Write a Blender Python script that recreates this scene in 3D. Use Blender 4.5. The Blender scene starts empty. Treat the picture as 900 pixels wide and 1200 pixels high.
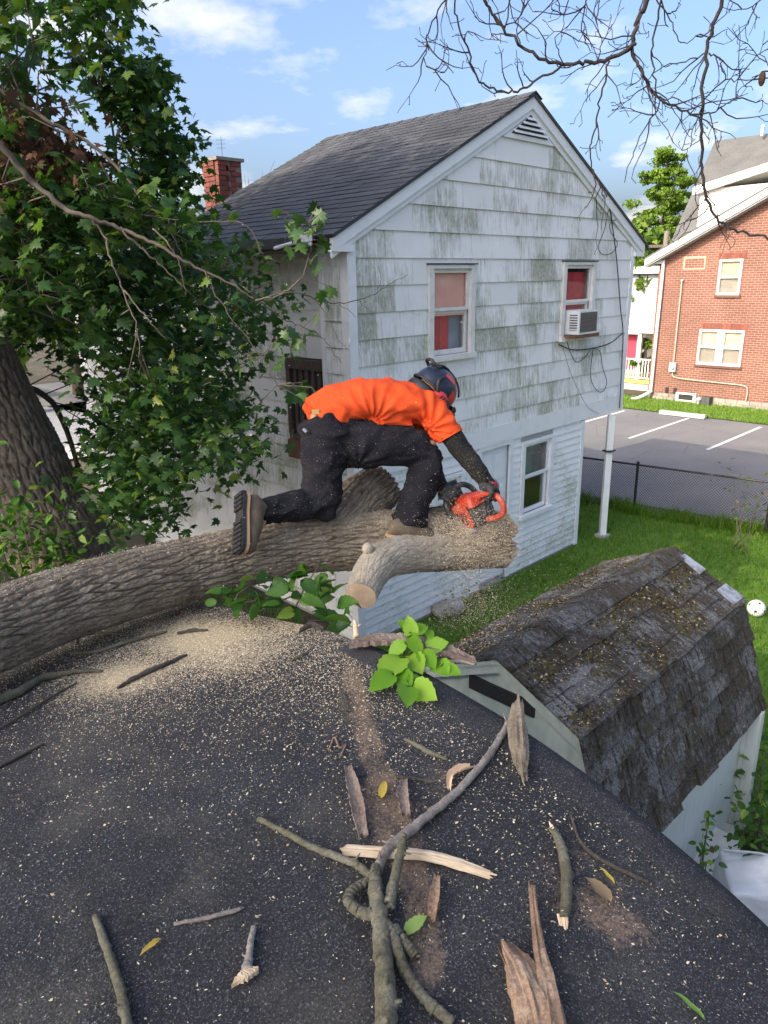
import bpy, math, random
import numpy as np
from math import sin, cos, tan, radians, pi, atan2, sqrt, exp, hypot
from mathutils import Vector, Matrix, noise as mnoise

sc = bpy.context.scene
COL = sc.collection
rng = np.random.default_rng(7)
random.seed(7)

# ------------------------------------------------------------------ camera
FPX, PITCH, ROLL, CAMZ = 847.1, radians(17.908), radians(1.085), 4.5
_fw = np.array([0, cos(PITCH), -sin(PITCH)]); _rt = np.array([1., 0, 0]); _up = np.cross(_rt, _fw)
_r2 = cos(ROLL)*_rt - sin(ROLL)*_up; _u2 = sin(ROLL)*_rt + cos(ROLL)*_up
CAMO = np.array([0, 0, CAMZ])
cam_d = bpy.data.cameras.new('camera'); cam = bpy.data.objects.new('camera', cam_d); COL.objects.link(cam)
cam_d.sensor_fit = 'HORIZONTAL'; cam_d.sensor_width = 36.0; cam_d.lens = FPX/900*36
cam_d.clip_start = 0.05; cam_d.clip_end = 2000
cam.matrix_world = Matrix(((_r2[0], _u2[0], -_fw[0], 0), (_r2[1], _u2[1], -_fw[1], 0), (_r2[2], _u2[2], -_fw[2], CAMZ), (0, 0, 0, 1)))
sc.camera = cam

# ------------------------------------------------------------------ light
SUN_EL = radians(33)
SUNV = np.array([-0.80*cos(SUN_EL), -0.60*cos(SUN_EL), sin(SUN_EL)])      # towards the sun
world = bpy.data.worlds.new('World'); sc.world = world; world.use_nodes = True
def build_world():
    nt = world.node_tree; nt.nodes.clear(); N = nt.nodes.new; L = nt.links.new
    out = N('ShaderNodeOutputWorld'); bg = N('ShaderNodeBackground'); bg.inputs['Strength'].default_value = 0.15
    sky = N('ShaderNodeTexSky'); sky.sky_type = 'NISHITA'; sky.sun_disc = False
    sky.sun_elevation = SUN_EL; sky.sun_rotation = atan2(SUNV[0], SUNV[1])
    sky.air_density = 0.85; sky.dust_density = 6.5; sky.ozone_density = 3.5; sky.altitude = 0
    tc = N('ShaderNodeTexCoord'); sp = N('ShaderNodeSeparateXYZ'); L(tc.outputs['Generated'], sp.inputs[0])
    az = N('ShaderNodeMath'); az.operation = 'ADD'; az.inputs[1].default_value = 0.22; L(sp.outputs['Z'], az.inputs[0])
    mx = N('ShaderNodeMath'); mx.operation = 'MAXIMUM'; mx.inputs[1].default_value = 0.12; L(az.outputs[0], mx.inputs[0])
    dx = N('ShaderNodeMath'); dx.operation = 'DIVIDE'; L(sp.outputs['X'], dx.inputs[0]); L(mx.outputs[0], dx.inputs[1])
    dy = N('ShaderNodeMath'); dy.operation = 'DIVIDE'; L(sp.outputs['Y'], dy.inputs[0]); L(mx.outputs[0], dy.inputs[1])
    cb = N('ShaderNodeCombineXYZ'); L(dx.outputs[0], cb.inputs[0]); L(dy.outputs[0], cb.inputs[1])
    no = N('ShaderNodeTexNoise'); no.inputs['Scale'].default_value = 2.7; no.inputs['Detail'].default_value = 9; no.inputs['Roughness'].default_value = 0.56
    mp = N('ShaderNodeMapping'); mp.inputs['Location'].default_value = (3.1, 1.7, 0); L(cb.outputs[0], mp.inputs[0]); L(mp.outputs[0], no.inputs['Vector'])
    rp = N('ShaderNodeValToRGB'); rp.color_ramp.elements[0].position = 0.52; rp.color_ramp.elements[1].position = 0.76
    rp.color_ramp.elements[1].color = (0.85, 0.85, 0.85, 1); L(no.outputs['Fac'], rp.inputs[0])
    mix = N('ShaderNodeMixRGB'); mix.inputs['Color2'].default_value = (3.7, 3.5, 3.35, 1)
    L(rp.outputs[0], mix.inputs[0]); L(sky.outputs[0], mix.inputs['Color1']); L(mix.outputs[0], bg.inputs['Color']); L(bg.outputs[0], out.inputs[0])
build_world()
sun_d = bpy.data.lights.new('sun', 'SUN'); sun_d.energy = 2.0; sun_d.angle = radians(0.53); sun_d.color = (1.0, 0.86, 0.68)
sun = bpy.data.objects.new('sun', sun_d); COL.objects.link(sun); sun.location = (-30, -20, 40)
sun.rotation_euler = Vector(tuple(SUNV)).to_track_quat('Z', 'Y').to_euler()
vs = sc.view_settings; vs.view_transform = 'Standard'; vs.look = 'None'; vs.exposure = 1.38; vs.gamma = 1.0; vs.use_curve_mapping = False
sc.cycles.max_bounces = 7; sc.cycles.diffuse_bounces = 4; sc.cycles.transparent_max_bounces = 8
sc.cycles.use_denoising = True

# ------------------------------------------------------------------ picking points of the place
def ray(x, y):
    return _r2*((x-450)/FPX) + _u2*(-(y-600)/FPX) + _fw
def px(x, y, d):
    r = ray(x, y); return CAMO + r/np.linalg.norm(r)*d
def pz(x, y, z):
    r = ray(x, y); return CAMO + r*((z-CAMZ)/r[2])
YAW = radians(44.756)
GA = np.array([cos(YAW), sin(YAW), 0.]); GB = np.array([-sin(YAW), cos(YAW), 0.])   # the street grid: houses, shed and garage share it
RB = pz(674.7, 638, 0.)
def W(u, v, z): return RB + GA*u + GB*v + np.array([0, 0, z])
def H(P): P = np.asarray(P) - RB; return np.array([P@GA, P@GB, P[2]])
def pu(x, y, u):
    r = ray(x, y); P0 = W(u, 0, 0); return H(CAMO + r*(((P0-CAMO)@GA)/(r@GA)))
def pv(x, y, v):
    r = ray(x, y); P0 = W(0, v, 0); return H(CAMO + r*(((P0-CAMO)@GB)/(r@GB)))

# ------------------------------------------------------------------ helpers
def new_mesh(name, V, F, smooth=False):
    me = bpy.data.meshes.new(name)
    me.from_pydata([tuple(map(float, v)) for v in V], [], [tuple(f) for f in F]); me.update()
    if smooth: me.shade_smooth()
    return me
def np_mesh(name, V, F, smooth=False, attr=None):
    V = np.ascontiguousarray(V, dtype=np.float32); F = np.ascontiguousarray(F, dtype=np.int32)
    me = bpy.data.meshes.new(name); k = F.shape[1]
    me.vertices.add(len(V)); me.vertices.foreach_set('co', V.ravel())
    me.loops.add(F.size); me.loops.foreach_set('vertex_index', F.ravel())
    me.polygons.add(len(F)); me.polygons.foreach_set('loop_start', np.arange(0, F.size, k, dtype=np.int32))
    if attr is not None:
        a = me.attributes.new('rnd', 'FLOAT', 'POINT'); a.data.foreach_set('value', np.ascontiguousarray(attr, dtype=np.float32))
    me.update(calc_edges=True); me.validate()
    if smooth: me.shade_smooth()
    return me
def tag(o, label=None, cat=None, group=None, kind=None):
    if label: o['label'] = label
    if cat: o['category'] = cat
    if group: o['group'] = group
    if kind: o['kind'] = kind
    return o
def ob(name, me, mat=None, parent=None, loc=None, rot=None, **kw):
    o = bpy.data.objects.new(name, me); COL.objects.link(o)
    if mat is not None and me is not None and len(me.materials) == 0: me.materials.append(mat)
    if parent is not None: o.parent = parent
    if loc is not None: o.location = tuple(loc)
    if rot is not None: o.rotation_euler = rot
    return tag(o, **kw)
def thing(name, label, cat, loc=(0, 0, 0), rz=0, group=None):
    o = bpy.data.objects.new(name, None); COL.objects.link(o); o.location = tuple(map(float, loc)); o.rotation_euler = (0, 0, rz)
    o.empty_display_size = 0.2
    return tag(o, label, cat, group)
class MB:
    def __init__(s): s.V = []; s.F = []
    def add(s, V, F):
        b = len(s.V); s.V += [tuple(map(float, v)) for v in V]; s.F += [tuple(i+b for i in f) for f in F]; return s
    def box(s, x0, x1, y0, y1, z0, z1):
        V = [(x, y, z) for z in (z0, z1) for y in (y0, y1) for x in (x0, x1)]
        return s.add(V, [(0, 2, 3, 1), (4, 5, 7, 6), (0, 1, 5, 4), (1, 3, 7, 5), (3, 2, 6, 7), (2, 0, 4, 6)])
    def tube(s, pts, rad, n=8, cap=True, side=None):
        P = [np.asarray(p, float) for p in pts]; m = len(P)
        if not hasattr(rad, '__len__'): rad = [rad]*m
        T = [P[min(i+1, m-1)]-P[max(i-1, 0)] for i in range(m)]
        T = [t/(np.linalg.norm(t)+1e-9) for t in T]
        a = np.asarray(side, float) if side is not None else (np.array([0, 0, 1.]) if abs(T[0][2]) < .9 else np.array([1., 0, 0]))
        V = []
        for i in range(m):
            a = a - T[i]*(a@T[i]); a /= np.linalg.norm(a)+1e-9; b = np.cross(T[i], a)
            r = rad[i]; ra, rb = r if hasattr(r, '__len__') else (r, r)
            for k in range(n):
                t = 2*pi*k/n; V.append(P[i] + a*cos(t)*ra + b*sin(t)*rb)
        F = [(i*n+k, i*n+(k+1) % n, (i+1)*n+(k+1) % n, (i+1)*n+k) for i in range(m-1) for k in range(n)]
        if cap: F += [tuple(range(n-1, -1, -1)), tuple(range((m-1)*n, m*n))]
        return s.add(V, F)
    def prism(s, poly, f):           # poly of 2-D points; f(p, side) -> 3-D
        n = len(poly); V = [f(p, 0) for p in poly] + [f(p, 1) for p in poly]
        return s.add(V, [tuple(range(n-1, -1, -1)), tuple(range(n, 2*n))] + [(i, (i+1) % n, n+(i+1) % n, n+i) for i in range(n)])
    def ball(s, c, r, n=10, m=6, sc3=(1, 1, 1)):
        V = [(c[0], c[1], c[2]+r*sc3[2])]
        for j in range(1, m):
            p = pi*j/m
            for i in range(n):
                t = 2*pi*i/n; V.append((c[0]+r*sc3[0]*sin(p)*cos(t), c[1]+r*sc3[1]*sin(p)*sin(t), c[2]+r*sc3[2]*cos(p)))
        V.append((c[0], c[1], c[2]-r*sc3[2])); F = [(0, 1+i, 1+(i+1) % n) for i in range(n)]
        for j in range(m-2):
            for i in range(n): a = 1+j*n; F.append((a+i, a+n+i, a+n+(i+1) % n, a+(i+1) % n))
        e = len(V)-1; a = 1+(m-2)*n; F += [(e, a+(i+1) % n, a+i) for i in range(n)]
        return s.add(V, F)
    def build(s, name, mat, parent=None, off=None, smooth=False, **kw):
        V = s.V if off is None else [tuple(np.asarray(v)-np.asarray(off)) for v in s.V]
        return ob(name, new_mesh(name, V, s.F, smooth), mat, parent, **kw)
    def single(s, name, mat, base, label, cat, smooth=False, group=None, kind=None):   # a thing that is one mesh, origin at its base
        return ob(name, new_mesh(name, [tuple(np.asarray(v)-np.asarray(base)) for v in s.V], s.F, smooth), mat, None, loc=base, label=label, cat=cat, group=group, kind=kind)
def fbm(x, y, z, o=4):
    return mnoise.fractal(Vector((x, y, z)), 1.0, 2.0, o)
def spline(pts, n):
    P = [np.asarray(p, float) for p in pts]; P = [2*P[0]-P[1]] + P + [2*P[-1]-P[-2]]; out = []
    m = len(P)-3
    for i in range(m):
        for k in range(n):
            t = k/n; a, b, c, d = P[i:i+4]
            out.append(.5*((2*b)+(c-a)*t+(2*a-5*b+4*c-d)*t*t+(3*b-a-3*c+d)*t**3))
    out.append(P[-2]); return out
def lerp_list(r, n): return list(np.interp(np.linspace(0, len(r)-1, n), range(len(r)), r))

# ------------------------------------------------------------------ materials
def mat_new(name):
    m = bpy.data.materials.new(name); m.use_nodes = True; nt = m.node_tree; b = nt.nodes['Principled BSDF']
    return m, nt, b
def col4(c): return (c[0], c[1], c[2], 1)
def pos_node(nt, scale=(1, 1, 1), obj=False):
    if obj:
        g = nt.nodes.new('ShaderNodeTexCoord'); s = g.outputs['Object']
    else:
        g = nt.nodes.new('ShaderNodeNewGeometry'); s = g.outputs['Position']
    mp = nt.nodes.new('ShaderNodeMapping'); mp.inputs['Scale'].default_value = scale; nt.links.new(s, mp.inputs[0]); return mp.outputs[0]
def noise_node(nt, vec, scale, detail=5, rough=.55):
    n = nt.nodes.new('ShaderNodeTexNoise'); n.inputs['Scale'].default_value = scale; n.inputs['Detail'].default_value = detail; n.inputs['Roughness'].default_value = rough
    nt.links.new(vec, n.inputs['Vector']); return n.outputs['Fac']
def ramp(nt, fac, stops):
    r = nt.nodes.new('ShaderNodeValToRGB'); e = r.color_ramp.elements
    while len(e) < len(stops): e.new(.5)
    for k, (p, c) in enumerate(stops): e[k].position = p; e[k].color = col4(c) if hasattr(c, '__len__') else (c, c, c, 1)
    nt.links.new(fac, r.inputs[0]); return r.outputs[0]
def mixc(nt, fac, a, b, mode='MIX'):
    m = nt.nodes.new('ShaderNodeMixRGB'); m.blend_type = mode
    for s, v in ((m.inputs[0], fac), (m.inputs[1], a), (m.inputs[2], b)):
        if hasattr(v, 'is_linked') or hasattr(v, 'links'): nt.links.new(v, s)
        elif hasattr(v, '__len__'): s.default_value = col4(v)
        else: s.default_value = v
    return m.outputs[0]
def mathn(nt, op, a, b=None, clamp=False):
    m = nt.nodes.new('ShaderNodeMath'); m.operation = op; m.use_clamp = clamp
    for i, v in enumerate((a, b)):
        if v is None: continue
        if hasattr(v, 'links'): nt.links.new(v, m.inputs[i])
        else: m.inputs[i].default_value = v
    return m.outputs[0]
def bump(nt, b, h, strength=.4, dist=.01):
    n = nt.nodes.new('ShaderNodeBump'); n.inputs['Strength'].default_value = strength; n.inputs['Distance'].default_value = dist
    nt.links.new(h, n.inputs['Height']); nt.links.new(n.outputs[0], b.inputs['Normal'])
def objrand(nt):
    return nt.nodes.new('ShaderNodeObjectInfo').outputs['Random']
def pm(name, c1, c2=None, scale=6, rough=.7, bmp=0, bscale=60, bdist=.004, stretch=(1, 1, 1), lo=.35, hi=.65, metal=0, rnd=0, obj=False, spec=None, detail=5):
    m, nt, b = mat_new(name); b.inputs['Roughness'].default_value = rough; b.inputs['Metallic'].default_value = metal
    if spec is not None: b.inputs['Specular IOR Level'].default_value = spec
    b.inputs['Base Color'].default_value = col4(c1)
    if c2 is not None or bmp:
        vec = pos_node(nt, stretch, obj)
    if c2 is not None:
        c = ramp(nt, noise_node(nt, vec, scale, detail), [(lo, c1), (hi, c2)])
        if rnd:
            r = mathn(nt, 'MULTIPLY_ADD', objrand(nt), 2*rnd); nt.nodes[-1].inputs[2].default_value = 1-rnd
            c = mixc(nt, 1.0, c, r, 'MULTIPLY')
        nt.links.new(c, b.inputs['Base Color'])
    if bmp: bump(nt, b, noise_node(nt, vec, bscale, 4), bmp, bdist)
    return m
def leaf_mat(name, stops, trans=.35, rough=.45):
    m, nt, b = mat_new(name); b.inputs['Roughness'].default_value = rough; b.inputs['Specular IOR Level'].default_value = .3
    at = nt.nodes.new('ShaderNodeAttribute'); at.attribute_name = 'rnd'
    f = mathn(nt, 'FRACT', mathn(nt, 'ADD', at.outputs['Fac'], objrand(nt)))
    c = ramp(nt, f, stops); nt.links.new(c, b.inputs['Base Color'])
    tr = nt.nodes.new('ShaderNodeBsdfTranslucent'); nt.links.new(mixc(nt, 1.0, c, (1.15, 1.3, .55), 'MULTIPLY'), tr.inputs['Color'])
    mx = nt.nodes.new('ShaderNodeMixShader'); mx.inputs[0].default_value = trans
    nt.links.new(b.outputs[0], mx.inputs[1]); nt.links.new(tr.outputs[0], mx.inputs[2])
    nt.links.new(mx.outputs[0], nt.nodes['Material Output'].inputs[0]); return m
def glass_mat(name, tint=(.96, .97, .97)):
    m, nt, b = mat_new(name); tr = nt.nodes.new('ShaderNodeBsdfTransparent'); tr.inputs[0].default_value = col4(tint)
    gl = nt.nodes.new('ShaderNodeBsdfGlossy'); gl.inputs['Roughness'].default_value = .03; lw = nt.nodes.new('ShaderNodeLayerWeight'); fr_ = mathn(nt, 'ADD', mathn(nt, 'MULTIPLY', mathn(nt, 'POWER', lw.outputs['Facing'], 4.), .7), .06)
    mx = nt.nodes.new('ShaderNodeMixShader'); nt.links.new(fr_, mx.inputs[0]); nt.links.new(tr.outputs[0], mx.inputs[1]); nt.links.new(gl.outputs[0], mx.inputs[2])
    nt.links.new(mx.outputs[0], nt.nodes['Material Output'].inputs[0]); return m
# ================================================================== the setting: ground, lawn, lot, road
def sheet(name, uv, z, mat, **kw):
    P = [W(u, v, z) for u, v in uv]; return ob(name, new_mesh(name, P, [tuple(range(len(P)))]), mat, **kw)
def ground_mat():
    m, nt, b = mat_new('soil'); b.inputs['Roughness'].default_value = .95
    v = pos_node(nt); a = ramp(nt, noise_node(nt, v, .7, 6), [(.35, (.045, .06, .022)), (.5, (.075, .06, .035)), (.65, (.11, .085, .055))])
    g = ramp(nt, noise_node(nt, v, 18, 4), [(.3, .6), (.7, 1.2)]); nt.links.new(mixc(nt, 1., a, g, 'MULTIPLY'), b.inputs['Base Color'])
    bump(nt, b, noise_node(nt, v, 30, 5), .6, .02); return m
M_soil = ground_mat()
g0 = 400
ob('ground', new_mesh('ground', [(-g0, -g0, 0), (g0, -g0, 0), (g0, g0, 0), (-g0, g0, 0)], [(0, 1, 2, 3)]), M_soil, kind='structure')
def lawn_mat(name, a, b_, c):
    m, nt, b = mat_new(name); b.inputs['Roughness'].default_value = .9
    v = pos_node(nt); f = noise_node(nt, v, 1.3, 6); g = noise_node(nt, v, 40, 3)
    cc = mixc(nt, .5, ramp(nt, f, [(.3, a), (.52, b_), (.75, c)]), ramp(nt, g, [(.3, a), (.7, b_)]))
    nt.links.new(cc, b.inputs['Base Color']); bump(nt, b, g, .8, .03); return m
M_lawn = lawn_mat('lawn', (.055, .12, .008), (.10, .20, .014), (.16, .24, .03))
M_far = lawn_mat('far_grass', (.10, .17, .02), (.16, .26, .04), (.22, .28, .07))
fa = H(pz(690, 537, .95)); fb = H(pz(900, 565, .95)); fd = (fb-fa)/(fb[1]-fa[1])
def fence_u(v): return fa[0] + (v-fa[1])*fd[0]
sheet('lawn', [(-5.15, .2), (-5.15, -12), (fence_u(-12)+.1, -12), (fence_u(8)+.1, 8), (0.2, 8)], .004, M_lawn, kind='structure')
def asphalt_mat():
    m, nt, b = mat_new('asphalt'); b.inputs['Roughness'].default_value = .85
    v = pos_node(nt); a = ramp(nt, noise_node(nt, v, .5, 6), [(.3, (.15, .15, .155)), (.7, (.21, .205, .195))])
    g = ramp(nt, noise_node(nt, v, 60, 3), [(.3, .75), (.7, 1.2)]); c = mixc(nt, 1., a, g, 'MULTIPLY')
    w = nt.nodes.new('ShaderNodeTexVoronoi'); w.feature = 'DISTANCE_TO_EDGE'; w.inputs['Scale'].default_value = .45; nt.links.new(v, w.inputs['Vector'])
    k = ramp(nt, w.outputs['Distance'], [(.002, .75), (.008, 1.)]); nt.links.new(mixc(nt, 1., c, k, 'MULTIPLY'), b.inputs['Base Color'])
    bump(nt, b, noise_node(nt, v, 90, 3), .4, .006); return m
M_asph = asphalt_mat()
sheet('parking_lot', [(fence_u(-40)+.5, -40), (13.05, -40), (13.05, 30), (fence_u(30)+.5, 30)], .006, M_asph, kind='structure')
sheet('grass_strip', [(13.05, -40), (15.5, -40), (15.5, 30), (13.05, 30)], .03, M_far, kind='structure')
M_line = pm('worn_white_line', (.72, .72, .70), (.45, .45, .44), 9, .8, lo=.45, hi=.75)
for k, v0 in enumerate((7.9, 5.62, 3.4, 1.18, -1.05, -3.3)):
    sheet('bay_line', [(8.6, v0-.05), (12.6, v0-.05), (12.6, v0+.05), (8.6, v0+.05)], .011, M_line, kind='structure')
M_conc = pm('pale_concrete', (.50, .49, .46), (.36, .35, .33), 3, .85, .3, 60)
# pale street and pavement seen under the maple
sheet('street', [(-40, 15), (-40, 23), (6, 23), (6, 15)], .006, pm('street_grey', (.30, .30, .31), (.24, .24, .245), 2, .85, .3, 80), kind='structure')
sheet('pavement', [(-40, 13.2), (-40, 14.9), (6, 14.9), (6, 13.2)], .06, M_conc, kind='structure')
# grass blades
def blades(name, mat, n, region, h, w, inside, zz=.004, clump=.55):
    P = []
    while len(P) < n:
        u = rng.uniform(region[0], region[1], n); v = rng.uniform(region[2], region[3], n)
        for a, b in zip(u, v):
            if inside(a, b) and mnoise.noise(Vector((a*1.7, b*1.7, 3))) > -clump+rng.uniform(-.3, .3): P.append((a, b))
    P = np.array(P[:n]); X = RB[None, :] + P[:, :1]*GA + P[:, 1:]*GB; X[:, 2] = zz
    ang = rng.uniform(0, 2*pi, n); hh = h*rng.uniform(.45, 1.25, n); d = np.stack([np.cos(ang), np.sin(ang), 0*ang], 1)*w
    lean = np.stack([rng.normal(0, .4, n)*hh, rng.normal(0, .4, n)*hh, hh], 1)
    V = np.concatenate([X-d, X+d, X+lean], 1).reshape(-1, 3); F = np.arange(3*n).reshape(-1, 3)
    return ob(name, np_mesh(name, V, F, attr=np.repeat(rng.random(n), 3)), mat, kind='stuff')
M_blade = leaf_mat('grass_blade', [(0, (.05, .13, .008)), (.5, (.10, .22, .012)), (.85, (.16, .28, .025)), (1, (.28, .28, .08))], .4, .7)
o = blades('lawn_grass', M_blade, 90000, (-6, 5.5, -9, 5.5), .075, .006,
       lambda u, v: u < fence_u(v)+.15 and not (-5.2 < u < .05 and v > -.06) and not (-7.4 < u < -5.1 and -4.5 < v < -3))
tag(o, 'short green lawn grass between the white house, the shed and the fence', 'grass')
o = blades('fence_weeds', M_blade, 9000, (0, 6, -8, 6), .26, .008, lambda u, v: abs(u-fence_u(v)+.05) < .22, clump=.1)
tag(o, 'taller weeds growing along the foot of the chain link fence', 'weeds')
M_blade2 = leaf_mat('strip_blade', [(0, (.10, .20, .02)), (.6, (.17, .30, .04)), (1, (.27, .33, .08))], .3, .6)
o = blades('strip_grass', M_blade2, 26000, (13, 15.45, -3, 9.5), .10, .012, lambda u, v: True, zz=.03)
tag(o, 'sunlit strip of grass along the foot of the brick house', 'grass')

# ---- chain link fence
M_fence = pm('dark_galvanised', (.025, .025, .025), (.05, .045, .04), 20, .5, metal=.6)
fence = thing('chain_link_fence', 'dark chain link fence between the lawn and the parking lot', 'fence', W(fence_u(0), 0, 0))
f0 = np.array(fence.location)
v0, v1 = -8.5, 6.5; FH = .95
def fp(v, z): return W(fence_u(v), v, z)
flen = np.linalg.norm(fp(v1, 0)-fp(v0, 0))
mb = MB(); mb.tube([fp(v0, FH), fp(v1, FH)], .019, 8); mb.build('top_rail', M_fence, fence, f0)
vp = H(pz(757, 592, 0))[1]
for k in range(-4, 4):
    v = vp + k*2.35
    mb = MB(); mb.tube([fp(v, 0), fp(v, FH+.03)], .026, 8); mb.ball(fp(v, FH+.04), .033); mb.build('post', M_fence, fence, f0)
mb = MB(); s = .055
nn = int((flen+FH)/s)
for k in range(nn):
    for sg in (1, -1):
        a0 = k*s-FH if sg > 0 else k*s
        p = []
        for z in (0.03, FH):
            a = a0 + sg*z if sg > 0 else a0 - z
            p.append((a, z))
        (a, z), (b, y) = p
        def cl(a, z, b, y):
            if a < 0: z = z+(0-a)/(b-a)*(y-z); a = 0
            if b > flen: y = z+(flen-a)/(b-a)*(y-z); b = flen
            return a, z, b, y
        if a > b: a, z, b, y = b, y, a, z
        if b <= 0 or a >= flen: continue
        a, z, b, y = cl(a, z, b, y)
        t = (v1-v0)/flen; off = GA*(.0025*sg)
        mb.tube([fp(v0+a*t, z)+off, fp(v0+b*t, y)+off], .0036, 3, cap=False)
o = mb.build('wire_mesh', M_fence, fence, f0); o['kind'] = 'stuff'
# ================================================================== the white two-storey house
house = thing('white_house', 'white shingle-sided two-storey house with dark roof and algae stains', 'house', RB, YAW)
def siding_mat():
    m, nt, b = mat_new('asbestos_siding'); b.inputs['Roughness'].default_value = .62
    v = pos_node(nt); r = objrand(nt)
    base = ramp(nt, noise_node(nt, v, 3, 5), [(.3, (.78, .78, .775)), (.7, (.85, .845, .83))])
    base = mixc(nt, 1., base, ramp(nt, r, [(0, .93), (1, 1.04)]), 'MULTIPLY')
    # vertical weather streaks, bounded piece by piece because each shingle sheds water on its own
    sv = pos_node(nt, (14, 14, 1.3)); st = noise_node(nt, sv, 2.2, 6, .65)
    big = noise_node(nt, v, 1.25, 5, .6); thr = mathn(nt, 'ADD', mathn(nt, 'MULTIPLY', r, .24), mathn(nt, 'MULTIPLY', big, 1.0))
    k = mathn(nt, 'SUBTRACT', mathn(nt, 'ADD', mathn(nt, 'MULTIPLY', st, .62), thr), .90)
    k = mathn(nt, 'MULTIPLY', k, 4.2, True)
    fine = noise_node(nt, pos_node(nt, (1, 1, .45)), 45, 4, .7)
    k = mathn(nt, 'MULTIPLY', k, mathn(nt, 'MULTIPLY', fine, 1.75), True)
    green = ramp(nt, noise_node(nt, v, 2.1, 3), [(.35, (.33, .34, .27)), (.65, (.25, .275, .17))])
    c = mixc(nt, mathn(nt, 'MULTIPLY', k, .95), base, green)
    nt.links.new(c, b.inputs['Base Color'])
    bump(nt, b, noise_node(nt, pos_node(nt, (30, 30, 1.2)), 2.5, 3), .25, .004); return m
M_sid = siding_mat()
M_trim = pm('white_trim', (.78, .79, .80), (.66, .67, .67), 5, .5, .15, 25, lo=.5, hi=.85)
M_core = pm('wall_core', (.30, .30, .30))
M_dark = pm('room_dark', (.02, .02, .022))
M_glass = glass_mat('window_glass')
def clip_half(poly, a, b, c):            # keep a*x+b*y<=c
    out = []
    for i in range(len(poly)):
        p, q = poly[i], poly[(i+1) % len(poly)]; dp = a*p[0]+b*p[1]-c; dq = a*q[0]+b*q[1]-c
        if dp <= 0: out.append(p)
        if dp*dq < 0: t = dp/(dp-dq); out.append((p[0]+(q[0]-p[0])*t, p[1]+(q[1]-p[1])*t))
    return out
def rect_sub(R, holes):
    L = [R]
    for h in holes:
        n = []
        for (x0, x1, z0, z1) in L:
            a0, a1, b0, b1 = max(x0, h[0]), min(x1, h[1]), max(z0, h[2]), min(z1, h[3])
            if a0 >= a1 or b0 >= b1: n.append((x0, x1, z0, z1)); continue
            if x0 < a0: n.append((x0, a0, z0, z1))
            if a1 < x1: n.append((a1, x1, z0, z1))
            if z0 < b0: n.append((a0, a1, z0, b0))
            if b1 < z1: n.append((a0, a1, b1, z1))
        L = n
    return L
def siding(name, mat, parent, fr, x0, x1, z0, z1, ch, wd, holes, halfs=(), proud=.016, jit=.0, first=None, gap=.003, stag=.5):
    """courses of lapped pieces on a wall; fr(x, out, z) -> house frame. each piece one object"""
    z = z0; row = 0; cnt = 0
    while z < z1-1e-3:
        hgt = first if (first and row == 0) else ch
        zt = min(z+hgt, z1); off = (row % 2)*wd*stag if wd < 50 else 0
        x = x0 - off
        while x < x1-1e-3:
            a, b = max(x, x0), min(x+wd, x1)
            if b-a > .01:
                mb = MB()
                for (p, q, r, s) in rect_sub((a+gap/2, b-gap/2, z, zt), holes):
                    poly = [(p, r), (q, r), (q, s), (p, s)]
                    for hf in halfs: poly = clip_half(poly, *hf) if len(poly) > 2 else []
                    if len(poly) < 3: continue
                    j = rng.uniform(-jit, jit)
                    def f(P, sd, z=z, zt=zt, j=j):
                        o = .002 if sd == 0 else .005+(proud+j)*(zt-P[1])/max(zt-z, 1e-3)
                        return fr(P[0], o, P[1])
                    area = .5*abs(sum(poly[i][0]*poly[(i+1) % len(poly)][1]-poly[(i+1) % len(poly)][0]*poly[i][1] for i in range(len(poly))))
                    if area > 4e-4: mb.prism(poly, f)
                    if mb.V: mb.build(name, mat, parent); cnt += 1; mb = MB()
                if mb.V: mb.build(name, mat, parent); cnt += 1
            x += wd
        z = zt; row += 1
    return cnt
# ---- dimensions in the house frame (x along the gable wall, y into the house, z up)
UL, UR, EZ, PKU, PKZ = -5.2, 1.22, 5.05, -1.95, 6.65
slope = (PKZ-EZ)/(UR-PKU)
W1 = (-3.84, -3.12, 3.56, 4.60); W2 = (-.86, -.10, 3.60, 4.64)
LW = (-1.72, -1.02, .96, 2.08); DOOR = (-2.78, -2.10, .12, 2.16); SW = (-3.75, -3.25, 1.25, 1.92)
fr_g = lambda x, o, z: (x, -o, z)
fr_l = lambda y, o, z: (UL-o, y, z)
roofh = [(-slope, 1., EZ-slope*UL+.02), (slope, 1., EZ+slope*UR+.02)]
# cores of the walls (holes for windows)
mb = MB()
for (a, b, c, d) in rect_sub((UL+.01, UR-.01, 2.22, EZ), [W1, W2]): mb.box(a, b, 0, .14, c, d)
mb.prism([(UL+.01, EZ), (UR-.01, EZ), (PKU, PKZ-.02)], lambda p, s: (p[0], .14 if s == 0 else 0., p[1]))
for (a, b, c, d) in rect_sub((UL+.01, -.03, 0, 2.22), [LW, DOOR, SW]): mb.box(a, b, 0.012, .14, c, d)
mb.box(-.17, -.03, .14, 6.9, 0, 2.22); mb.box(UR-.15, UR-.01, .14, 3.9, 2.22, EZ)
mb.box(UL+.26, UL+.40, .45, 7.9, 0, EZ-.02); mb.box(UL+.01, UL+.40, .14, .45, 0, EZ)
mb.box(UL+.4, UR-.15, 3.76, 3.9, 2.2, EZ); mb.prism([(UL+.4, EZ), (UR-.15, EZ), (PKU, PKZ-.1)], lambda p, s: (p[0], 3.9-.14*s, p[1]))
mb.box(UL+.4, UR-.15, .14, 3.76, 2.2, 2.3)
mb.build('wall_core', M_core, house)
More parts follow.
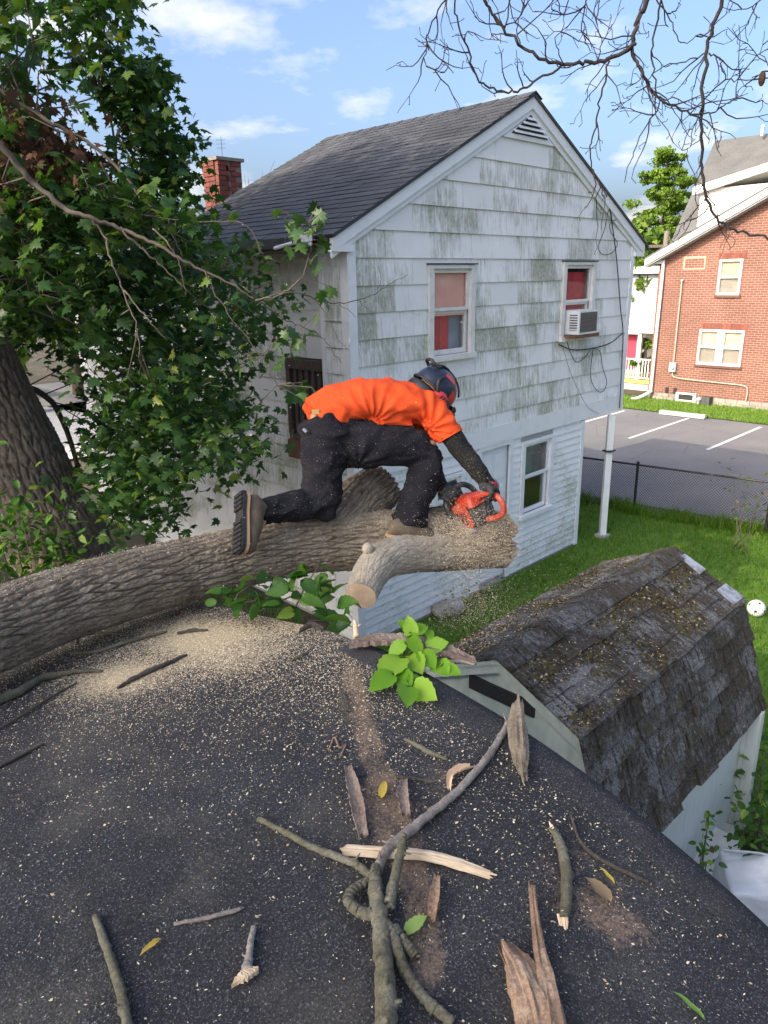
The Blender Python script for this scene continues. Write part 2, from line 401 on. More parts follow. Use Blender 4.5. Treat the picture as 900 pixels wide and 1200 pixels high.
mb = MB(); mb.box(UL+.45, UR-.2, .9, .95, 2.35, 4.7); mb.box(UL+.45, -.2, 1.3, 1.35, 0.05, 2.2); mb.build('dark_room_sheet', M_dark, house)  # near-black sheets give the dark of the unlit rooms by colour
siding('siding_shingle', M_sid, house, fr_g, UL+.10, UR-.09, 2.48, PKZ, .2925, .61, [(W1[0]-.09, W1[1]+.09, W1[2]-.07, W1[3]+.05), (W2[0]-.09, W2[1]+.09, W2[2]-.07, W2[3]+.05)], roofh, first=.192, proud=.02, jit=.003, gap=.004)
siding('siding_shingle', M_sid, house, lambda y, o, z: (UL+.26-o, y, z), .47, 7.9, .06, EZ-.24, .2925, .61, [(.50, 1.40, 2.28, 3.58)], gap=.003, proud=.018, jit=.003)
siding('siding_shingle', M_sid, house, fr_l, .10, .40, 2.30, EZ-.10, .2925, 9, [], proud=.018)
# lower clapboards
def vinyl_mat():
    m, nt, b = mat_new('vinyl_siding'); b.inputs['Roughness'].default_value = .5
    v = pos_node(nt); base = ramp(nt, noise_node(nt, v, 3, 4), [(.3, (.74, .76, .77)), (.7, (.80, .81, .82))])
    k = mathn(nt, 'MULTIPLY', mathn(nt, 'SUBTRACT', mathn(nt, 'ADD', noise_node(nt, v, 1.1, 3), mathn(nt, 'MULTIPLY', noise_node(nt, pos_node(nt, (3, 3, 9)), 4, 6, .7), .8)), .92), 4.5, True)
    c = mixc(nt, mathn(nt, 'MULTIPLY', k, .75), base, (.33, .36, .22)); nt.links.new(c, b.inputs['Base Color']); return m
M_vin = vinyl_mat()
siding('siding_board', M_vin, house, lambda x, o, z: (x, .012-o, z), UL+.10, -.10, .06, 2.22, .112, 99, [(LW[0]-.09, LW[1]+.09, LW[2]-.08, LW[3]+.12), (DOOR[0]-.07, DOOR[1]+.09, 0, DOOR[3]+.07), (SW[0]-.06, SW[1]+.06, SW[2]-.06, SW[3]+.06), (-3.10, -3.02, 0, 2.3)], proud=.022)
siding('siding_board', M_vin, house, fr_l, .10, .40, .06, 2.28, .112, 99, [], proud=.018)
# trim boards
def part(name, mat, parent, *boxes, **kw):
    mb = MB()
    for b in boxes: mb.box(*b)
    return mb.build(name, mat, parent, **kw)
part('corner_board', M_trim, house, (UL-.028, UL+.095, -.03, .0, 2.20, EZ+.02), (UL-.028, UL, 0.0, .095, 2.20, EZ))
part('corner_board', M_trim, house, (UL-.026, UL+.09, -.022, .011, .02, 2.2), (UL-.026, UL, .011, .09, .02, 2.2))
part('corner_board', M_trim, house, (UR-.09, UR+.02, -.03, 0, 2.22, EZ+.03), (UR, UR+.02, 0, .1, 2.22, EZ))
part('corner_board', M_trim, house, (-.10, .0, -.022, .0105, .02, 2.2), (-.028, .0, .0105, .1, .02, 2.2))
part('corner_board', M_trim, house, (UL-.022, UL+.26, .40, .468, .02, EZ-.03))
part('band_board', M_trim, house, (UL+.096, UR-.091, -.034, -.003, 2.222, 2.478))
part('batten', M_trim, house, (-3.10, -3.02, -.022, .0105, .02, 2.2))
part('soffit', pm('soffit_brown', (.16, .15, .14), (.22, .21, .2), 6), house, (UL-.20, UL+.28, .47, 3.95, EZ-.235, EZ-.20), (UR+.025, UR+.26, .0, 3.95, EZ-.23, EZ-.20), (-.0, UR-.16, .15, 3.75, 2.15, 2.19))
# rake boards
def rake(sgn):
    mb = MB(); ue = UL-.26 if sgn < 0 else UR+.26
    ze = EZ + slope*((UL if sgn < 0 else UR)-ue)*(1 if sgn < 0 else -1)*-1
    ze = PKZ - slope*abs(ue-PKU)
    mb.prism([(ue, ze-.10), (PKU, PKZ-.10), (PKU, PKZ+.07), (ue, ze+.07)], lambda p, s: (p[0], -.075 if s else -.045, p[1]))
    mb.prism([(ue, ze-.17), (PKU, PKZ-.17), (PKU, PKZ+.06), (ue, ze+.06)], lambda p, s: (p[0], -.045 if s else -.022, p[1]))
    return mb.build('rake_board', M_trim, house)
rake(-1); rake(1)
part('eave_return', M_trim, house, (UL-.255, UL+.03, -.072, .03, EZ-.275, EZ-.205))
part('eave_return', M_trim, house, (UR-.03, UR+.255, -.072, .03, EZ-.275, EZ-.205))
# gable vent
vent = MB().prism([(-2.52, 6.17), (-1.36, 6.17), (-1.94, 6.47)], lambda p, s: (p[0], -.040 if s else -.01, p[1])).build('gable_vent', M_trim, house)
MB().prism([(-2.36, 6.225), (-1.52, 6.225), (-1.94, 6.475)], lambda p, s: (p[0], -.0425 if s else -.041, p[1])).build('vent_opening', M_dark, vent)
for k in range(4):
    z = 6.235+k*.058; w = .40*(1-(z-6.225)/.25)
    mb = MB(); mb.add([(-1.94-w, -.044, z+.034), (-1.94+w, -.044, z+.034), (-1.94+w, -.075, z), (-1.94-w, -.075, z), (-1.94-w, -.044, z+.041), (-1.94+w, -.044, z+.041), (-1.94+w, -.077, z+.007), (-1.94-w, -.077, z+.007)],
           [(3, 2, 1, 0), (4, 5, 6, 7), (0, 1, 5, 4), (1, 2, 6, 5), (2, 3, 7, 6), (3, 0, 4, 7)]); mb.build('louvre_slat', M_trim, vent)
# ---- windows
M_frame = pm('old_window_paint', (.70, .69, .66), (.55, .52, .48), 9, .5, .1, 40, lo=.5, hi=.8)
M_curt_red = pm('red_curtain', (.66, .07, .08), (.52, .045, .055), 8, .9)
M_blind = pm('salmon_blind', (.92, .50, .40), (.86, .42, .34), 4, .8)
M_blue = pm('bluish_blind', (.30, .36, .45), (.22, .26, .33), 4, .8)
def window(parent, R, y=0., fm=None, sash=.52, cur=True, extra=()):
    a, b, c, d = R; fm = fm or M_frame; t = .05
    w = part('window', fm, parent, (a-.085, a, y-.05, y+.08, c, d), (b, b+.085, y-.05, y+.08, c, d), (a-.085, b+.085, y-.055, y+.08, d, d+.045))
    part('sill', fm, w, (a-.10, b+.10, y-.085, y+.08, c-.065, c))
    zm = c+(d-c)*sash
    part('upper_sash', fm, w, (a+.001, a+t, y-.012, y+.02, zm, d-.001), (b-t, b-.001, y-.012, y+.02, zm, d-.001), (a+t, b-t, y-.012, y+.02, d-t, d-.001), (a+t, b-t, y-.012, y+.02, zm, zm+.04))
    part('lower_sash', fm, w, (a+.001, a+t, y+.022, y+.055, c+.001, zm), (b-t, b-.001, y+.022, y+.055, c+.001, zm), (a+t, b-t, y+.022, y+.055, c+.001, c+.065), (a+t, b-t, y+.022, y+.055, zm-.035, zm))
    part('pane', M_glass, w, (a+t, b-t, y+.003, y+.006, zm+.04, d-t))
    part('pane', M_glass, w, (a+t, b-t, y+.036, y+.039, c+.065, zm-.035))
    return w
w = window(house, W1)
part('drip_cap', M_dark, w, (W1[0]-.10, W1[1]+.10, -.07, -.005, W1[3]+.047, W1[3]+.062))
def wavy(name, mat, parent, x0, x1, y, z0, z1, amp=.02, n=24):
    V = []; F = []
    for i in range(n+1):
        x = x0+(x1-x0)*i/n; yy = y+amp*sin(i*1.9)+amp*.4*sin(i*4.1); V += [(x, yy, z0), (x, yy, z1)]
    for i in range(n): F.append((2*i, 2*i+2, 2*i+3, 2*i+1))
    return ob(name, new_mesh(name, V, F, True), mat, parent)
wavy('curtain', M_blind, w, W1[0]+.02, W1[1]-.02, .034, 4.04, W1[3], .003)
wavy('curtain', M_curt_red, w, W1[0]+.02, W1[0]+.44, .085, W1[2], 4.06, .012)
part('inner_panel', M_blue, w, (W1[1]-.26, W1[1]-.03, .11, .12, W1[2], 4.1))
w = window(house, W2, sash=.48)
part('drip_cap', M_dark, w, (W2[0]-.10, W2[1]+.10, -.07, -.005, W2[3]+.047, W2[3]+.062))
wavy('curtain', M_curt_red, w, W2[0]+.02, W2[1]-.02, .085, W2[2], W2[3]-.10, .012)
M_vinylframe = pm('white_vinyl_frame', (.80, .81, .82), (.74, .75, .77), 6, .35)
w = window(house, LW, .012, M_vinylframe)
part('curtain', pm('green_blind', (.10, .22, .19), (.05, .11, .10), 4, .7, lo=.4, hi=.6), w, (LW[0], LW[1], .16, .17, 1.45, LW[3]))
w = window(house, SW, .012, M_vinylframe)
part('curtain', M_blue, w, (SW[0], SW[1], .16, .17, SW[2], SW[3]))
# door
dr = part('door', pm('door_white', (.74, .77, .82), (.70, .73, .79), 4, .4), house, (DOOR[0], DOOR[1], .04, .085, DOOR[2], DOOR[3]))
for (a, b) in ((-2.70, -2.49), (-2.39, -2.18)):
    for (c, d) in ((.3, .85), (.97, 1.55), (1.67, 2.02)): part('door_panel', M_vinylframe, dr, (a, b, .028, .0395, c, d))
part('knob', pm('brass', (.5, .38, .15), rough=.3, metal=1), dr, (-2.72, -2.68, -.01, .0395, 1.0, 1.05))
part('door_frame', M_trim, dr, (DOOR[0]-.07, DOOR[0], -.02, .09, 0.05, DOOR[3]), (DOOR[1], DOOR[1]+.085, -.02, .09, .05, DOOR[3]), (DOOR[0]-.07, DOOR[1]+.085, -.025, .09, DOOR[3], DOOR[3]+.06))
# brown slatted guard on the side wall window
M_brown = pm('weathered_brown_wood', (.055, .038, .03), (.10, .065, .05), 8, .8, .4, 40, stretch=(6, 6, 1))
M_rust = pm('rusty_brown_board', (.20, .10, .05), (.12, .06, .035), 9, .8, .3, 30)
X = UL+.26
gd = part('window_guard', M_brown, house, (X-.10, X-.03, .50, 1.42, 3.44, 3.56), (X-.09, X-.035, .505, 1.415, 2.52, 2.60), (X-.095, X-.03, .50, .575, 2.60, 3.44), (X-.095, X-.03, 1.345, 1.42, 2.60, 3.44))
for k in range(6): part('slat', M_brown, gd, (X-.082, X-.045, .625+k*.12, .68+k*.12, 2.60, 3.44))
part('bottom_board', M_rust, gd, (X-.11, X-.02, .48, 1.44, 2.28, 2.518))
part('backing', pm('pale_window_board', (.5, .54, .56), (.38, .41, .43), 5), gd, (X+.004, X+.02, .50, 1.40, 2.52, 3.44))
# porch post carrying the overhang
pb = H(pz(705.5, 629, 0.)); pp = (pb[0], pb[1])
post = thing('porch_post', 'white square porch post holding up the overhanging upper storey', 'post', RB+GA*pp[0]+GB*pp[1], YAW)
mb = MB(); mb.tube([(0, 0, .0), (.03, .02, 2.21)], .075, 4); mb.build('shaft', M_trim, post)
mb = MB(); mb.box(-.085, .085, -.085, .085, 1.58, 1.60); mb.build('strap', M_dark, post)
mb = MB(); mb.box(-.1, .1, -.1, .1, 0, .05); mb.build('foot', M_conc, post)
# ---- roof
def shingle_mat(name, c1, c2, c3, speck=220):
    m, nt, b = mat_new(name); b.inputs['Roughness'].default_value = .9
    v = pos_node(nt); r = objrand(nt)
    at = nt.nodes.new('ShaderNodeAttribute'); at.attribute_name = 'rnd'
    f = mathn(nt, 'FRACT', mathn(nt, 'ADD', r, at.outputs['Fac']))
    c = ramp(nt, f, [(0, c1), (.5, c2), (1, c3)])
    c = mixc(nt, 1., c, ramp(nt, noise_node(nt, v, speck, 2), [(.3, .6), (.7, 1.5)]), 'MULTIPLY')
    c = mixc(nt, 1., c, ramp(nt, noise_node(nt, v, 1.2, 4), [(.3, .8), (.7, 1.2)]), 'MULTIPLY')
    nt.links.new(c, b.inputs['Base Color']); bump(nt, b, noise_node(nt, v, 160, 3), .5, .006); return m
M_rsh = shingle_mat('charcoal_shingle', (.040, .043, .050), (.050, .053, .061), (.064, .067, .075))
ang = math.atan(slope); ue = UL-.28; zed = PKZ+.07-slope*(PKU-ue); SL = (PKU-ue)/cos(ang)
Y0, Y1 = -.10, 3.98
def roofpt(s, y, n): return (ue+s*cos(ang)-n*sin(ang), y, zed+s*sin(ang)+n*cos(ang))
mb = MB()
V = [roofpt(0, Y0, 0), roofpt(SL, Y0, 0), roofpt(SL, Y1, 0), roofpt(0, Y1, 0), roofpt(0, Y0, -.03), roofpt(SL, Y0, -.03), roofpt(SL, Y1, -.03), roofpt(0, Y1, -.03)]
mb.add(V, [(0, 1, 2, 3), (7, 6, 5, 4), (0, 4, 5, 1), (1, 5, 6, 2), (2, 6, 7, 3), (3, 7, 4, 0)])
V2 = [(2*PKU-x, y, z) for x, y, z in V]; mb.add(V2, [(3, 2, 1, 0), (4, 5, 6, 7), (1, 5, 4, 0), (2, 6, 5, 1), (3, 7, 6, 2), (0, 4, 7, 3)])
roof = mb.build('roof', M_rsh, house)
ex = .142; nc = int(SL/ex)+1; tabs = []
for r in range(nc):
    y = Y0-.012 - (rng.random()*.3)
    while y < Y1:
        w = rng.uniform(.24, .36); a, b = max(y, Y0-.012), min(y+w, Y1); s0 = r*ex-.012; y += w
        if b-a < .03: continue
        tabs.append((s0+rng.uniform(-.006, .006), min(s0+ex*1.25, SL), a+.003, b-.003, rng.uniform(.006, .013)))
def tab_mesh(mb, t):
    s0, s1, a, b, th = t
    mb.add([roofpt(s0, a, .001), roofpt(s1, a, .001), roofpt(s1, b, .001), roofpt(s0, b, .001), roofpt(s0, a, th+.006), roofpt(s1, a, .004), roofpt(s1, b, .004), roofpt(s0, b, th+.006)],
           [(4, 7, 6, 5), (0, 4, 5, 1), (2, 6, 7, 3), (3, 7, 4, 0)])
tabs.sort(key=lambda t: t[2])
for t in tabs[:300]:
    mb = MB(); tab_mesh(mb, t); mb.build('roof_shingle', M_rsh, roof)
V = []; F = []; A = []
for t in tabs[300:]:
    mb = MB(); tab_mesh(mb, t); b = len(V); V += mb.V; F += [tuple(i+b for i in f) for f in mb.F]; A += [rng.random()]*8
o = ob('roof_shingles', np_mesh('roof_shingles', V, F, attr=A), M_rsh, roof); o['kind'] = 'stuff'
for k in range(14):
    y = Y0-.01+k*.292; mb = MB()
    for sg in (-1, 1):
        pts = [(PKU, y, PKZ+.085), (PKU, min(y+.31, Y1), PKZ+.078), (PKU+sg*.15, min(y+.31, Y1), PKZ+.078-.15*slope), (PKU+sg*.15, y, PKZ+.087-.15*slope)]
        mb.add(pts + [(p[0], p[1], p[2]+.012) for p in pts], [(4, 5, 6, 7), (0, 3, 7, 4), (3, 2, 6, 7), (0, 1, 5, 4)])
    mb.build('ridge_cap', M_rsh, roof)
# gutter on the side eave
M_gut = pm('dark_gutter', (.03, .032, .035), (.05, .05, .05), 6, .5)
part('gutter', M_gut, house, (ue-.10, ue-.004, .25, 3.9, zed-.10, zed-.002))
mb = MB(); a = pu(322, 291, ue-.14); b = pu(356, 281, ue-.14)
mb.tube([(ue-.14, a[1], a[2]), (ue-.14, b[1], b[2])], .02, 8); mb.build('gutter_pipe', M_trim, house)
mb = MB(); mb.box(ue-.18, ue-.102, b[1]-.09, b[1]+.02, b[2]-.06, b[2]+.07); mb.build('gutter_end', M_trim, house)
# rear wing (lower, mostly behind the maple) and chimney
mb = MB(); mb.add([(UL-.2, 3.99, 4.55), (-.2, 3.99, 4.55), (PKU-.6, 3.99, 5.55), (UL-.2, 8.0, 4.55), (-.2, 8.0, 4.55), (PKU-.6, 8.0, 5.55)], [(0, 1, 2), (3, 5, 4), (0, 2, 5, 3), (1, 4, 5, 2), (0, 3, 4, 1)])
mb.build('rear_roof', M_rsh, house)
M_brick = pm('chimney_brick', (.22, .06, .038), (.15, .042, .03), 10, .85, .5, 60, rnd=.25)
M_mort = pm('mortar', (.26, .22, .19), (.20, .17, .15), 20, .95)
ch = thing('brick_chimney', 'red brick chimney rising behind the dark roof', 'chimney', W(-3.25, 5.15, 4.4), YAW)
cz = 2.0; cw, cd = .24, .22
MB().box(-cw+.012, cw-.012, -cd+.012, cd-.012, 0, cz-.02).build('core', M_mort, ch)
nrow = 26
def bmesh_(lx, ly, lz): return new_mesh('brick', MB().box(-lx/2, lx/2, -ly/2, ly/2, -lz/2, lz/2).V, MB().box(0, 1, 0, 1, 0, 1).F)
me_a = bmesh_(.192, .09, .064); me_b = bmesh_(.09, .172, .064)
for r in range(8, nrow):
    z = .04+r*.076; off = (r % 2)*.1; gx = .012 if r >= nrow-3 else 0
    for k in range(3):
        x = -cw+.1+k*.1975 + (off-.05 if 0 < k < 2 else 0)
        if x > cw: continue
        for sy in (-1,):
            ob('brick', me_a, M_brick, ch, loc=(x, sy*(cd-.042+gx), z))
    for k in range(3):
        y = -cd+.18+k*.18
        if y < cd: ob('brick', me_b, M_brick, ch, loc=(-(cw-.042+gx), y, z))
MB().box(-cw-.03, cw+.03, -cd-.03, cd+.03, cz-.02, cz+.03).build('cap', M_mort, ch)
mb = MB(); mb.tube([(.05, .05, cz+.03), (.05, .05, cz+.38)], .004, 5)
for k in range(3): mb.tube([(-.05, .05, cz+.2+k*.06), (.13, .06, cz+.22+k*.06)], .0025, 4)
mb.build('aerial', M_gut, ch)
# ---- air conditioner in the right window
M_acw = pm('ac_white', (.74, .76, .77), (.66, .68, .68), 8, .45)
M_acg = pm('ac_grille', (.14, .12, .11), (.10, .09, .085), 30, .6)
ac = thing('window_air_conditioner', 'white window air conditioner jutting from the right upper window', 'air conditioner', W(-.52, -.1, 3.62), YAW)
part('case', M_acw, ac, (-.28, .26, -.16, .12, .02, .37))
part('rear_grille', M_acg, ac, (-.25, .23, -.165, -.1605, .05, .34))
for k in range(9): part('fin', M_acg, ac, (-.255, .235, -.171, -.1652, .06+k*.031, .072+k*.031))
part('side_vent', M_acg, ac, (-.2855, -.2805, -.13, .0, .08, .31))
for k in range(6): part('louvre', M_acw, ac, (-.290, -.286, -.135, .005, .09+k*.037, .105+k*.037))
part('support', M_rust, ac, (-.36, .36, -.15, -.11, -.035, .018), (-.36, -.32, -.11, .04, -.035, .01))
# ---- cables hanging on the gable wall
M_cable = pm('black_cable', (.02, .02, .022), rough=.6)
def cable(name, pts, r, label, out=-.06):
    P = [pv(x, y, out) for x, y in pts]; P = spline([W(*p) for p in P], 6)
    mb = MB(); mb.tube(P, r, 5); mb.single(name, M_cable, P[0], label, 'cable', True)
cable('wall_cable', [(700, 212), (714, 243), (718, 268), (721, 290), (724, 320), (727, 360), (730, 388), (729, 420), (726, 478)], .009, 'long black cable running down the right edge of the gable wall')
cable('wall_cable', [(730, 390), (715, 402), (695, 408), (672, 410), (655, 404)], .010, 'thick black cable slung below the air conditioner to the wall corner')
cable('wall_cable', [(695, 408), (692, 440), (698, 456), (706, 459), (711, 448), (706, 430), (703, 412), (695, 408)], .006, 'black cable looped in a hanging ring under the slung cable')
cable('wall_cable', [(664, 398), (668, 412), (675, 424), (684, 420), (693, 408)], .006, 'short black cable drooping just under the air conditioner')
cable('wall_cable', [(713, 246), (708, 270), (701, 289), (706, 298), (716, 297), (722, 290), (723, 284), (716, 272), (715, 262), (722, 257)], .006, 'thin black cable coiled high under the right rake')
cable('wall_cable', [(660, 408), (668, 435), (680, 462), (690, 478), (702, 485)], .003, 'thin drooping wire below the air conditioner window')
# ================================================================== brick house across the lot, porch, far buildings
BU = 15.4
bh = thing('brick_house', 'red brick house with white windows and grey roof across the parking lot', 'house', W(BU, 2, 0), YAW)
BO = np.array([BU, 2, 0])
def bl(u, v, z): return (u-BU, v-2, z)
def brick_mat():
    m, nt, b = mat_new('red_brick_wall'); b.inputs['Roughness'].default_value = .85
    tc = nt.nodes.new('ShaderNodeTexCoord'); sp = nt.nodes.new('ShaderNodeSeparateXYZ'); nt.links.new(tc.outputs['Object'], sp.inputs[0])
    cb = nt.nodes.new('ShaderNodeCombineXYZ'); nt.links.new(mathn(nt, 'ADD', sp.outputs['Y'], sp.outputs['X']), cb.inputs[0]); nt.links.new(sp.outputs['Z'], cb.inputs[1])
    br = nt.nodes.new('ShaderNodeTexBrick'); nt.links.new(cb.outputs[0], br.inputs['Vector'])
    br.inputs['Scale'].default_value = 1; br.inputs['Brick Width'].default_value = .215; br.inputs['Row Height'].default_value = .075; br.inputs['Mortar Size'].default_value = .007
    br.inputs['Color1'].default_value = (.205, .080, .053, 1); br.inputs['Color2'].default_value = (.150, .058, .040, 1); br.inputs['Mortar'].default_value = (.34, .25, .19, 1); br.inputs['Bias'].default_value = -.2
    c = mixc(nt, 1., br.outputs['Color'], ramp(nt, noise_node(nt, pos_node(nt), .8, 4), [(.3, .85), (.7, 1.2)]), 'MULTIPLY')
    nt.links.new(c, b.inputs['Base Color'])
    bump(nt, b, mathn(nt, 'SUBTRACT', 1.0, br.outputs['Fac']), .6, .01); return m
M_bw = brick_mat()
WB1 = (3.30, 4.05, 3.76, 4.90); WB2a = (3.76, 4.46, 1.42, 2.62); WB2b = (2.96, 3.66, 1.42, 2.62); WB3 = (4.33, 5.06, .06, .36)
BL, BR, BEZ = 6.15, -6.2, 5.0; bsl = .52; BPV = .0
mb = MB()
for (a, b, c, d) in rect_sub((BR, BL, .30, BEZ), [WB1, (WB2b[0], WB2a[1], 1.42, 2.62), WB3]):
    P = bl(BU, a, c); Q = bl(BU+.25, b, d); mb.box(P[0], Q[0], P[1], Q[1], c, d)
pk = BEZ+bsl*(BL-BPV)
mb.prism([(BL, BEZ), (BR, BEZ), (BPV, pk)], lambda p, s: bl(BU+.25*(1-s), p[0], p[1]))
P = bl(BU+.25, BL-.25, 0); mb.box(P[0], P[0]+8, P[1], P[1]+.25, .30, BEZ); P = bl(BU+8.2, BR, 0); mb.box(P[0], P[0]+.2, P[1], P[1]+BL-BR, .3, BEZ)
mb.build('brick_wall', M_bw, bh)
M_blk = pm('concrete_block', (.36, .32, .27), (.28, .25, .21), 8, .9, .4, 50, rnd=.15)
base = part('foundation', M_mort, bh, (.02, .25, BR-2, BL-2.02, 0, .295))
me = new_mesh('block', MB().box(0, .03, -.195, .195, 0, .138).V, MB().box(0, 1, 0, 1, 0, 1).F)
for r in range(2):
    for k in range(26):
        v = BL-2.2-.2-k*.405-r*.2
        if WB3[0]-2.25 < v < WB3[1]-1.75 or v < BR-1.8: continue
        ob('block', me, M_blk, base, loc=(-.008, v, .006+r*.147))
M_wt = pm('bright_white_paint', (.80, .80, .76), (.72, .72, .68), 4, .5)
M_bl2 = pm('cream_blind', (.62, .52, .36), (.52, .42, .28), 3, .8)
M_bl3 = pm('tan_screen', (.36, .31, .25), (.30, .26, .21), 3, .8)
def bwin(R, wide=.0):
    a, b, c, d = R[0]-2, R[1]-2, R[2], R[3]
    w = part('window', M_wt, bh, (-.05, .12, a, a+.07, c, d), (-.05, .12, b-.07, b, c, d), (-.05, .12, a+.07, b-.07, d-.07, d), (-.05, .12, a+.07, b-.07, c, c+.07))
    zm = (c+d)/2; part('meeting_rail', M_wt, w, (-.03, .1, a+.07, b-.07, zm-.03, zm+.03))
    part('pane', M_glass, w, (.02, .025, a+.07, b-.07, c+.07, zm-.03)); part('pane', M_glass, w, (.0, .005, a+.07, b-.07, zm+.03, d-.07))
    part('blind', M_bl2, w, (.06, .065, a+.07, b-.07, zm, d-.07)); part('blind', M_bl3, w, (.061, .066, a+.07, b-.07, c+.07, zm))
    return w
bwin(WB1); bwin(WB2a); bwin(WB2b)
part('mullion', M_wt, bh, (-.045, .12, WB2b[1]-2, WB2a[0]-2, 1.42, 2.62))
w = part('basement_window', M_wt, bh, (-.05, .05, WB3[0]-2, WB3[1]-2, .06, .12), (-.05, .05, WB3[0]-2, WB3[1]-2, .32, .38), (-.05, .05, WB3[0]-2, WB3[0]-1.9, .12, .32), (-.05, .05, WB3[1]-2.1, WB3[1]-2, .12, .32))
part('pane', M_dark, w, (.0, .01, WB3[0]-1.9, WB3[1]-2.1, .12, .32))
M_sold = pm('soldier_brick', (.26, .08, .05), (.20, .06, .04), 9, .85, rnd=.25)
for (a, b, z) in ((WB1[0], WB1[1], 4.91), (WB2b[0], WB2a[1], 2.63)):
    n = int((b-a+.2)/.085)
    for k in range(n): part('lintel_brick', M_sold, bh, (-.012, .05, a-2.1+k*.085, a-2.1+k*.085+.07, z, z+.19))
M_dsill = pm('sill_brick', (.12, .06, .045), (.16, .08, .06), 9, .85)
for (a, b, z) in ((WB1[0], WB1[1], 3.76), (WB2b[0], WB2a[1], 1.42)): part('brick_sill', M_dsill, bh, (-.06, .1, a-2.05, b-1.95, z-.085, z-.004))
# patched panel outline, conduit, meters, downpipe
M_pink = pm('patched_mortar', (.55, .36, .26), (.48, .30, .22), 9, .9)
part('mortar_patch', M_pink, bh, (-.006, .0, 2.53, 3.30, 4.96, 5.02), (-.006, .0, 2.53, 3.30, 4.60, 4.64), (-.006, .0, 3.24, 3.30, 4.64, 4.96), (-.006, .0, 2.53, 2.58, 4.64, 4.96))
M_pipe = pm('painted_conduit', (.50, .38, .30), (.42, .32, .26), 6, .6)
mb = MB(); mb.tube([(-.05, 3.26, 4.2), (-.05, 3.26, 1.4)], .028, 8); mb.ball((-.05, 3.26, 4.24), .06); mb.build('conduit', M_pipe, bh)
mb = MB(); mb.tube(spline([(-.05, 3.26, 1.12), (-.05, 3.2, .92), (-.05, 2.6, .86), (-.05, 1.3, .83), (-.05, .75, .80), (-.05, .62, .66), (-.05, .62, .30)], 5), .024, 8); mb.build('conduit', M_pipe, bh)
M_grey = pm('meter_grey', (.50, .51, .50), (.40, .41, .41), 6, .5)
mt = part('electric_meter', M_grey, bh, (-.13, -.001, 3.14, 3.38, 1.10, 1.42)); mb = MB(); mb.tube([(-.13, 3.26, 1.28), (-.20, 3.26, 1.28)], .085, 14); mb.build('dial', M_wt, mt)
gm = part('gas_meter', pm('gas_meter_dark', (.08, .08, .08), (.05, .05, .05), 8, .6), bh, (-.30, -.02, 1.75, 2.02, .06, .34)); mb = MB(); mb.tube([(-.2, 2.16, .0), (-.2, 2.16, .22)], .05, 8); mb.ball((-.2, 2.16, .22), .1, sc3=(1, 1, .7)); mb.build('regulator', M_grey, gm)
for v in (5.42-2, 5.12-2): part('wall_vent', M_dark, bh, (-.05, 0, v-.05+.0, v+.05, .33, .52))
mb = MB(); mb.tube(spline([(-.16, 4.25, 4.86), (-.12, 4.02, 4.86), (-.09, 3.97, 4.7), (-.09, 3.98, 2.4), (-.09, 3.99, .5), (-.12, 4.0, .32), (-.55, 4.22, .12), (-.8, 4.36, .09)], 5), .058, 8); mb.build('downpipe', M_wt, bh)
# roofs
M_gsh = shingle_mat('grey_shingle', (.10, .10, .095), (.12, .118, .11), (.14, .138, .13), 60)
def rakeb(d0, d1, u0, u1, mat, name):
    mb = MB(); L = BL+.35
    mb.prism([(L, BEZ-bsl*.35+d0), (BPV, pk+d0), (BPV, pk+d1), (L, BEZ-bsl*.35+d1)], lambda p, s: bl(u0 if s else u1, p[0], p[1])); return mb.build(name, mat, bh)
rakeb(-.06, .16, BU-.45, BU-.40, M_wt, 'rake_board'); rakeb(-.12, -.062, BU-.40, BU-.002, pm('grey_soffit', (.38, .38, .37)), 'soffit')
rakeb(.162, .21, BU-.47, BU+9, M_gsh, 'roof')
# main block behind: roof slope facing the lot with white dormer
mb = MB()
A0 = pu(783, 290, BU+.6); A1 = pu(838, 165, BU+4.6); A2 = pu(925, 153, BU+4.6); A3 = (BU+.6, -1.5, A0[2])
Bk = [bl(*A0), bl(*A1), bl(A2[0], -4, A1[2]), bl(BU+.6, -4, A0[2])]
Bk2 = [(p[0]+.12, p[1], p[2]-.16) for p in Bk]
mb.add(Bk+Bk2, [(0, 3, 2, 1), (4, 5, 6, 7), (0, 1, 5, 4), (1, 2, 6, 5), (2, 3, 7, 6), (3, 0, 4, 7)]); mb.build('main_roof', M_gsh, bh)
D0 = pu(821, 226, BU+1.0); D1 = pu(905, 199, BU+1.0); Db = pu(821, 262, BU+1.0)
M_clap = pm('cream_white_clapboard', (.80, .79, .72), (.76, .75, .68), 5, .6)
dm = part('dormer', M_clap, bh, (1.0, 3.9, -6, D0[1]-2, 5.4, 7.15))
zt0, zt1 = D0[2], D1[2]
for k in range(14):
    z = 5.7+k*.11; part('clapboard', M_clap, dm, (.985-.01*(k % 2), .9995, -6, D0[1]-2.02, z, z+.104))
mb = MB(); va, vb = D0[1]+.18, -4.
zz = lambda v: zt0+(zt1-zt0)*(v-D0[1])/(D1[1]-D0[1])
mb.prism([(va, zz(va)-.03), (vb, zz(vb)-.03), (vb, zz(vb)+.22), (va, zz(va)+.22)], lambda p, s: bl(BU+.75 if s else BU+4, p[0], p[1])); mb.build('dormer_roof', M_wt, dm)
part('vent_cap', M_wt, bh, (4.2, 4.3, pu(897, 157, BU+4.6)[1]-2.05, pu(897, 157, BU+4.6)[1]-1.97, A1[2]-.1, A1[2]+.25))
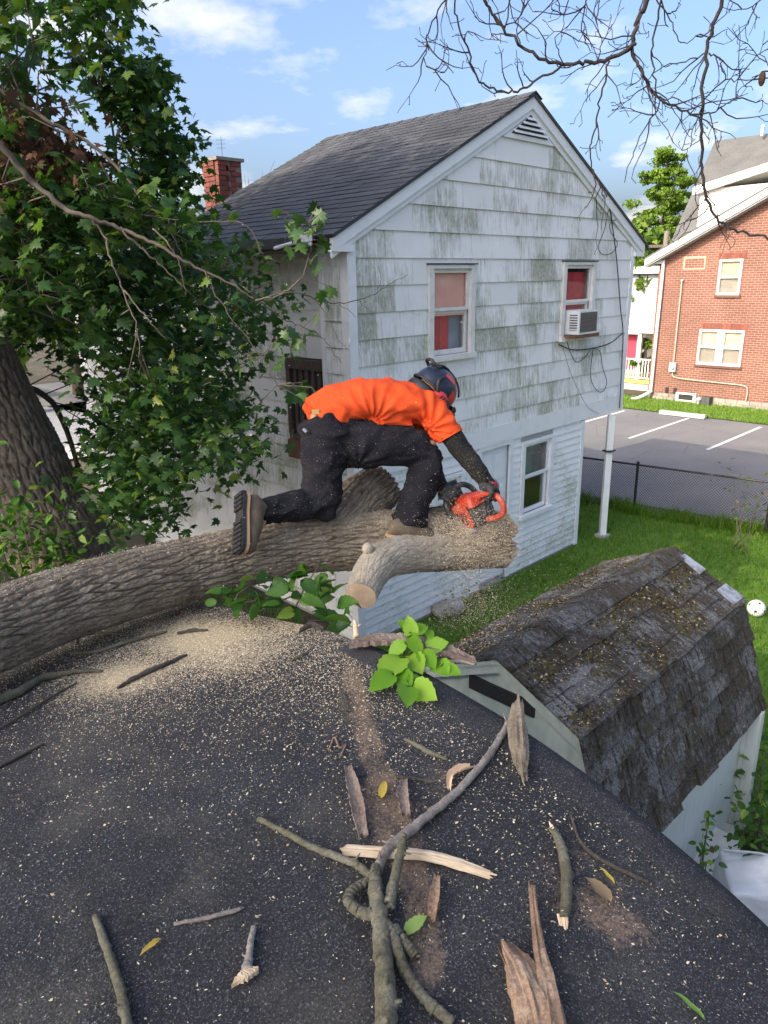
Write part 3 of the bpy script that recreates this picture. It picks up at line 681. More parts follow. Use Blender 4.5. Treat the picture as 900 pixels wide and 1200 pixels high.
# concrete stop on the grass strip
cs = pz(798, 488, .03); cs = H(cs)
mb = MB(); mb.prism([(-.11, 0), (.11, 0), (.07, .12), (-.07, .12)], lambda p, s: tuple(GA*p[0]+GB*(.75 if s else -.75)+np.array([0, 0, p[1]]))); o = ob('parking_stop', new_mesh('parking_stop', mb.V, mb.F), M_conc, loc=W(cs[0]+.1, cs[1], .03), label='pale concrete parking stop on the sunlit grass strip', cat='parking stop')
# ---- white porch beyond the brick house corner
PU = 17.3
po = thing('white_porch', 'white porch with balusters beyond the corner of the brick house', 'porch', W(PU, 7.6, 0), YAW)
def q(x, y): p = pu(x, y, PU); return p[1]-7.6, p[2]
M_yel = pm('yellow_board', (.62, .48, .12))
v0 = q(728, 440)[0]; v1 = q(772, 440)[0]; rz = q(745, 420)[1]; bz = q(745, 444)[1]; pz_ = q(748, 390)[1]
part('floor_board', M_yel, po, (-.05, 2.2, v1-1, v0+.6, bz-.16, bz-.02)); part('base', M_conc, po, (0, 2.2, v1-1, v0+.55, 0, bz-.165))
part('top_rail', M_wt, po, (-.03, .03, v1-1, v0+.5, rz-.05, rz))
part('bottom_rail', M_wt, po, (-.025, .025, v1-1, v0+.5, bz+.03, bz+.08))
n = int((v0+.5-v1+1)/.12)
for k in range(n): part('baluster', M_wt, po, (-.018, .018, v1-1+k*.12, v1-.955+k*.12, bz+.08, rz-.05))
for x in (749.5, 722): vv = q(x, 410)[0]; part('post', M_wt, po, (-.07, .07, vv-.07, vv+.07, bz-.02, pz_+.02))
g0_, g1_ = q(733, 390), q(772, 355)
mb = MB(); mb.prism([(v0+.5, pz_), (v1-1.0, pz_), (v1-1.0, g1_[1]+.35), (v1+.1, g1_[1]+.1), (v0+.5, pz_+.35)], lambda p, s: (-.15 if s else 2.3, p[0], p[1])); gab = mb.build('porch_gable', M_clap, po)
for k in range(8):
    z = pz_+.02+k*.14; part('clapboard', M_wt, gab, (-.175, -.152, v1-1, v0+.45-max(0, k-1)*.22, z, z+.125))
part('back_wall', M_grey, po, (2.3, 2.4, v1-1, v0+1.0, 0, pz_))
part('red_banner', pm('red_banner', (.45, .04, .07)), po, (.4, .42, q(738.5, 410)[0]-.25, q(738.5, 410)[0]+.4, bz+.3, pz_-.1))
part('lilac_banner', pm('lilac_banner', (.55, .48, .75)), po, (.36, .38, q(743, 410)[0]-.14, q(743, 410)[0]+.08, bz+.2, pz_-.1))
# ---- grey house further back and a utility pole
gh = thing('grey_house', 'small grey flat-fronted house far behind the white porch', 'house', W(24, 11.3, 0), YAW)
part('wall', pm('far_grey_wall', (.42, .43, .45), (.36, .37, .39), 2, .8), gh, (0, 6, -3, 4, 0, 4.6)); part('roof', M_gsh, gh, (-.3, 6.3, -3.3, 4.3, 4.6, 4.85)); part('fascia', M_wt, gh, (-.34, -.302, -3.3, 4.3, 4.5, 4.8))
for v in (-1.0, 1.6):
    w = part('window', M_wt, gh, (-.05, .0, v, v+.9, 2.6, 3.9)); part('pane', M_glass, w, (-.06, -.051, v+.08, v+.82, 2.68, 3.82))
M_pole = pm('grey_weathered_wood', (.20, .17, .14), (.14, .12, .10), 8, .9, .3, 30, stretch=(6, 6, .6))
def pole(x, y0, d, h, label):
    P = px(x, y0, d); P[2] = 0; up_ = thing('utility_pole', label, 'utility pole', P)
    MB().tube([(0, 0, 0), (.05, 0, h)], [.15, .11], 10).build('shaft', M_pole, up_, smooth=True)
    MB().box(-.9, .9, -.05, .05, h-.7, h-.58).build('crossarm', M_pole, up_)
    return up_
pole(770, 380, 37, 6.3, 'grey wooden utility pole between the gable wall and the brick house')
# ---- background trees
M_pine = leaf_mat('pine_needles', [(0, (.08, .15, .02)), (.5, (.16, .26, .03)), (1, (.26, .36, .06))], .4, .6)
M_bark_far = pm('far_bark', (.14, .11, .085), (.09, .07, .055), 6, .9)
def leaf_cloud(blobs, size, squash=1., shell=.5):
    """blobs: (centre, radius, count). returns joined leaf quads (V, F, attr)"""
    Vs = []; k = 0; A = []
    for c, r, n in blobs:
        d = rng.normal(size=(n, 3)); d /= np.linalg.norm(d, axis=1)[:, None]
        rr = r*(shell+(1-shell)*rng.random(n))**.6; P = np.asarray(c)+d*rr[:, None]*np.array([1, 1, squash])
        a = rng.normal(size=(n, 3)); a /= np.linalg.norm(a, axis=1)[:, None]; b = np.cross(a, rng.normal(size=(n, 3))); b /= np.linalg.norm(b, axis=1)[:, None]
        s = size*rng.uniform(.6, 1.3, n)[:, None]
        Vs.append(np.stack([P-a*s, P+b*s*.6, P+a*s, P-b*s*.6], 1).reshape(-1, 3)); A.append(np.repeat(rng.random(n), 4))
    V = np.concatenate(Vs); return V, np.arange(len(V)).reshape(-1, 4), np.concatenate(A)
def far_tree(name, x, ytop, d, width, label, mat, pine=False, zlow=2.5, n=60, leaf=.25, cnt=60, cat='tree'):
    T = px(x, ytop, d); base = np.array([T[0], T[1], 0]); h = T[2]
    t = thing(name, label, cat, base)
    MB().tube([(0, 0, 0), (.1, .05, h*.5), (.0, .0, h*.95)], [width*.07+.08, width*.045+.05, .03], 8).build('trunk', M_bark_far, t, smooth=True)
    bl_ = []; limb = MB()
    for k in range(n):
        f = rng.random()
        z = zlow+(h-zlow)*f
        if pine:
            lay = round(f*11)/11; z = zlow+(h-zlow)*lay+rng.normal(0, .12); R = width*(1-.72*lay)*(.75+.5*rng.random()); r0 = R*rng.uniform(.25, 1.)
        else:
            R = width*sqrt(max(.05, 1-(2*f-1.0)**2)); r0 = R*sqrt(rng.random())
        a = rng.uniform(0, 2*pi); c = np.array([cos(a)*r0, sin(a)*r0, z+(.1*r0 if pine else 0)])
        bl_.append((c, (.16 if pine else .26)*width*rng.uniform(.6, 1.2), cnt))
        if k % 3 == 0: limb.tube([(0, 0, max(1, z-.15*width-.1)), tuple(c)], [.05, .015], 4, cap=False)
    limb.build('limbs', M_bark_far, t)['kind'] = 'stuff'
    V, F, A = leaf_cloud(bl_, leaf, .45 if pine else .8, .2)
    ob('crown', np_mesh('crown', V, F, attr=A), mat, t)['kind'] = 'stuff'
    return t
M_leaf_far = leaf_mat('far_leaves', [(0, (.06, .13, .02)), (.6, (.13, .22, .03)), (1, (.22, .30, .05))], .4, .6)
far_tree('pine_tree', 783, 186, 46, 3.1, 'tall sunlit pine tree standing behind the brick house', M_pine, True, 3.2, 170, .11, 110)
far_tree('broadleaf_tree', 748, 262, 40, 1.5, 'yellow green tree rising beside the right edge of the gable', M_leaf_far, False, 2.5, 40, .2, 60)
far_tree('broadleaf_tree', 757, 395, 31.5, .65, 'small green bush seen behind the porch post', M_leaf_far, False, .8, 14, .1, 50)
far_tree('broadleaf_tree', 762, 300, 60, 3, 'green tree far behind the grey house', M_leaf_far, False, 2, 40, .3, 60)
# bare treetop seen past the ridge
bt = px(292, 210, 30); b0 = np.array([bt[0], bt[1], 0])
t = thing('bare_tree', 'thin bare treetop poking up past the roof beside the chimney', 'tree', b0)
MB().tube([(0, 0, 0), (0, 0, bt[2]-1.5)], [.16, .05], 8).build('trunk', M_bark_far, t, smooth=True)
mb = MB()
for k in range(46):
    a = rng.uniform(0, 2*pi); z = bt[2]-rng.uniform(1.2, 3); L = rng.uniform(.8, 2.3)
    mb.tube([(0, 0, z), (cos(a)*L*.25, sin(a)*L*.25, z+L*.45), (cos(a)*L*.5+rng.normal(0, .1), sin(a)*L*.5, z+L*.9)], [.022, .012, .005], 4, cap=False)
mb.build('twigs', M_bark_far, t)['kind'] = 'stuff'
# far backdrop beyond the street on the left: pale house front and hedge trees
lh = thing('pale_house', 'pale cream house across the street behind the maple', 'house', W(-14, 27, 0), YAW)
part('wall', pm('cream_wall', (.55, .52, .46), (.48, .45, .4), 2), lh, (-7, 7, 0, 8, 0, 5)); part('roof', M_gsh, lh, (-7.4, 7.4, -.4, 8.4, 5, 5.4))
for k in range(4):
    w = part('window', M_wt, lh, (-5.8+k*3.2, -4.6+k*3.2, -.05, 0, 1.2, 2.8)); part('pane', M_glass, w, (-5.7+k*3.2, -4.7+k*3.2, -.06, -.051, 1.3, 2.7))
for k, (x, d, wd, yt) in enumerate(((-40, 30, 3.5, 150), (60, 34, 3.6, 230), (150, 38, 4, 270), (230, 42, 3.6, 288))):
    far_tree('broadleaf_tree', x, yt, d, wd, ['dark green tree at the far left across the street', 'green tree across the street behind the leaning trunk', 'green tree across the street behind the hanging maple leaves', 'green tree across the street left of the chimney'][k], M_leaf_far, False, 2, 60, .32, 70)
# ================================================================== garage whose roof fills the foreground
GP = CAMO + (W(-8.81, -3.97, 3.0)-CAMO)*.8667          # far end of the ridge
GPH = H(GP)
garage = thing('garage', 'low garage with black roll-roofing seen from on top', 'garage', W(GPH[0], GPH[1], 0), YAW)
TL = tan(radians(10.5))
def roof_z(a, b):                                       # a along the ridge (0 at the far rake, negative towards us), b left of the ridge
    if b >= 0: z = -TL*b
    else:
        s = -b; z = -.09*s
        if s > .55: z -= .16*min((s-.55)/.93, 1.7)**2*exp(min(a, 0)/.55)
    z += .010*mnoise.noise(Vector((a*1.3, b*1.3, 5)))+.004*mnoise.noise(Vector((a*5, b*5, 9)))
    return 3.2+z - (.02*exp(-(b/.12)**2))
def rp(x, y):                                           # where a line of sight meets the garage roof
    r = ray(x, y); t = 3.
    for _ in range(30):
        P = CAMO+r*t; h = H(P)-GPH; z = roof_z(h[0], h[1]); t = .5*t+.5*(z-CAMZ)/r[2]
    return CAMO+r*t
def roof_w(a, b, dz=0): P = W(GPH[0]+a, GPH[1]+b, 0); P[2] = roof_z(a, b)+dz; return P
def roll_mat():
    m, nt, b = mat_new('roll_roofing'); b.inputs['Roughness'].default_value = .88
    tc = nt.nodes.new('ShaderNodeTexCoord'); v = tc.outputs['Object']
    base = ramp(nt, noise_node(nt, v, 2.2, 6), [(.3, (.0145, .0145, .0165)), (.7, (.031, .031, .034))])
    sp = noise_node(nt, v, 210, 2, .75); c = mixc(nt, 1., base, ramp(nt, sp, [(.36, .30), (.54, .95), (.61, 2.0), (.69, 8.)]), 'MULTIPLY')
    sp2 = noise_node(nt, v, 140, 2, .7); c = mixc(nt, 1., c, ramp(nt, sp2, [(.35, .6), (.65, 1.35)]), 'MULTIPLY')
    # dry dirt and rust-brown dust lying in patches
    sx = nt.nodes.new('ShaderNodeSeparateXYZ'); nt.links.new(v, sx.inputs[0])
    d1 = mathn(nt, 'MULTIPLY', mathn(nt, 'SUBTRACT', noise_node(nt, v, 2.6, 7, .65), .50), 3.2, True)
    c = mixc(nt, mathn(nt, 'MULTIPLY', mathn(nt, 'MULTIPLY', d1, sp2), .75), c, (.17, .15, .10))
    # sawdust spread over the far end on both sides of the ridge
    fine = noise_node(nt, v, 90, 3, .7)
    def patch(ax, ay, rx, ry, gain, col, c, pw=.9, rot=0.):
        X = mathn(nt, 'SUBTRACT', sx.outputs[0], ax); Y = mathn(nt, 'SUBTRACT', sx.outputs[1], ay)
        if rot:
            X, Y = mathn(nt, 'ADD', mathn(nt, 'MULTIPLY', X, cos(rot)), mathn(nt, 'MULTIPLY', Y, sin(rot))), mathn(nt, 'SUBTRACT', mathn(nt, 'MULTIPLY', Y, cos(rot)), mathn(nt, 'MULTIPLY', X, sin(rot)))
        r2 = mathn(nt, 'ADD', mathn(nt, 'POWER', mathn(nt, 'ABSOLUTE', mathn(nt, 'DIVIDE', X, rx)), 2.), mathn(nt, 'POWER', mathn(nt, 'ABSOLUTE', mathn(nt, 'DIVIDE', Y, ry)), 2.))
        e = mathn(nt, 'POWER', 2.718, mathn(nt, 'MULTIPLY', r2, -1.))
        k = mathn(nt, 'MULTIPLY', mathn(nt, 'SUBTRACT', mathn(nt, 'ADD', mathn(nt, 'MULTIPLY', e, gain), mathn(nt, 'ADD', mathn(nt, 'MULTIPLY', fine, 1.5), mathn(nt, 'MULTIPLY', noise_node(nt, v, 4.5, 5, .65), .7))), 1.42), 2.6, True)
        return mixc(nt, mathn(nt, 'MULTIPLY', k, pw), c, col)
    tan_ = ramp(nt, noise_node(nt, v, 240, 2), [(.35, (.34, .26, .15)), (.65, (.70, .58, .39))])
    def loc(x, y): h = H(rp(x, y))-GPH; return h[0], h[1]
    for (x, y, rx, ry, g, pw, rot) in ((240, 748, .26, .52, .80, .92, -.15), (140, 792, .22, .34, .70, .9, .3), (330, 738, .28, .36, .42, .8, 0)):
        ax, ay = loc(x, y); c = patch(ax, ay, rx, ry, g, tan_, c, pw, rot)
    brown = ramp(nt, noise_node(nt, v, 150, 2), [(.35, (.13, .085, .055)), (.65, (.29, .20, .13))])
    # brown bark dust drawn out in a streak from the tip of the roof towards us, broken up by coarse noise
    brk = noise_node(nt, v, 9, 6, .7)
    pts = [loc(x, y) for x, y in ((408, 775), (414, 805), (424, 845), (436, 880), (446, 915), (452, 950), (466, 985), (482, 1020), (492, 1060), (498, 1110), (500, 1160))]
    tot = None
    for (p, q_) in zip(pts[:-1], pts[1:]):
        ax, ay = (p[0]+q_[0])/2, (p[1]+q_[1])/2; rr = hypot(p[0]-q_[0], p[1]-q_[1])*.75; ro = atan2(q_[1]-p[1], q_[0]-p[0])
        X = mathn(nt, 'SUBTRACT', sx.outputs[0], ax); Y = mathn(nt, 'SUBTRACT', sx.outputs[1], ay)
        A1_ = mathn(nt, 'DIVIDE', mathn(nt, 'ADD', mathn(nt, 'MULTIPLY', X, cos(ro)), mathn(nt, 'MULTIPLY', Y, sin(ro))), rr); B1_ = mathn(nt, 'DIVIDE', mathn(nt, 'SUBTRACT', mathn(nt, 'MULTIPLY', Y, cos(ro)), mathn(nt, 'MULTIPLY', X, sin(ro))), .05)
        e = mathn(nt, 'POWER', 2.718, mathn(nt, 'MULTIPLY', mathn(nt, 'ADD', mathn(nt, 'MULTIPLY', A1_, A1_), mathn(nt, 'MULTIPLY', B1_, B1_)), -1.))
        tot = e if tot is None else mathn(nt, 'ADD', tot, e)
    for (x, y, rr) in ((372, 972, .07), (660, 1045, .12), (705, 1062, .10), (690, 1000, .08), (740, 1090, .10), (130, 965, .06), (50, 940, .06), (470, 950, .12), (520, 900, .10)):
        ax, ay = loc(x, y); X = mathn(nt, 'SUBTRACT', sx.outputs[0], ax); Y = mathn(nt, 'SUBTRACT', sx.outputs[1], ay)
        e = mathn(nt, 'POWER', 2.718, mathn(nt, 'MULTIPLY', mathn(nt, 'ADD', mathn(nt, 'MULTIPLY', X, X), mathn(nt, 'MULTIPLY', Y, Y)), -1./rr**2)); tot = mathn(nt, 'ADD', tot, mathn(nt, 'MULTIPLY', e, .5))
    k = mathn(nt, 'MULTIPLY', mathn(nt, 'SUBTRACT', mathn(nt, 'ADD', mathn(nt, 'MULTIPLY', mathn(nt, 'MINIMUM', tot, 1.0), .75), mathn(nt, 'ADD', mathn(nt, 'MULTIPLY', brk, 1.5), mathn(nt, 'MULTIPLY', fine, 1.2))), 1.80), 2.4, True)
    c = mixc(nt, mathn(nt, 'MULTIPLY', k, .72), c, brown)
    nt.links.new(c, b.inputs['Base Color'])
    hh = mathn(nt, 'ADD', mathn(nt, 'MULTIPLY', sp, .6), sp2); bump(nt, b, hh, .7, .004); return m
M_roll = roll_mat()
na, nb = 90, 150; A = np.linspace(-4.2, 0, na); B = np.concatenate([np.linspace(-3.6, -1.2, 40), np.linspace(-1.17, .3, 60), np.linspace(.35, 3.2, 50)])
V = []
for a in A:
    for b in B: V.append((a, b, roof_z(a, b)))
n0 = len(V); nb = len(B)
F = [(i*nb+j, (i+1)*nb+j, (i+1)*nb+j+1, i*nb+j+1) for i in range(na-1) for j in range(nb-1)]
V += [(x, y, z-.05) for x, y, z in V]; F2 = [tuple(i+n0 for i in f[::-1]) for f in F]
rim = [i*nb for i in range(na)] + [(na-1)*nb+j for j in range(1, nb)]
for p, q_ in zip(rim[:-1], rim[1:]): F2.append((p, q_, q_+n0, p+n0))
roofsheet = ob('roof', new_mesh('roof', V, F+F2, True), M_roll, garage)
# smooth dark edge strip along the rake, overlapping the field sheet
M_strip = pm('dark_edge_strip', (.016, .0145, .014), (.034, .029, .026), 9, .9, .6, 190, detail=8)
V = []; ww = (-.11, -.10, -.07, -.03, .012)
for b in B:
    for w_ in ww: V.append((w_, b, roof_z(min(w_, 0), b)+(.005 if w_ > -.105 else .001)))
    V.append((.014, b, roof_z(0, b)-.05))
k = len(ww)+1
F = [(j*k+i, j*k+i+1, (j+1)*k+i+1, (j+1)*k+i) for j in range(nb-1) for i in range(k-1)]
sel = [f for f in F if V[f[0]][1] < .02]; used = sorted({i for f in sel for i in f}); rm_ = {o_: n_ for n_, o_ in enumerate(used)}; V = [V[i] for i in used]; sel = [tuple(rm_[i] for i in f) for f in sel]
ob('edge_strip', new_mesh('edge_strip', V, sel, True), M_roll, garage)
M_gw = pm('garage_wall_white', (.62, .63, .62), (.5, .5, .49), 3, .8)
MB().prism([(-3.3, 0), (2.9, 0), (2.9, 3.2-TL*2.9-.08), (0, 3.08), (-1.2, 2.80), (-3.3, 2.2)], lambda p, s: (-.16 if s else -.3, p[0], p[1])).build('end_wall', M_gw, garage)
# lapped seam of the roofing felt
V = []; F = []
for i in range(40):
    a = -.25-i*.1; b0 = -.52-.02*sin(i*.7)
    for db, dz in ((.0, .0005), (.006, .0035), (.10, .001)): V.append((a, b0+db, roof_z(a, b0+db)+dz))
F = [(i*3+j, (i+1)*3+j, (i+1)*3+j+1, i*3+j+1) for i in range(39) for j in range(2)]
ob('lap_seam', new_mesh('lap_seam', V, F, True), M_roll, garage)

# ================================================================== gambrel shed
SU0, SU1, SV, SH = -7.44, -5.06, -3.74, 2.28
shed = thing('gambrel_shed', 'small gambrel-roofed shed with mossy grey shingles and pale walls', 'shed', W((SU0+SU1)/2, SV, 0), YAW)
HL = (SU1-SU0)/2
prof = [(-.86, 1.15), (-.60, 2.0), (0, SH), (.60, 2.0), (.86, 1.15)]
M_shw = pm('shed_pale_wall', (.60, .63, .60), (.50, .55, .50), 6, .7, .2, 30, stretch=(4, 4, .7), lo=.4, hi=.75)
M_shg = pm('shed_green_white', (.50, .56, .51), (.36, .43, .36), 5, .7, .2, 40, stretch=(3, 3, .8), lo=.4, hi=.75)
mb = MB(); mb.box(-HL+.06, HL-.04, -.78, -.745, 0, 1.3); mb.build('side_wall', M_shw, shed)
mb = MB(); mb.box(-HL+.06, HL-.04, .745, .78, 0, 1.3); mb.build('side_wall', M_shw, shed)
gp = [(-.78, 0), (.78, 0), (.78, 1.25), (.56, 1.95), (0, 2.21), (-.56, 1.95), (-.78, 1.25)]
for x in (-HL+.03, HL-.06): MB().prism(gp, lambda p, s: (x+(.03 if s else 0), p[0], p[1])).build('gable_wall', M_shg, shed)
vz = pu(585, 805, SU0); 
MB().box(-HL+.012, -HL+.0295, -.25, .25, 1.93, 2.03).build('vent_opening', M_dark, shed)
for sy in (-1, 1):
    mb = MB(); pts = [(sy*p[0], p[1]) for p in prof[2:]]
    for (p, q_) in zip(pts[:-1], pts[1:]):
        mb.prism([p, q_, (q_[0], q_[1]-.11), (p[0], p[1]-.11)], lambda P, s: (-HL-.02 if s else -HL+.012, P[0], P[1]-.015))
        mb.prism([p, q_, (q_[0], q_[1]-.05), (p[0], p[1]-.05)], lambda P, s: (-HL-.035 if s else -HL-.02, P[0], P[1]-.012))
    mb.build('gable_trim', M_shg, shed)
mb = MB(); mb.box(HL-.07, HL+.0, -.815, -.782, 0, 1.2); mb.build('corner_board', M_shw, shed)
mb = MB(); mb.box(HL-.055, HL+.02, -.90, -.816, .0, 1.13); mb.build('end_door_edge', M_shw, shed)
def mossy_mat():
    m, nt, b = mat_new('mossy_shingle'); b.inputs['Roughness'].default_value = .95
    v = pos_node(nt); r = objrand(nt)
    c = ramp(nt, r, [(0, (.11, .108, .105)), (.5, (.17, .167, .16)), (1, (.25, .247, .24))])
    c = mixc(nt, 1., c, ramp(nt, noise_node(nt, v, 75, 4, .75), [(.34, .25), (.66, 2.0)]), 'MULTIPLY')
    n1 = mathn(nt, 'ADD', mathn(nt, 'MULTIPLY', noise_node(nt, v, 3.2, 4, .6), .6), mathn(nt, 'MULTIPLY', noise_node(nt, v, 26, 6, .75), .5)); k = mathn(nt, 'MULTIPLY', mathn(nt, 'SUBTRACT', n1, .485), 11, True)
    c = mixc(nt, mathn(nt, 'MULTIPLY', k, .9), c, ramp(nt, noise_node(nt, v, 60, 3), [(.35, (.022, .016, .009)), (.7, (.12, .085, .045))]))
    so = pos_node(nt, (34, 5, 5), True); crk = mathn(nt, 'MULTIPLY', mathn(nt, 'SUBTRACT', mathn(nt, 'ADD', noise_node(nt, so, 1., 5, .7), mathn(nt, 'MULTIPLY', noise_node(nt, v, 4, 3), .35)), .74), 14, True)
    c = mixc(nt, mathn(nt, 'MULTIPLY', crk, .85), c, (.012, .010, .008))
    k2 = mathn(nt, 'MULTIPLY', mathn(nt, 'SUBTRACT', noise_node(nt, pos_node(nt, (22, 7, 7), True), 1., 5, .7), .585), 9, True)
    c = mixc(nt, mathn(nt, 'MULTIPLY', k2, .7), c, (.30, .31, .33))
    k3 = mathn(nt, 'MULTIPLY', mathn(nt, 'SUBTRACT', noise_node(nt, pos_node(nt, (1, 1, 1.3)), 5.5, 5, .65), .60), 9, True)
    c = mixc(nt, mathn(nt, 'MULTIPLY', k3, .8), c, (.10, .095, .02))
    nt.links.new(c, b.inputs['Base Color']); bump(nt, b, noise_node(nt, v, 55, 6, .75), 1.0, .035); return m
M_moss = mossy_mat()
OV = .07
sheds = MB()
for (p, q_) in zip(prof[:-1], prof[1:]):
    sheds.prism([p, q_, (q_[0], q_[1]-.02), (p[0], p[1]-.02)], lambda P, s: (HL+OV-.01 if s else -HL-OV+.03, P[0], P[1]-.008))
sroof = sheds.build('roof', M_moss, shed)
def slope_tabs(p, q_, ex, first):                        # p low edge, q_ high edge
    L = hypot(q_[0]-p[0], q_[1]-p[1]); d = ((q_[0]-p[0])/L, (q_[1]-p[1])/L); nrm = (-d[1], d[0]) if d[0] > 0 else (d[1], -d[0])
    r = 0; s = -.02
    while s < L-.02:
        x = -HL-OV-(r % 2)*.15
        while x < HL+OV:
            w = .30+rng.uniform(-.03, .03); a, b = max(x, -HL-OV), min(x+w, HL+OV); x += w
            if b-a < .03: continue
            th = rng.uniform(.012, .024)*(1.45 if abs(d[1]) > .8 else 1.); th2 = th+rng.uniform(-.007, .012); js = rng.uniform(-.012, .010); s1 = min(s+ex*1.15, L)
            def P(xx, ss, n): return (xx, p[0]+d[0]*ss+nrm[0]*n, p[1]+d[1]*ss+nrm[1]*n)
            m_ = (a+b)/2
            gp_ = .008 if abs(d[1]) > .8 else .005
            top = [P(a+gp_, s+js, th), P(m_, s+js+rng.uniform(-.008, .008), (th+th2)/2-.004), P(b-gp_, s+js, th2), P(b-gp_, s1, .006), P(m_, s1, .006), P(a+gp_, s1, .006)]
            bot = [P(a+gp_, s+js, -.002), P(m_, s+js, -.002), P(b-gp_, s+js, -.002), P(b-gp_, s1, -.002), P(m_, s1, -.002), P(a+gp_, s1, -.002)]
            up = (0, 1, 4, 5), (1, 2, 3, 4); mb = MB(); mb.add(top+bot, [(0, 1, 4, 5), (1, 2, 3, 4), (0, 6, 7, 1), (1, 7, 8, 2), (2, 8, 9, 3), (5, 11, 6, 0)])
            if d[0] < 0: mb.F = [f[::-1] for f in mb.F]
            mb.build('roof_shingle', M_moss, sroof)
        s += ex; r += 1
slope_tabs(prof[0], prof[1], .148, 1); slope_tabs(prof[1], prof[2], .132, 1); slope_tabs(prof[4], prof[3], .148, 1); slope_tabs(prof[3], prof[2], .132, 1)
for k in range(15):
    x = -HL-OV+k*.168; mb = MB()
    for sg in (-1, 1):
        t = rng.uniform(.004, .010)
        mb.add([(x, 0, SH+.022+t), (x+.19, 0, SH+.020), (x+.19, sg*.13, SH-.035), (x, sg*.135, SH-.038+t)], [(0, 1, 2, 3)]); mb.add([(x, 0, SH+.0), (x, 0, SH+.022+t), (x, sg*.135, SH-.038+t), (x, sg*.135, SH-.06)], [(0, 1, 2, 3)])
    mb.build('ridge_cap', M_moss, sroof)
# bare metal flashing patches at the far rake
M_flash = pm('bare_flashing', (.40, .42, .45), (.20, .20, .20), 14, .55, .5, 40, lo=.45, hi=.62)
def spt(x, t, p, q_, n=.027): L = hypot(q_[0]-p[0], q_[1]-p[1]); d = ((q_[0]-p[0])/L, (q_[1]-p[1])/L); return (x, p[0]+d[0]*t*L-d[1]*n*(1 if d[0] > 0 else -1), p[1]+d[1]*t*L+abs(d[0])*n)
for (x0, x1, t0, t1, a, b) in ((HL-.13, HL+OV, .02, .27, prof[1], prof[2]), (HL-.05, HL+OV, .55, .86, prof[1], prof[2])):
    mb = MB(); c4 = [spt(x0, t0, a, b), spt(x1, t0, a, b), spt(x1, t1, a, b), spt(x0+.03, t1, a, b)]; mb.add(c4+[(x, y, z-.012) for x, y, z in c4], [(0, 1, 2, 3), (0, 4, 5, 1), (1, 5, 6, 2), (2, 6, 7, 3), (3, 7, 4, 0)]); mb.build('flashing', M_flash, sroof)
# moss and litter crumbs on the shed roof
n = 15000; V = []; A_ = []
for k in range(n):
    i = rng.choice([0, 1, 1, 1, 2, 2]); p, q_ = prof[i], prof[i+1]; t = rng.random(); x = rng.uniform(-HL-OV, HL+OV)
    if mnoise.noise(Vector((x*3.1, t*2+i*5, 1.))) < rng.uniform(-.25, .35): continue
    y = p[0]+(q_[0]-p[0])*t; z = p[1]+(q_[1]-p[1])*t+.014; s = rng.uniform(.004, .017)
    a = rng.uniform(0, 2*pi); V += [(x+cos(a)*s, y+sin(a)*s, z), (x+cos(a+2.1)*s, y+sin(a+2.1)*s, z), (x+cos(a+4.2)*s, y+sin(a+4.2)*s, z), (x, y, z+s*rng.uniform(.4, 1.1))]; A_ += [rng.random()]*4
nn = len(V)//4; F = np.array([[(4*k, 4*k+1, 4*k+3), (4*k+1, 4*k+2, 4*k+3), (4*k+2, 4*k, 4*k+3)] for k in range(nn)]).reshape(-1, 3)
M_crumb = leaf_mat('moss_crumbs', [(0, (.03, .022, .011)), (.5, (.075, .055, .02)), (.8, (.13, .11, .03)), (.95, (.2, .15, .08)), (1, (.55, .45, .3))], .05, .9)
ob('moss_litter', np_mesh('moss_litter', V, F, attr=A_), M_crumb, sroof)['kind'] = 'stuff'

# ================================================================== yard things by the shed
bp = pz(885, 722, .0)
ball = thing('soccer_ball', 'white soccer ball with black patches lying on the lawn', 'ball', bp)
R = .118; M_bwht = pm('ball_white', (.80, .80, .80), (.7, .7, .69), 20, .4); M_bblk = pm('ball_black', (.015, .015, .018), rough=.4)
mb = MB(); mb.ball((0, 0, R), R, 36, 22); mb.build('cover', M_bwht, ball, smooth=True)
ph = (1+5**.5)/2; ico = [np.array(v)/np.linalg.norm(v) for v in [(0, s1, s2*ph) for s1 in (-1, 1) for s2 in (-1, 1)] + [(s1, s2*ph, 0) for s1 in (-1, 1) for s2 in (-1, 1)] + [(s1*ph, 0, s2) for s1 in (-1, 1) for s2 in (-1, 1)]]
for d in ico:
    t = np.cross(d, [.3, .5, .8]); t /= np.linalg.norm(t); b = np.cross(d, t); V = [d*R*1.03+np.array([0, 0, R])]
    for k in range(5): w_ = d+(t*cos(2*pi*k/5)+b*sin(2*pi*k/5))*.44; V.append(w_/np.linalg.norm(w_)*R*1.012+np.array([0, 0, R]))
    ob('patch', new_mesh('patch', V, [(0, 1+k, 1+(k+1) % 5) for k in range(5)]), M_bblk, ball)
# white boards leaning at the foot of the shed
M_board = pm('painted_old_board', (.62, .63, .60), (.45, .45, .42), 7, .7, .3, 25, lo=.45, hi=.8)
b1 = H(pz(836, 1003, .14))
o = MB().box(-.30, .30, -.14, .14, 0, .035).build('white_board', M_board); o.location = tuple(W(b1[0], b1[1]+.0, .10)); o.rotation_euler = (.10, -.10, YAW+.1); tag(o, 'flat white painted board lying at the foot of the shed wall', 'board')
MB().box(-.03, .03, -.02, .02, .036, .042).build('rust_stain', M_rust, o).location = (.06, .03, 0)
o = MB().box(-.17, .17, -.10, .10, 0, .05).build('concrete_block', M_conc); o.location = tuple(W(b1[0]+.34, b1[1]+.08, .03)); o.rotation_euler = (0, 0, YAW+.2); tag(o, 'pale block just beyond the white board by the shed corner', 'block')
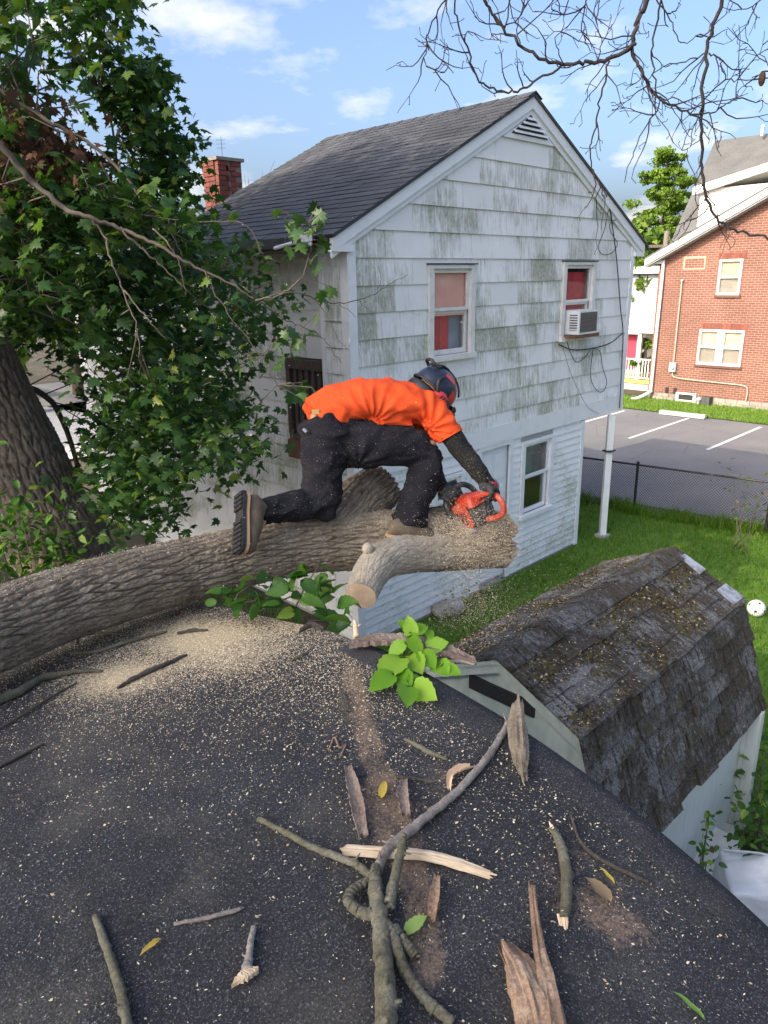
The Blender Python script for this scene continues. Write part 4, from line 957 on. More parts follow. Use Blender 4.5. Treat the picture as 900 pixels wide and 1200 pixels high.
# plastic-wrapped box
bx_ = H(pz(893, 1048, .30))
M_plas = pm('white_plastic_wrap', (.60, .63, .66), (.52, .56, .60), 5, .28, .35, 9, bdist=.03)
box_o = thing('wrapped_box', 'box wrapped in white plastic sheeting below the roof edge', 'box', W(bx_[0], bx_[1], 0), YAW+.55)
V = []; F = []; ng = 16
import itertools
def wrapbox(sx, sy, sz):
    mb = MB(); pts = {}
    def vid(i, j, k):
        if (i, j, k) not in pts:
            x, y, z = (i/ng-.5)*2, (j/ng-.5)*2, k/ng
            f = 1-.10*z; jit = .018*mnoise.noise(Vector((i*.38, j*.38, k*.38)))
            pts[(i, j, k)] = len(mb.V); mb.V.append((x*sx*f*(1+jit*3), y*sy*f*(1+jit*2), z*sz+.13*z*z*(1-abs(x))*(1-abs(y))*1.5+jit))
        return pts[(i, j, k)]
    for a in range(ng):
        for b in range(ng):
            mb.F.append((vid(a, b, ng), vid(a+1, b, ng), vid(a+1, b+1, ng), vid(a, b+1, ng)))
            mb.F.append((vid(a, 0, b), vid(a+1, 0, b), vid(a+1, 0, b+1), vid(a, 0, b+1))); mb.F.append((vid(a, ng, b), vid(a, ng, b+1), vid(a+1, ng, b+1), vid(a+1, ng, b)))
            mb.F.append((vid(0, a, b), vid(0, a, b+1), vid(0, a+1, b+1), vid(0, a+1, b))); mb.F.append((vid(ng, a, b), vid(ng, a+1, b), vid(ng, a+1, b+1), vid(ng, a, b+1)))
    return mb
wrapbox(.23, .29, .46).build('plastic_wrap', M_plas, box_o, smooth=True)
part('carton', pm('carton', (.45, .34, .22)), box_o, (-.17, .17, -.22, .22, 0.01, .36))
MB().tube(spline([(-.20, -.24, .46), (-.06, -.08, .59), (.0, .0, .645), (.2, .25, .46)], 4), .008, 5).build('fold', M_plas, box_o)
# ================================================================== the felled log
def bark_mat(name, c1, c2, c3, along=(1, 1, 1)):
    m, nt, b = mat_new(name); b.inputs['Roughness'].default_value = .92
    tc = nt.nodes.new('ShaderNodeTexCoord'); v = tc.outputs['Object']
    c = ramp(nt, noise_node(nt, v, 9, 6, .65), [(.3, c1), (.5, c2), (.72, c3)])
    c = mixc(nt, 1., c, ramp(nt, noise_node(nt, v, 130, 3, .7), [(.3, .65), (.7, 1.35)]), 'MULTIPLY')
    nt.links.new(c, b.inputs['Base Color']); bump(nt, b, noise_node(nt, v, 85, 5, .7), .8, .008); return m
M_bark = bark_mat('ash_bark', (.125, .098, .070), (.21, .170, .122), (.33, .28, .205))
M_cut = pm('fresh_cut_wood', (.52, .36, .23), (.66, .50, .34), 14, .8, .3, 60)
def barked(pts, rad, n_per, nr, amp, f_around, f_along, seed=0., knobs=()):
    """displaced bark tube: returns V, F, end centres"""
    P = spline(pts, n_per); m = len(P); R = lerp_list(rad, m); L = 0; V = []
    T = [P[min(i+1, m-1)]-P[max(i-1, 0)] for i in range(m)]; T = [t/np.linalg.norm(t) for t in T]
    a = np.array([0, 0, 1.]) if abs(T[0][2]) < .9 else np.array([1., 0, 0])
    for i in range(m):
        a = a-T[i]*(a@T[i]); a /= np.linalg.norm(a); b = np.cross(T[i], a)
        if i: L += np.linalg.norm(P[i]-P[i-1])
        for k in range(nr):
            t = 2*pi*k/nr; c_, s_ = cos(t), sin(t); r = R[i]; g = r/.16
            # interlacing furrows that leave long diamond plates
            w1 = 1.5*mnoise.noise(Vector((c_*2.2*g+seed, s_*2.2*g, L*5)))+.55*mnoise.noise(Vector((c_*6*g, s_*6*g+seed, L*13)))
            w2 = 1.5*mnoise.noise(Vector((c_*2.2*g-seed-7, s_*2.2*g+3, L*5)))+.55*mnoise.noise(Vector((c_*6*g+5, s_*6*g-seed, L*13)))
            rid = min(abs(sin(f_around*t+f_along*L+w1)), abs(sin(f_around*t-f_along*L+w2)))
            rid = min(1., rid/.5); rid = rid*rid*(3-2*rid)
            big = mnoise.noise(Vector((c_*1.3+seed, s_*1.3, L*2.2))); q2 = mnoise.noise(Vector((c_*26*g, s_*26*g+seed, L*60))); q3 = mnoise.noise(Vector((c_*9*g+seed, s_*9*g, L*16)))
            r = r*(1+.05*big)-amp*(1-rid)*(.75+.5*q3)+amp*.34*q2
            V.append(P[i]+a*c_*r+b*s_*r)
    F = [(i*nr+k, i*nr+(k+1) % nr, (i+1)*nr+(k+1) % nr, (i+1)*nr+k) for i in range(m-1) for k in range(nr)]
    return V, F, P, T, R
def cut_face(V, nr, end, name, mat, parent, off, push, ragged=0.):
    ring = V[-nr:] if end else V[:nr]; c = sum(ring)/nr; MBv = [c+push]; 
    for k in range(nr): MBv.append(ring[k]+push*.4)
    for k in range(nr): MBv.append(c+(ring[k]-c)*.5+push*(1+ragged*rng.normal()))
    F = []
    for k in range(nr):
        k2 = (k+1) % nr; F += [(1+k, 1+k2, 1+nr+k2, 1+nr+k), (1+nr+k, 1+nr+k2, 0)]
    if not end: F = [f[::-1] for f in F]
    return ob(name, new_mesh(name, [tuple(v-off) for v in MBv], F), mat, parent)
lb = px(130, 735, 3.42); log = thing('felled_log', 'thick grey ridged log felled across the garage roof edge', 'log', lb)
lp = [(-150, 800, 2.98), (0, 737, 3.22), (120, 694, 3.42), (240, 663, 3.62), (340, 641, 3.76), (420, 634, 3.86), (500, 634, 3.92), (560, 632, 3.97), (592, 633, 4.0)]
lq = [px(*q_) for q_ in lp]; dq = lq[0]-lq[1]; dq[2] = 0; lq = [lq[0]+dq*3.2+np.array([0, 0, -.06]), lq[0]+dq*1.4+np.array([0, 0, -.03])]+lq
V, F, P_, T_, R_ = barked(lq, [.18, .172, .165, .158, .155, .150, .146, .158, .168, .160, .150], 64, 320, .024, 13, 11.5)
nr = 320
# ragged, half sawn end
for k in range(nr):
    for i in range(14): V[-(i+1)*nr+k] = V[-(i+1)*nr+k] + T_[-1]*(.018*mnoise.noise(Vector((cos(2*pi*k/nr)*3, sin(2*pi*k/nr)*3, 1)))*(14-i)/14*1.6)
ob('trunk', np_mesh('trunk', np.array(V)-lb, np.array(F), True), M_bark, log)
cut_face(V, nr, True, 'cut_end', M_cut, log, lb, T_[-1]*.012, 2.); cut_face(V, nr, False, 'cut_end', M_cut, log, lb, -T_[0]*.01, .5)
V, F, P_, T2, R_ = barked([px(*q_) for q_ in [(360, 642, 3.80), (396, 618, 3.90), (424, 588, 4.0), (448, 569, 4.10)]], [.15, .165, .150, .130], 40, 240, .024, 13, 11.5, 4.)
ob('limb_stub', np_mesh('limb_stub', np.array(V)-lb, np.array(F), True), M_bark, log); cut_face(V, 240, True, 'cut_end', M_cut, log, lb, T2[-1]*.01, .5)
V, F, P_, T3, R_ = barked([px(*q_) for q_ in [(520, 640, 3.90), (482, 648, 3.76), (452, 655, 3.62), (434, 672, 3.50), (423, 698, 3.38)]], [.125, .108, .098, .088, .076], 34, 150, .006, 9, 18, 9.)
M_bark2 = bark_mat('pale_dusty_bark', (.22, .185, .14), (.34, .295, .225), (.46, .40, .31))
ob('branch_stub', np_mesh('branch_stub', np.array(V)-lb, np.array(F), True), M_bark2, log); cut_face(V, 150, True, 'cut_end', M_cut, log, lb, T3[-1]*.005)
mb = MB(); c0 = px(431, 643, 3.50); mb.ball(c0-lb, .03, 10, 6); mb.build('knot', M_bark2, log, smooth=True)
mb = MB(); mb.tube([px(592, 650, 3.96), px(606, 651, 3.97)], [.012, .006], 6); mb.build('splinter', M_cut, log, lb)
mb = MB(); mb.tube([px(443, 568, 4.0), px(459, 571, 3.99)], [.007, .004], 6); mb.build('splinter', M_bark, log, lb)
# ================================================================== the sawyer
def remesh(mb, vox, smooth=6, fac=.5):
    me = new_mesh('tmp', mb.V, mb.F); o = bpy.data.objects.new('tmp', me); COL.objects.link(o)
    m = o.modifiers.new('r', 'REMESH'); m.mode = 'VOXEL'; m.voxel_size = vox; m.use_smooth_shade = True
    if smooth: s = o.modifiers.new('s', 'SMOOTH'); s.factor = fac; s.iterations = smooth
    dg = bpy.context.evaluated_depsgraph_get(); dg.update()
    r = bpy.data.meshes.new_from_object(o.evaluated_get(dg)); bpy.data.objects.remove(o); bpy.data.meshes.remove(me); r.materials.clear(); r.shade_smooth(); return r
def displace(me, fn):
    n = len(me.vertices); co = np.empty(n*3); me.vertices.foreach_get('co', co); no = np.empty(n*3); me.vertices.foreach_get('normal', no)
    co = co.reshape(-1, 3); no = no.reshape(-1, 3); d = np.array([fn(p) for p in co]); me.vertices.foreach_set('co', (co+no*d[:, None]).ravel()); me.update()
AZ = radians(24); FH_ = np.array([cos(AZ), sin(AZ), 0]); RT = np.array([sin(AZ), -cos(AZ), 0]); UPV = np.array([0, 0, 1.])
J = dict(waist=px(380, 497, 3.74), pel=px(385, 513, 3.74), rhip=px(380, 517, 3.66), lhip=px(400, 517, 3.80), rknee=px(383, 592, 3.68), rank=px(309, 597, 3.54),
         lknee=px(503, 524, 3.79), lank=px(478, 606, 3.77), mid=px(424, 471, 3.80), chest=px(458, 473, 3.86), up=px(486, 474, 3.91), neck=px(500, 464, 3.95), head=px(507, 460, 3.95),
         rsh=px(510, 479, 3.80), relb=px(551, 541, 3.76), rwr=px(575, 570, 3.80), lsh=px(497, 474, 4.09), lelb=px(497, 528, 4.07), lwr=px(521, 577, 3.99))
pb0 = px(383, 612, 3.68)
def O(p): return np.asarray(p)-pb0
M_skin = pm('skin', (.50, .30, .21), (.44, .25, .17), 12, .55)
FD = FH_*cos(radians(48))-UPV*sin(radians(48)); CD = FH_*sin(radians(48))+UPV*cos(radians(48))
HC = J['head']
# ---- body (one continuous surface under the clothes)
mb = MB()
def tb(names, rad, n=14, side=None): mb.tube([O(J[k]) if isinstance(k, str) else O(k) for k in names], rad, n, True, side)
tb(['pel', 'waist', 'mid', 'chest', 'up', 'neck'], [(.15, .10), (.14, .09), (.15, .095), (.17, .105), (.16, .09), (.06, .06)], 18, RT)
tb(['neck', HC-CD*.02], [.058, .055])
mb.ball(O(HC), .088, 20, 14, (1, 1, 1.15))
mb.tube([O(HC+FD*.03-CD*.01), O(HC+FD*.06-CD*.07), O(HC+FD*.05-CD*.115)], [.07, .058, .035], 14)     # jaw
mb.tube([O(HC+FD*.085+CD*.015), O(HC+FD*.118-CD*.03), O(HC+FD*.09-CD*.04)], [.010, .017, .010], 8)     # nose
mb.ball(O(HC+FD*.095-CD*.065), .016, 8, 6, (1, 1, .6))
for s in (1, -1): mb.ball(O(HC+RT*s*.088-FD*.0-CD*.01), .028, 8, 6, (.7, .7, 1)); mb.ball(O(HC+RT*s*.032+FD*.086+CD*.012), .014, 8, 6)
tb(['up', 'rsh', 'relb', 'rwr'], [.06, .045, .038, .030]); tb(['up', 'lsh', 'lelb', 'lwr'], [.06, .045, .038, .030])
tb(['pel', 'rhip', 'rknee', 'rank'], [.09, .09, .055, .040]); tb(['pel', 'lhip', 'lknee', 'lank'], [.09, .09, .055, .040])
mb.tube([O(J['rwr']), O(J['rwr']*.4+px(583, 584, 3.80)*.6)], [.03, .036], 10); mb.tube([O(J['lwr']), O(J['lwr']*.4+px(530, 590, 3.97)*.6)], [.03, .036], 10)
mb.tube([O(J['rank']), O(px(297, 620, 3.50))], [.045, .04], 10); mb.tube([O(J['lank']), O(px(486, 622, 3.77))], [.045, .04], 10)
person = ob('person', remesh(mb, .011, 5), M_skin, loc=pb0, label='person in orange shirt and dark trousers kneeling on the log with a chainsaw', cat='person')
# ---- trousers
mb = MB()
J['w2'] = px(372, 487, 3.73)
mb.tube([O(J['w2']), O(J['w2']*.5+J['pel']*.5), O(J['pel']), O(px(388, 530, 3.74))], [(.165, .115), (.185, .13), (.19, .135), (.15, .10)], 22, True, RT)
mb.tube([O(px(400, 488, 3.76)), O(px(420, 503, 3.78))], [(.16, .085), (.15, .06)], 18, True, RT)
mb.tube([O(px(379, 513, 3.67)), O(px(378, 540, 3.655)), O(px(377, 572, 3.665)), O(J['rknee']), O(px(386, 598, 3.69))], [.118, .112, .098, .090, .07], 18)
mb.tube([O(px(390, 594, 3.69)), O(px(372, 591, 3.67)), O(px(345, 593, 3.61)), O(px(322, 597, 3.56)), O(px(303, 600, 3.52))], [.072, .080, .079, .070, .067], 18)
mb.tube([O(px(394, 516, 3.74)), O(px(424, 517, 3.73)), O(px(464, 522, 3.75)), O(px(494, 527, 3.78)), O(px(508, 533, 3.79))], [.145, .137, .115, .094, .062], 18)
mb.tube([O(px(380, 520, 3.68)), O(px(405, 530, 3.70))], [.13, .10], 16)
mb.tube([O(px(504, 522, 3.79)), O(px(500, 545, 3.79)), O(px(491, 575, 3.785)), O(px(482, 600, 3.775)), O(px(479, 618, 3.77))], [.066, .092, .089, .086, .092], 18)
tr = remesh(mb, .0085, 7)
kn = [O(J['rknee']), O(J['lknee']), O(J['rank']), O(J['lank']), O(J['pel'])+np.array([.05, 0, -.05])]
cro = O(px(418, 546, 3.62))
def wr_tr(p):
    q1 = mnoise.noise(Vector((p[0]*5.5, p[1]*5.5, p[2]*9.5))); q2 = mnoise.noise(Vector((p[0]*11+4, p[1]*11, p[2]*20)))
    w = max(exp(-np.sum((p-k)**2)/.016) for k in kn)
    r = (1-min(1, abs(q1)*3.2))*.8+(1-min(1, abs(q2)*3.))*.45
    d = p-cro; a = atan2(d[2], d[0]); f = cos(a*11+mnoise.noise(Vector(tuple(p*8)))*2.5)*exp(-sqrt(d@d)/.13)*.012
    return f+(.008+.020*w)*(r-.5)+.006*mnoise.noise(Vector(tuple(p*6)))
displace(tr, wr_tr)
def cloth_mat(name, c1, c2, dust, rough=.9, dk=.0):
    m, nt, b = mat_new(name); b.inputs['Roughness'].default_value = rough; b.inputs['Specular IOR Level'].default_value = .15
    v = pos_node(nt); c = ramp(nt, noise_node(nt, v, 7, 5), [(.35, c1), (.65, c2)])
    if dk:
        k = mathn(nt, 'GREATER_THAN', mathn(nt, 'ADD', noise_node(nt, v, 210, 2, .6), mathn(nt, 'MULTIPLY', noise_node(nt, v, 5, 3), .22)), .80-dk); c = mixc(nt, mathn(nt, 'MULTIPLY', k, .75), c, dust)
    nt.links.new(c, b.inputs['Base Color']); bump(nt, b, noise_node(nt, v, 420, 2), .25, .002); return m
M_trs = cloth_mat('dark_navy_trousers', (.011, .011, .014), (.019, .0185, .023), (.30, .26, .19), dk=.006)
M_ora = cloth_mat('safety_orange', (.74, .088, .022), (.66, .074, .018), (.8, .5, .3))
M_slv = cloth_mat('dark_heather_sleeve', (.012, .012, .012), (.026, .025, .023), (.24, .21, .16), dk=.045)
trousers = ob('trousers', tr, M_trs, person)
mb = MB(); mb.box(-.014, .022, -.008, .008, -.009, .011); o = mb.build('belt_tool', pm('brass_tool', (.45, .32, .12), rough=.5), trousers); o.location = tuple(O(px(369, 483, 3.585)))
mb = MB(); mb.tube([O(px(356, 503, 3.58)), O(px(360, 507, 3.56))], [.008, .010], 8); mb.build('pocket_clip', pm('steel_clip', (.6, .6, .62), rough=.3, metal=1), trousers)
# ---- shirt
mb = MB()
mb.tube([O(px(366, 486, 3.72)), O(px(393, 477, 3.75)), O(J['mid']), O(px(443, 473, 3.84)), O(J['chest']), O(J['up']), O(px(497, 470, 3.94))], [(.162, .072), (.178, .108), (.187, .120), (.200, .130), (.207, .130), (.19, .105), (.09, .08)], 26, True, RT)
mb.tube([O(px(425, 489, 3.78)), O(px(470, 492, 3.87))], [(.15, .05), (.16, .06)], 18, True, RT)
mb.tube([O(px(488, 478, 3.86)), O(px(505, 480, 3.82)), O(px(516, 493, 3.79)), O(px(527, 510, 3.775))], [.098, .090, .078, .069], 18)
mb.tube([O(px(488, 476, 4.0)), O(px(500, 482, 4.08)), O(px(498, 508, 4.08))], [.095, .085, .068], 18)
sh = remesh(mb, .0085, 7)
arm = O(px(503, 503, 3.74)); hip = O(px(436, 497, 3.64))
def wr_sh(p):
    d = p-arm; a = atan2(d[2], d[0]); r1 = sqrt(d@d); f = cos(a*13+mnoise.noise(Vector(tuple(p*9)))*2.2)*exp(-r1/.15)*.011
    d = p-hip; a = atan2(d[2], d[0]); r1 = sqrt(d@d); f += max(-.3, cos(a*17+mnoise.noise(Vector(tuple(p*7)))*2))*exp(-r1/.14)*.011
    q1 = mnoise.noise(Vector((p[0]*6+2, p[1]*6, p[2]*9))); q3_ = mnoise.noise(Vector((p[0]*3+p[2]*9, p[1]*5, p[2]*4-p[0]*8))); return f*1.3+.009*((1-min(1, abs(q1)*3.0))-.4)+.007*((1-min(1, abs(q3_)*2.6))-.4)+.003*mnoise.noise(Vector(tuple(p*14)))
displace(sh, wr_sh)
shirt = ob('shirt', sh, M_ora, person)
mb = MB(); e0, e1 = O(px(524, 505, 3.775)), O(px(528, 512, 3.773)); mb.tube([e0, e1], [.0725, .0715], 24, False); mb.build('sleeve_hem', M_ora, shirt, smooth=True)
lg = O(px(468, 452, 3.76)); 
# ---- arm sleeves
for nm, pts, rr in (('r', [px(520, 497, 3.785), px(536, 521, 3.765), px(551, 540, 3.757), px(563, 556, 3.775), px(574, 569, 3.797)], [.060, .056, .052, .046, .036]), ('l', [px(496, 500, 4.08), px(497, 528, 4.07), px(508, 552, 4.03), px(519, 574, 3.995)], [.058, .052, .048, .037])):
    mb = MB(); mb.tube(spline([O(p) for p in pts], 5), lerp_list(rr, 5*(len(pts)-1)+1), 20); me = remesh(mb, .007, 4)
    displace(me, lambda p: .0035*((1-min(1, abs(mnoise.noise(Vector((p[0]*16, p[1]*16, p[2]*16))))*3))-.4)); ob('arm_sleeve', me, M_slv, person)
# ---- boots
M_boot = pm('tan_boot_leather', (.075, .055, .036), (.14, .105, .068), 14, .85, .3, 60); M_sole = pm('black_rubber_sole', (.012, .012, .013), (.025, .024, .023), 30, .8, .5, 90); M_wel = pm('tan_welt', (.42, .27, .14), rough=.7)
def boot(heel, toe, ankle, solen, wide):
    """solen: direction the sole faces"""
    L = toe-heel; ln = np.linalg.norm(L); d = L/ln; n = solen-d*(solen@d); n /= np.linalg.norm(n); s = np.cross(d, n)
    mb = MB(); mb.tube([heel+d*.005-n*.05, heel+d*.04-n*.055, heel+d*ln*.45-n*.055, heel+d*ln*.72-n*.045, heel+d*ln*.93-n*.034, toe-n*.028], [(.030, .030), (.040, .052), (.042, .052), (.046, .044), (.040, .034), (.018, .018)], 16, True, s)
    mb.tube([heel+d*.055-n*.05, ankle*.6+(heel+d*.06-n*.06)*.4, ankle], [.048, .052, .055], 16)
    b = ob('boot', remesh(mb, .007, 4), M_boot, person)
    def outline(t): return wide*(.78+.10*cos(2*pi*(t-.05)) + .20*max(0, sin(pi*(t-.35)/.65)) if t > .35 else .78+.10*cos(2*pi*(t-.05)))
    def slab(name, mat, n0, n1, grow, par):
        m = MB(); poly = []
        ts = [0, .03, .1, .2, .35, .5, .65, .8, .9, .97, 1.0]
        ed = lambda t: outline(t)*(1 if .04 < t < .93 else (.72 if t < .04 else (.80 if t < .985 else .45)))*grow
        poly = [(t, ed(t)) for t in ts]+[(t, -ed(t)*.92) for t in reversed(ts)]
        m.prism(poly, lambda p, q_: tuple(heel+d*ln*(p[0]*(1.02)-.01)+s*p[1]+n*(n0 if q_ else n1))); return m.build(name, mat, par)
    w = slab('welt', M_wel, -.006, -.022, 1.0, b); so = slab('sole', M_sole, .012, -.006, 1.05, b)
    tm = MB()
    for t in np.linspace(.04, .96, 13):
        if .34 < t < .44: continue
        for q_ in (-.78, -.35, .08, .5, .85):
            c_ = heel+d*ln*t+s*outline(t)*q_*.92+n*.012; hw = outline(t)*.17
            tm.prism([(-.008, -hw), (.008, -hw), (.008, hw), (-.008, hw)], lambda p, z_: tuple(c_+d*p[0]+s*p[1]+n*(.011 if z_ else -.002)))
    o = tm.build('tread', M_sole, b); o['kind'] = 'stuff'
    return b
boot(O(px(284, 578, 3.46)), O(px(282, 648, 3.38)), O(px(304, 598, 3.51)), np.array([-.78, -.58, .02]), .062)
boot(O(px(453, 630, 3.71)), O(px(507, 636, 3.79)), O(px(478, 610, 3.77)), np.array([.05, -.1, -1.]), .052)
# ---- gloves: palm and five curled fingers closing on the handles
M_glr = pm('red_glove_knit', (.33, .05, .05), (.25, .035, .035), 30, .9, .3, 200); M_glb = pm('black_glove_palm', (.018, .018, .02), (.04, .038, .035), 25, .8, .3, 120); M_cuff = pm('blue_cuff', (.10, .16, .26), (.08, .13, .21), 30, .9)
def glove(wrist, hc, axis, back, hr, side):
    """hand at hc (handle centre), handle along axis; back: direction from the handle to the back of the hand"""
    axis = axis/np.linalg.norm(axis); back = back-axis*(back@axis); back /= np.linalg.norm(back); o2 = np.cross(axis, back)*side
    mb = MB(); pc = hc+back*(hr+.022); mb.tube([wrist, wrist*.45+pc*.55, pc], [(.031, .031), (.036, .026), (.044, .018)], 16, True, axis)
    mb.tube([pc-axis*.035, pc+axis*.035], [.022, .022], 12)
    for i, (off, ln) in enumerate(((-.036, 3.4), (-.012, 3.9), (.012, 3.7), (.035, 3.1))):
        P = [hc+axis*off*1.05+(back*cos(t)+o2*sin(t))*(hr+.013) for t in np.linspace(0.25, ln, 8)]
        mb.tube(P, [.0125, .0125, .0125, .012, .0115, .011, .0105, .009], 10)
    P = [pc-axis*.03]+[hc-axis*(.052-.01*k)+(back*cos(t)-o2*sin(t))*(hr+.013) for k, t in enumerate((.7, 1.4, 2.1))]
    mb.tube(P, [.016, .0145, .013, .011], 10)
    g = ob('glove', remesh(mb, .0042, 2), M_glb, person)
    mb = MB(); v = (pc-wrist); mb.tube([wrist-v*.10, wrist+v*.15, wrist+v*.55, wrist+v*.72], [(.040, .040), (.037, .036), (.040, .032), (.040, .028)], 18, False, axis); mb.build('knit_back', M_glr, g, smooth=True)
    mb = MB(); mb.tube([wrist-v*.20, wrist-v*.06], [.043, .042], 18, False); mb.build('cuff', M_cuff, g, smooth=True)
    return g
# ---- chainsaw
SF = np.array([-.52, .80, -.30]); SF /= np.linalg.norm(SF); SL_ = np.cross(UPV, SF); SL_ /= np.linalg.norm(SL_); SU_ = np.cross(SF, SL_)     # forward, left, up of the saw
a_ = radians(-14); SL_, SU_ = SL_*cos(a_)+SU_*sin(a_), SU_*cos(a_)-SL_*sin(a_)
SC = px(552, 598, 3.90)
saw = thing('chainsaw', 'orange and black chainsaw held in both hands at the log', 'chainsaw', SC)
def sp(f, l, u): return (SF*f+SL_*l+SU_*u)*.88
def dusty_plastic(name, c, dust=.5):
    m, nt, b = mat_new(name); b.inputs['Roughness'].default_value = .5; v = pos_node(nt)
    k = mathn(nt, 'MULTIPLY', mathn(nt, 'SUBTRACT', mathn(nt, 'ADD', mathn(nt, 'MULTIPLY', noise_node(nt, v, 16, 4), .8), mathn(nt, 'MULTIPLY', noise_node(nt, v, 260, 2, .7), .7)), .80), 5, True)
    nt.links.new(mixc(nt, mathn(nt, 'MULTIPLY', k, dust), c, (.36, .31, .23)), b.inputs['Base Color']); bump(nt, b, noise_node(nt, v, 200, 3), .3, .003); return m
M_so = dusty_plastic('saw_orange', (.45, .035, .012), .85); M_sb = dusty_plastic('saw_black', (.02, .02, .022), .85); M_sg = dusty_plastic('saw_grey', (.16, .16, .165), .6)
def sbox(mbx, f0, f1, l0, l1, u0, u1, tf=1., tl=1.):
    cs_ = [(f0, l0, u0), (f1, l0, u0), (f1, l1, u0), (f0, l1, u0)]; cf, cl_ = (f0+f1)/2, (l0+l1)/2
    ct = [(cf+(f-cf)*tf, cl_+(l-cl_)*tl, u1) for f, l, u in cs_]; mbx.add([sp(*c_) for c_ in cs_+ct], [(3, 2, 1, 0), (4, 5, 6, 7), (0, 1, 5, 4), (1, 2, 6, 5), (2, 3, 7, 6), (3, 0, 4, 7)]); return mbx
def bev(o, w=.012, seg=3):
    m = o.modifiers.new('bevel', 'BEVEL'); m.width = w; m.segments = seg; m.limit_method = 'ANGLE'; return o
bev(sbox(MB(), -.13, .10, -.085, .085, -.085, .03, .96, .95).build('body', M_sb, saw), .018)
bev(sbox(MB(), -.125, .085, -.08, .085, .032, .105, .72, .7).build('top_cover', M_so, saw), .02)
st_ = bev(sbox(MB(), -.11, .085, .0865, .118, -.075, .07, .85, .8).build('starter_cover', M_so, saw), .014)
for k in range(5): sbox(MB(), -.09+k*.032, -.075+k*.032, .1185, .1215, -.05, .03).build('cooling_slot', M_sb, st_)
bev(sbox(MB(), -.06, .12, -.125, -.0855, -.085, .02, .85, 1.).build('clutch_cover', M_so, saw), .012)
mb = MB(); mb.tube(spline([sp(-.10, .0, .075), sp(-.17, -.01, .092), sp(-.25, -.015, .075), sp(-.285, -.015, .03), sp(-.27, -.01, -.035), sp(-.20, 0, -.06), sp(-.11, 0, -.065)], 5), .0155, 10); mb.build('rear_handle', M_so, saw, smooth=True)
mb = MB(); mb.tube(spline([sp(-.155, -.01, .06), sp(-.18, -.01, .045), sp(-.20, -.01, .05)], 4), .007, 8); mb.build('trigger', M_sb, saw)
mb = MB(); mb.tube(spline([sp(.03, -.10, .0), sp(.045, -.11, .09), sp(.05, -.05, .155), sp(.045, .05, .155), sp(.03, .135, .10), sp(.01, .14, -.02), sp(0, .10, -.085)], 5), .0155, 10); mb.build('front_handle', M_sb, saw, smooth=True)
mb = MB(); sbox(mb, .095, .115, -.07, .085, .06, .19, 1., .8); bev(mb.build('hand_guard', M_sb, saw), .008)
mb = MB(); poly = [(.10, -.035), (.55, -.030), (.585, -.018), (.60, .0), (.585, .018), (.55, .030), (.10, .035)]
mb.prism(poly, lambda p, s: tuple(sp(p[0], -.098+(.0025 if s else -.0025), p[1]-.03))); mb.build('guide_bar', pm('steel_bar', (.45, .45, .46), rough=.35, metal=.9), saw)
mb = MB(); mb.tube([sp(p[0], -.098, p[1]*1.16-.03) for p in poly], .0055, 5); mb.build('chain', M_sb, saw)
mb = MB(); mb.tube(spline([sp(-.12, .10, -.09), sp(-.05, .125, -.10), sp(.04, .125, -.10), sp(.10, .11, -.085)], 4), .010, 8); mb.build('lower_rim', M_sg, saw, smooth=True)
def sw(f, l, u): return O(SC+sp(f, l, u))
glove(O(J['rwr']), sw(-.20, -.012, .088), SF*.95+SU_*.2, SU_*.8+SL_*.0+FH_*.0-RT*.1+np.array([-.25, 0, .3]), .019, 1)
glove(O(J['lwr']), sw(.040, .085, .135), SL_*.9-SU_*.35, SU_*.8+SF*-.1+np.array([-.3, 0, .25]), .016, -1)
# ---- helmet with ear defenders and mesh visor
M_hel = pm('helmet_navy', (.012, .017, .034), (.02, .028, .05), 12, .3); M_hred = pm('helmet_red', (.62, .045, .06), (.5, .03, .04), 10, .35); M_horg = pm('helmet_orange', (.75, .20, .06), rough=.35); M_hblk = pm('helmet_black', (.012, .012, .014), (.02, .02, .022), 20, .5)
def hp(f, r, c_): return O(HC)+FD*f+RT*r+CD*c_
def dome(rf, rs, rc, u0, name, mat, par, ph0=0, ph1=2*pi, c0=.0, nu=12, nv=36, fr=1.0):
    V = []; full = abs(ph1-ph0-2*pi) < 1e-3
    for i in range(nu+1):
        t = u0+(pi/2-u0)*i/nu*fr
        for j in range(nv+(0 if full else 1)):
            a = ph0+(ph1-ph0)*j/nv; V.append(hp(rf*cos(t)*cos(a)-.005, rs*cos(t)*sin(a), c0+rc*sin(t)))
    w = nv if full else nv+1
    F = [(i*w+j, i*w+(j+1) % w, (i+1)*w+(j+1) % w, (i+1)*w+j) for i in range(nu) for j in range(w if full else w-1)]
    return ob(name, new_mesh(name, V, F, True), mat, par)
hel = dome(.128, .108, .125, -.12, 'helmet', M_hel, person, c0=.015)
def strip(mat, f0, f1, s, name='panel', el0=.02, el1=.5): return dome(.1305, .1105, .1275, el0, name, mat, hel, f0, f1, .015, 5, 12, fr=(el1-el0)/(pi/2-el0))
for s in (1, -1):
    strip(M_hred, s*.35 if s > 0 else -1.25, s*1.25 if s > 0 else -.35, s, el0=-.08, el1=.38); strip(M_horg, .15 if s > 0 else -.42, .42 if s > 0 else -.15, s, el0=-.1, el1=.75); strip(M_hred, 1.3 if s > 0 else -2.0, 2.0 if s > 0 else -1.3, s, el0=.62, el1=.85)
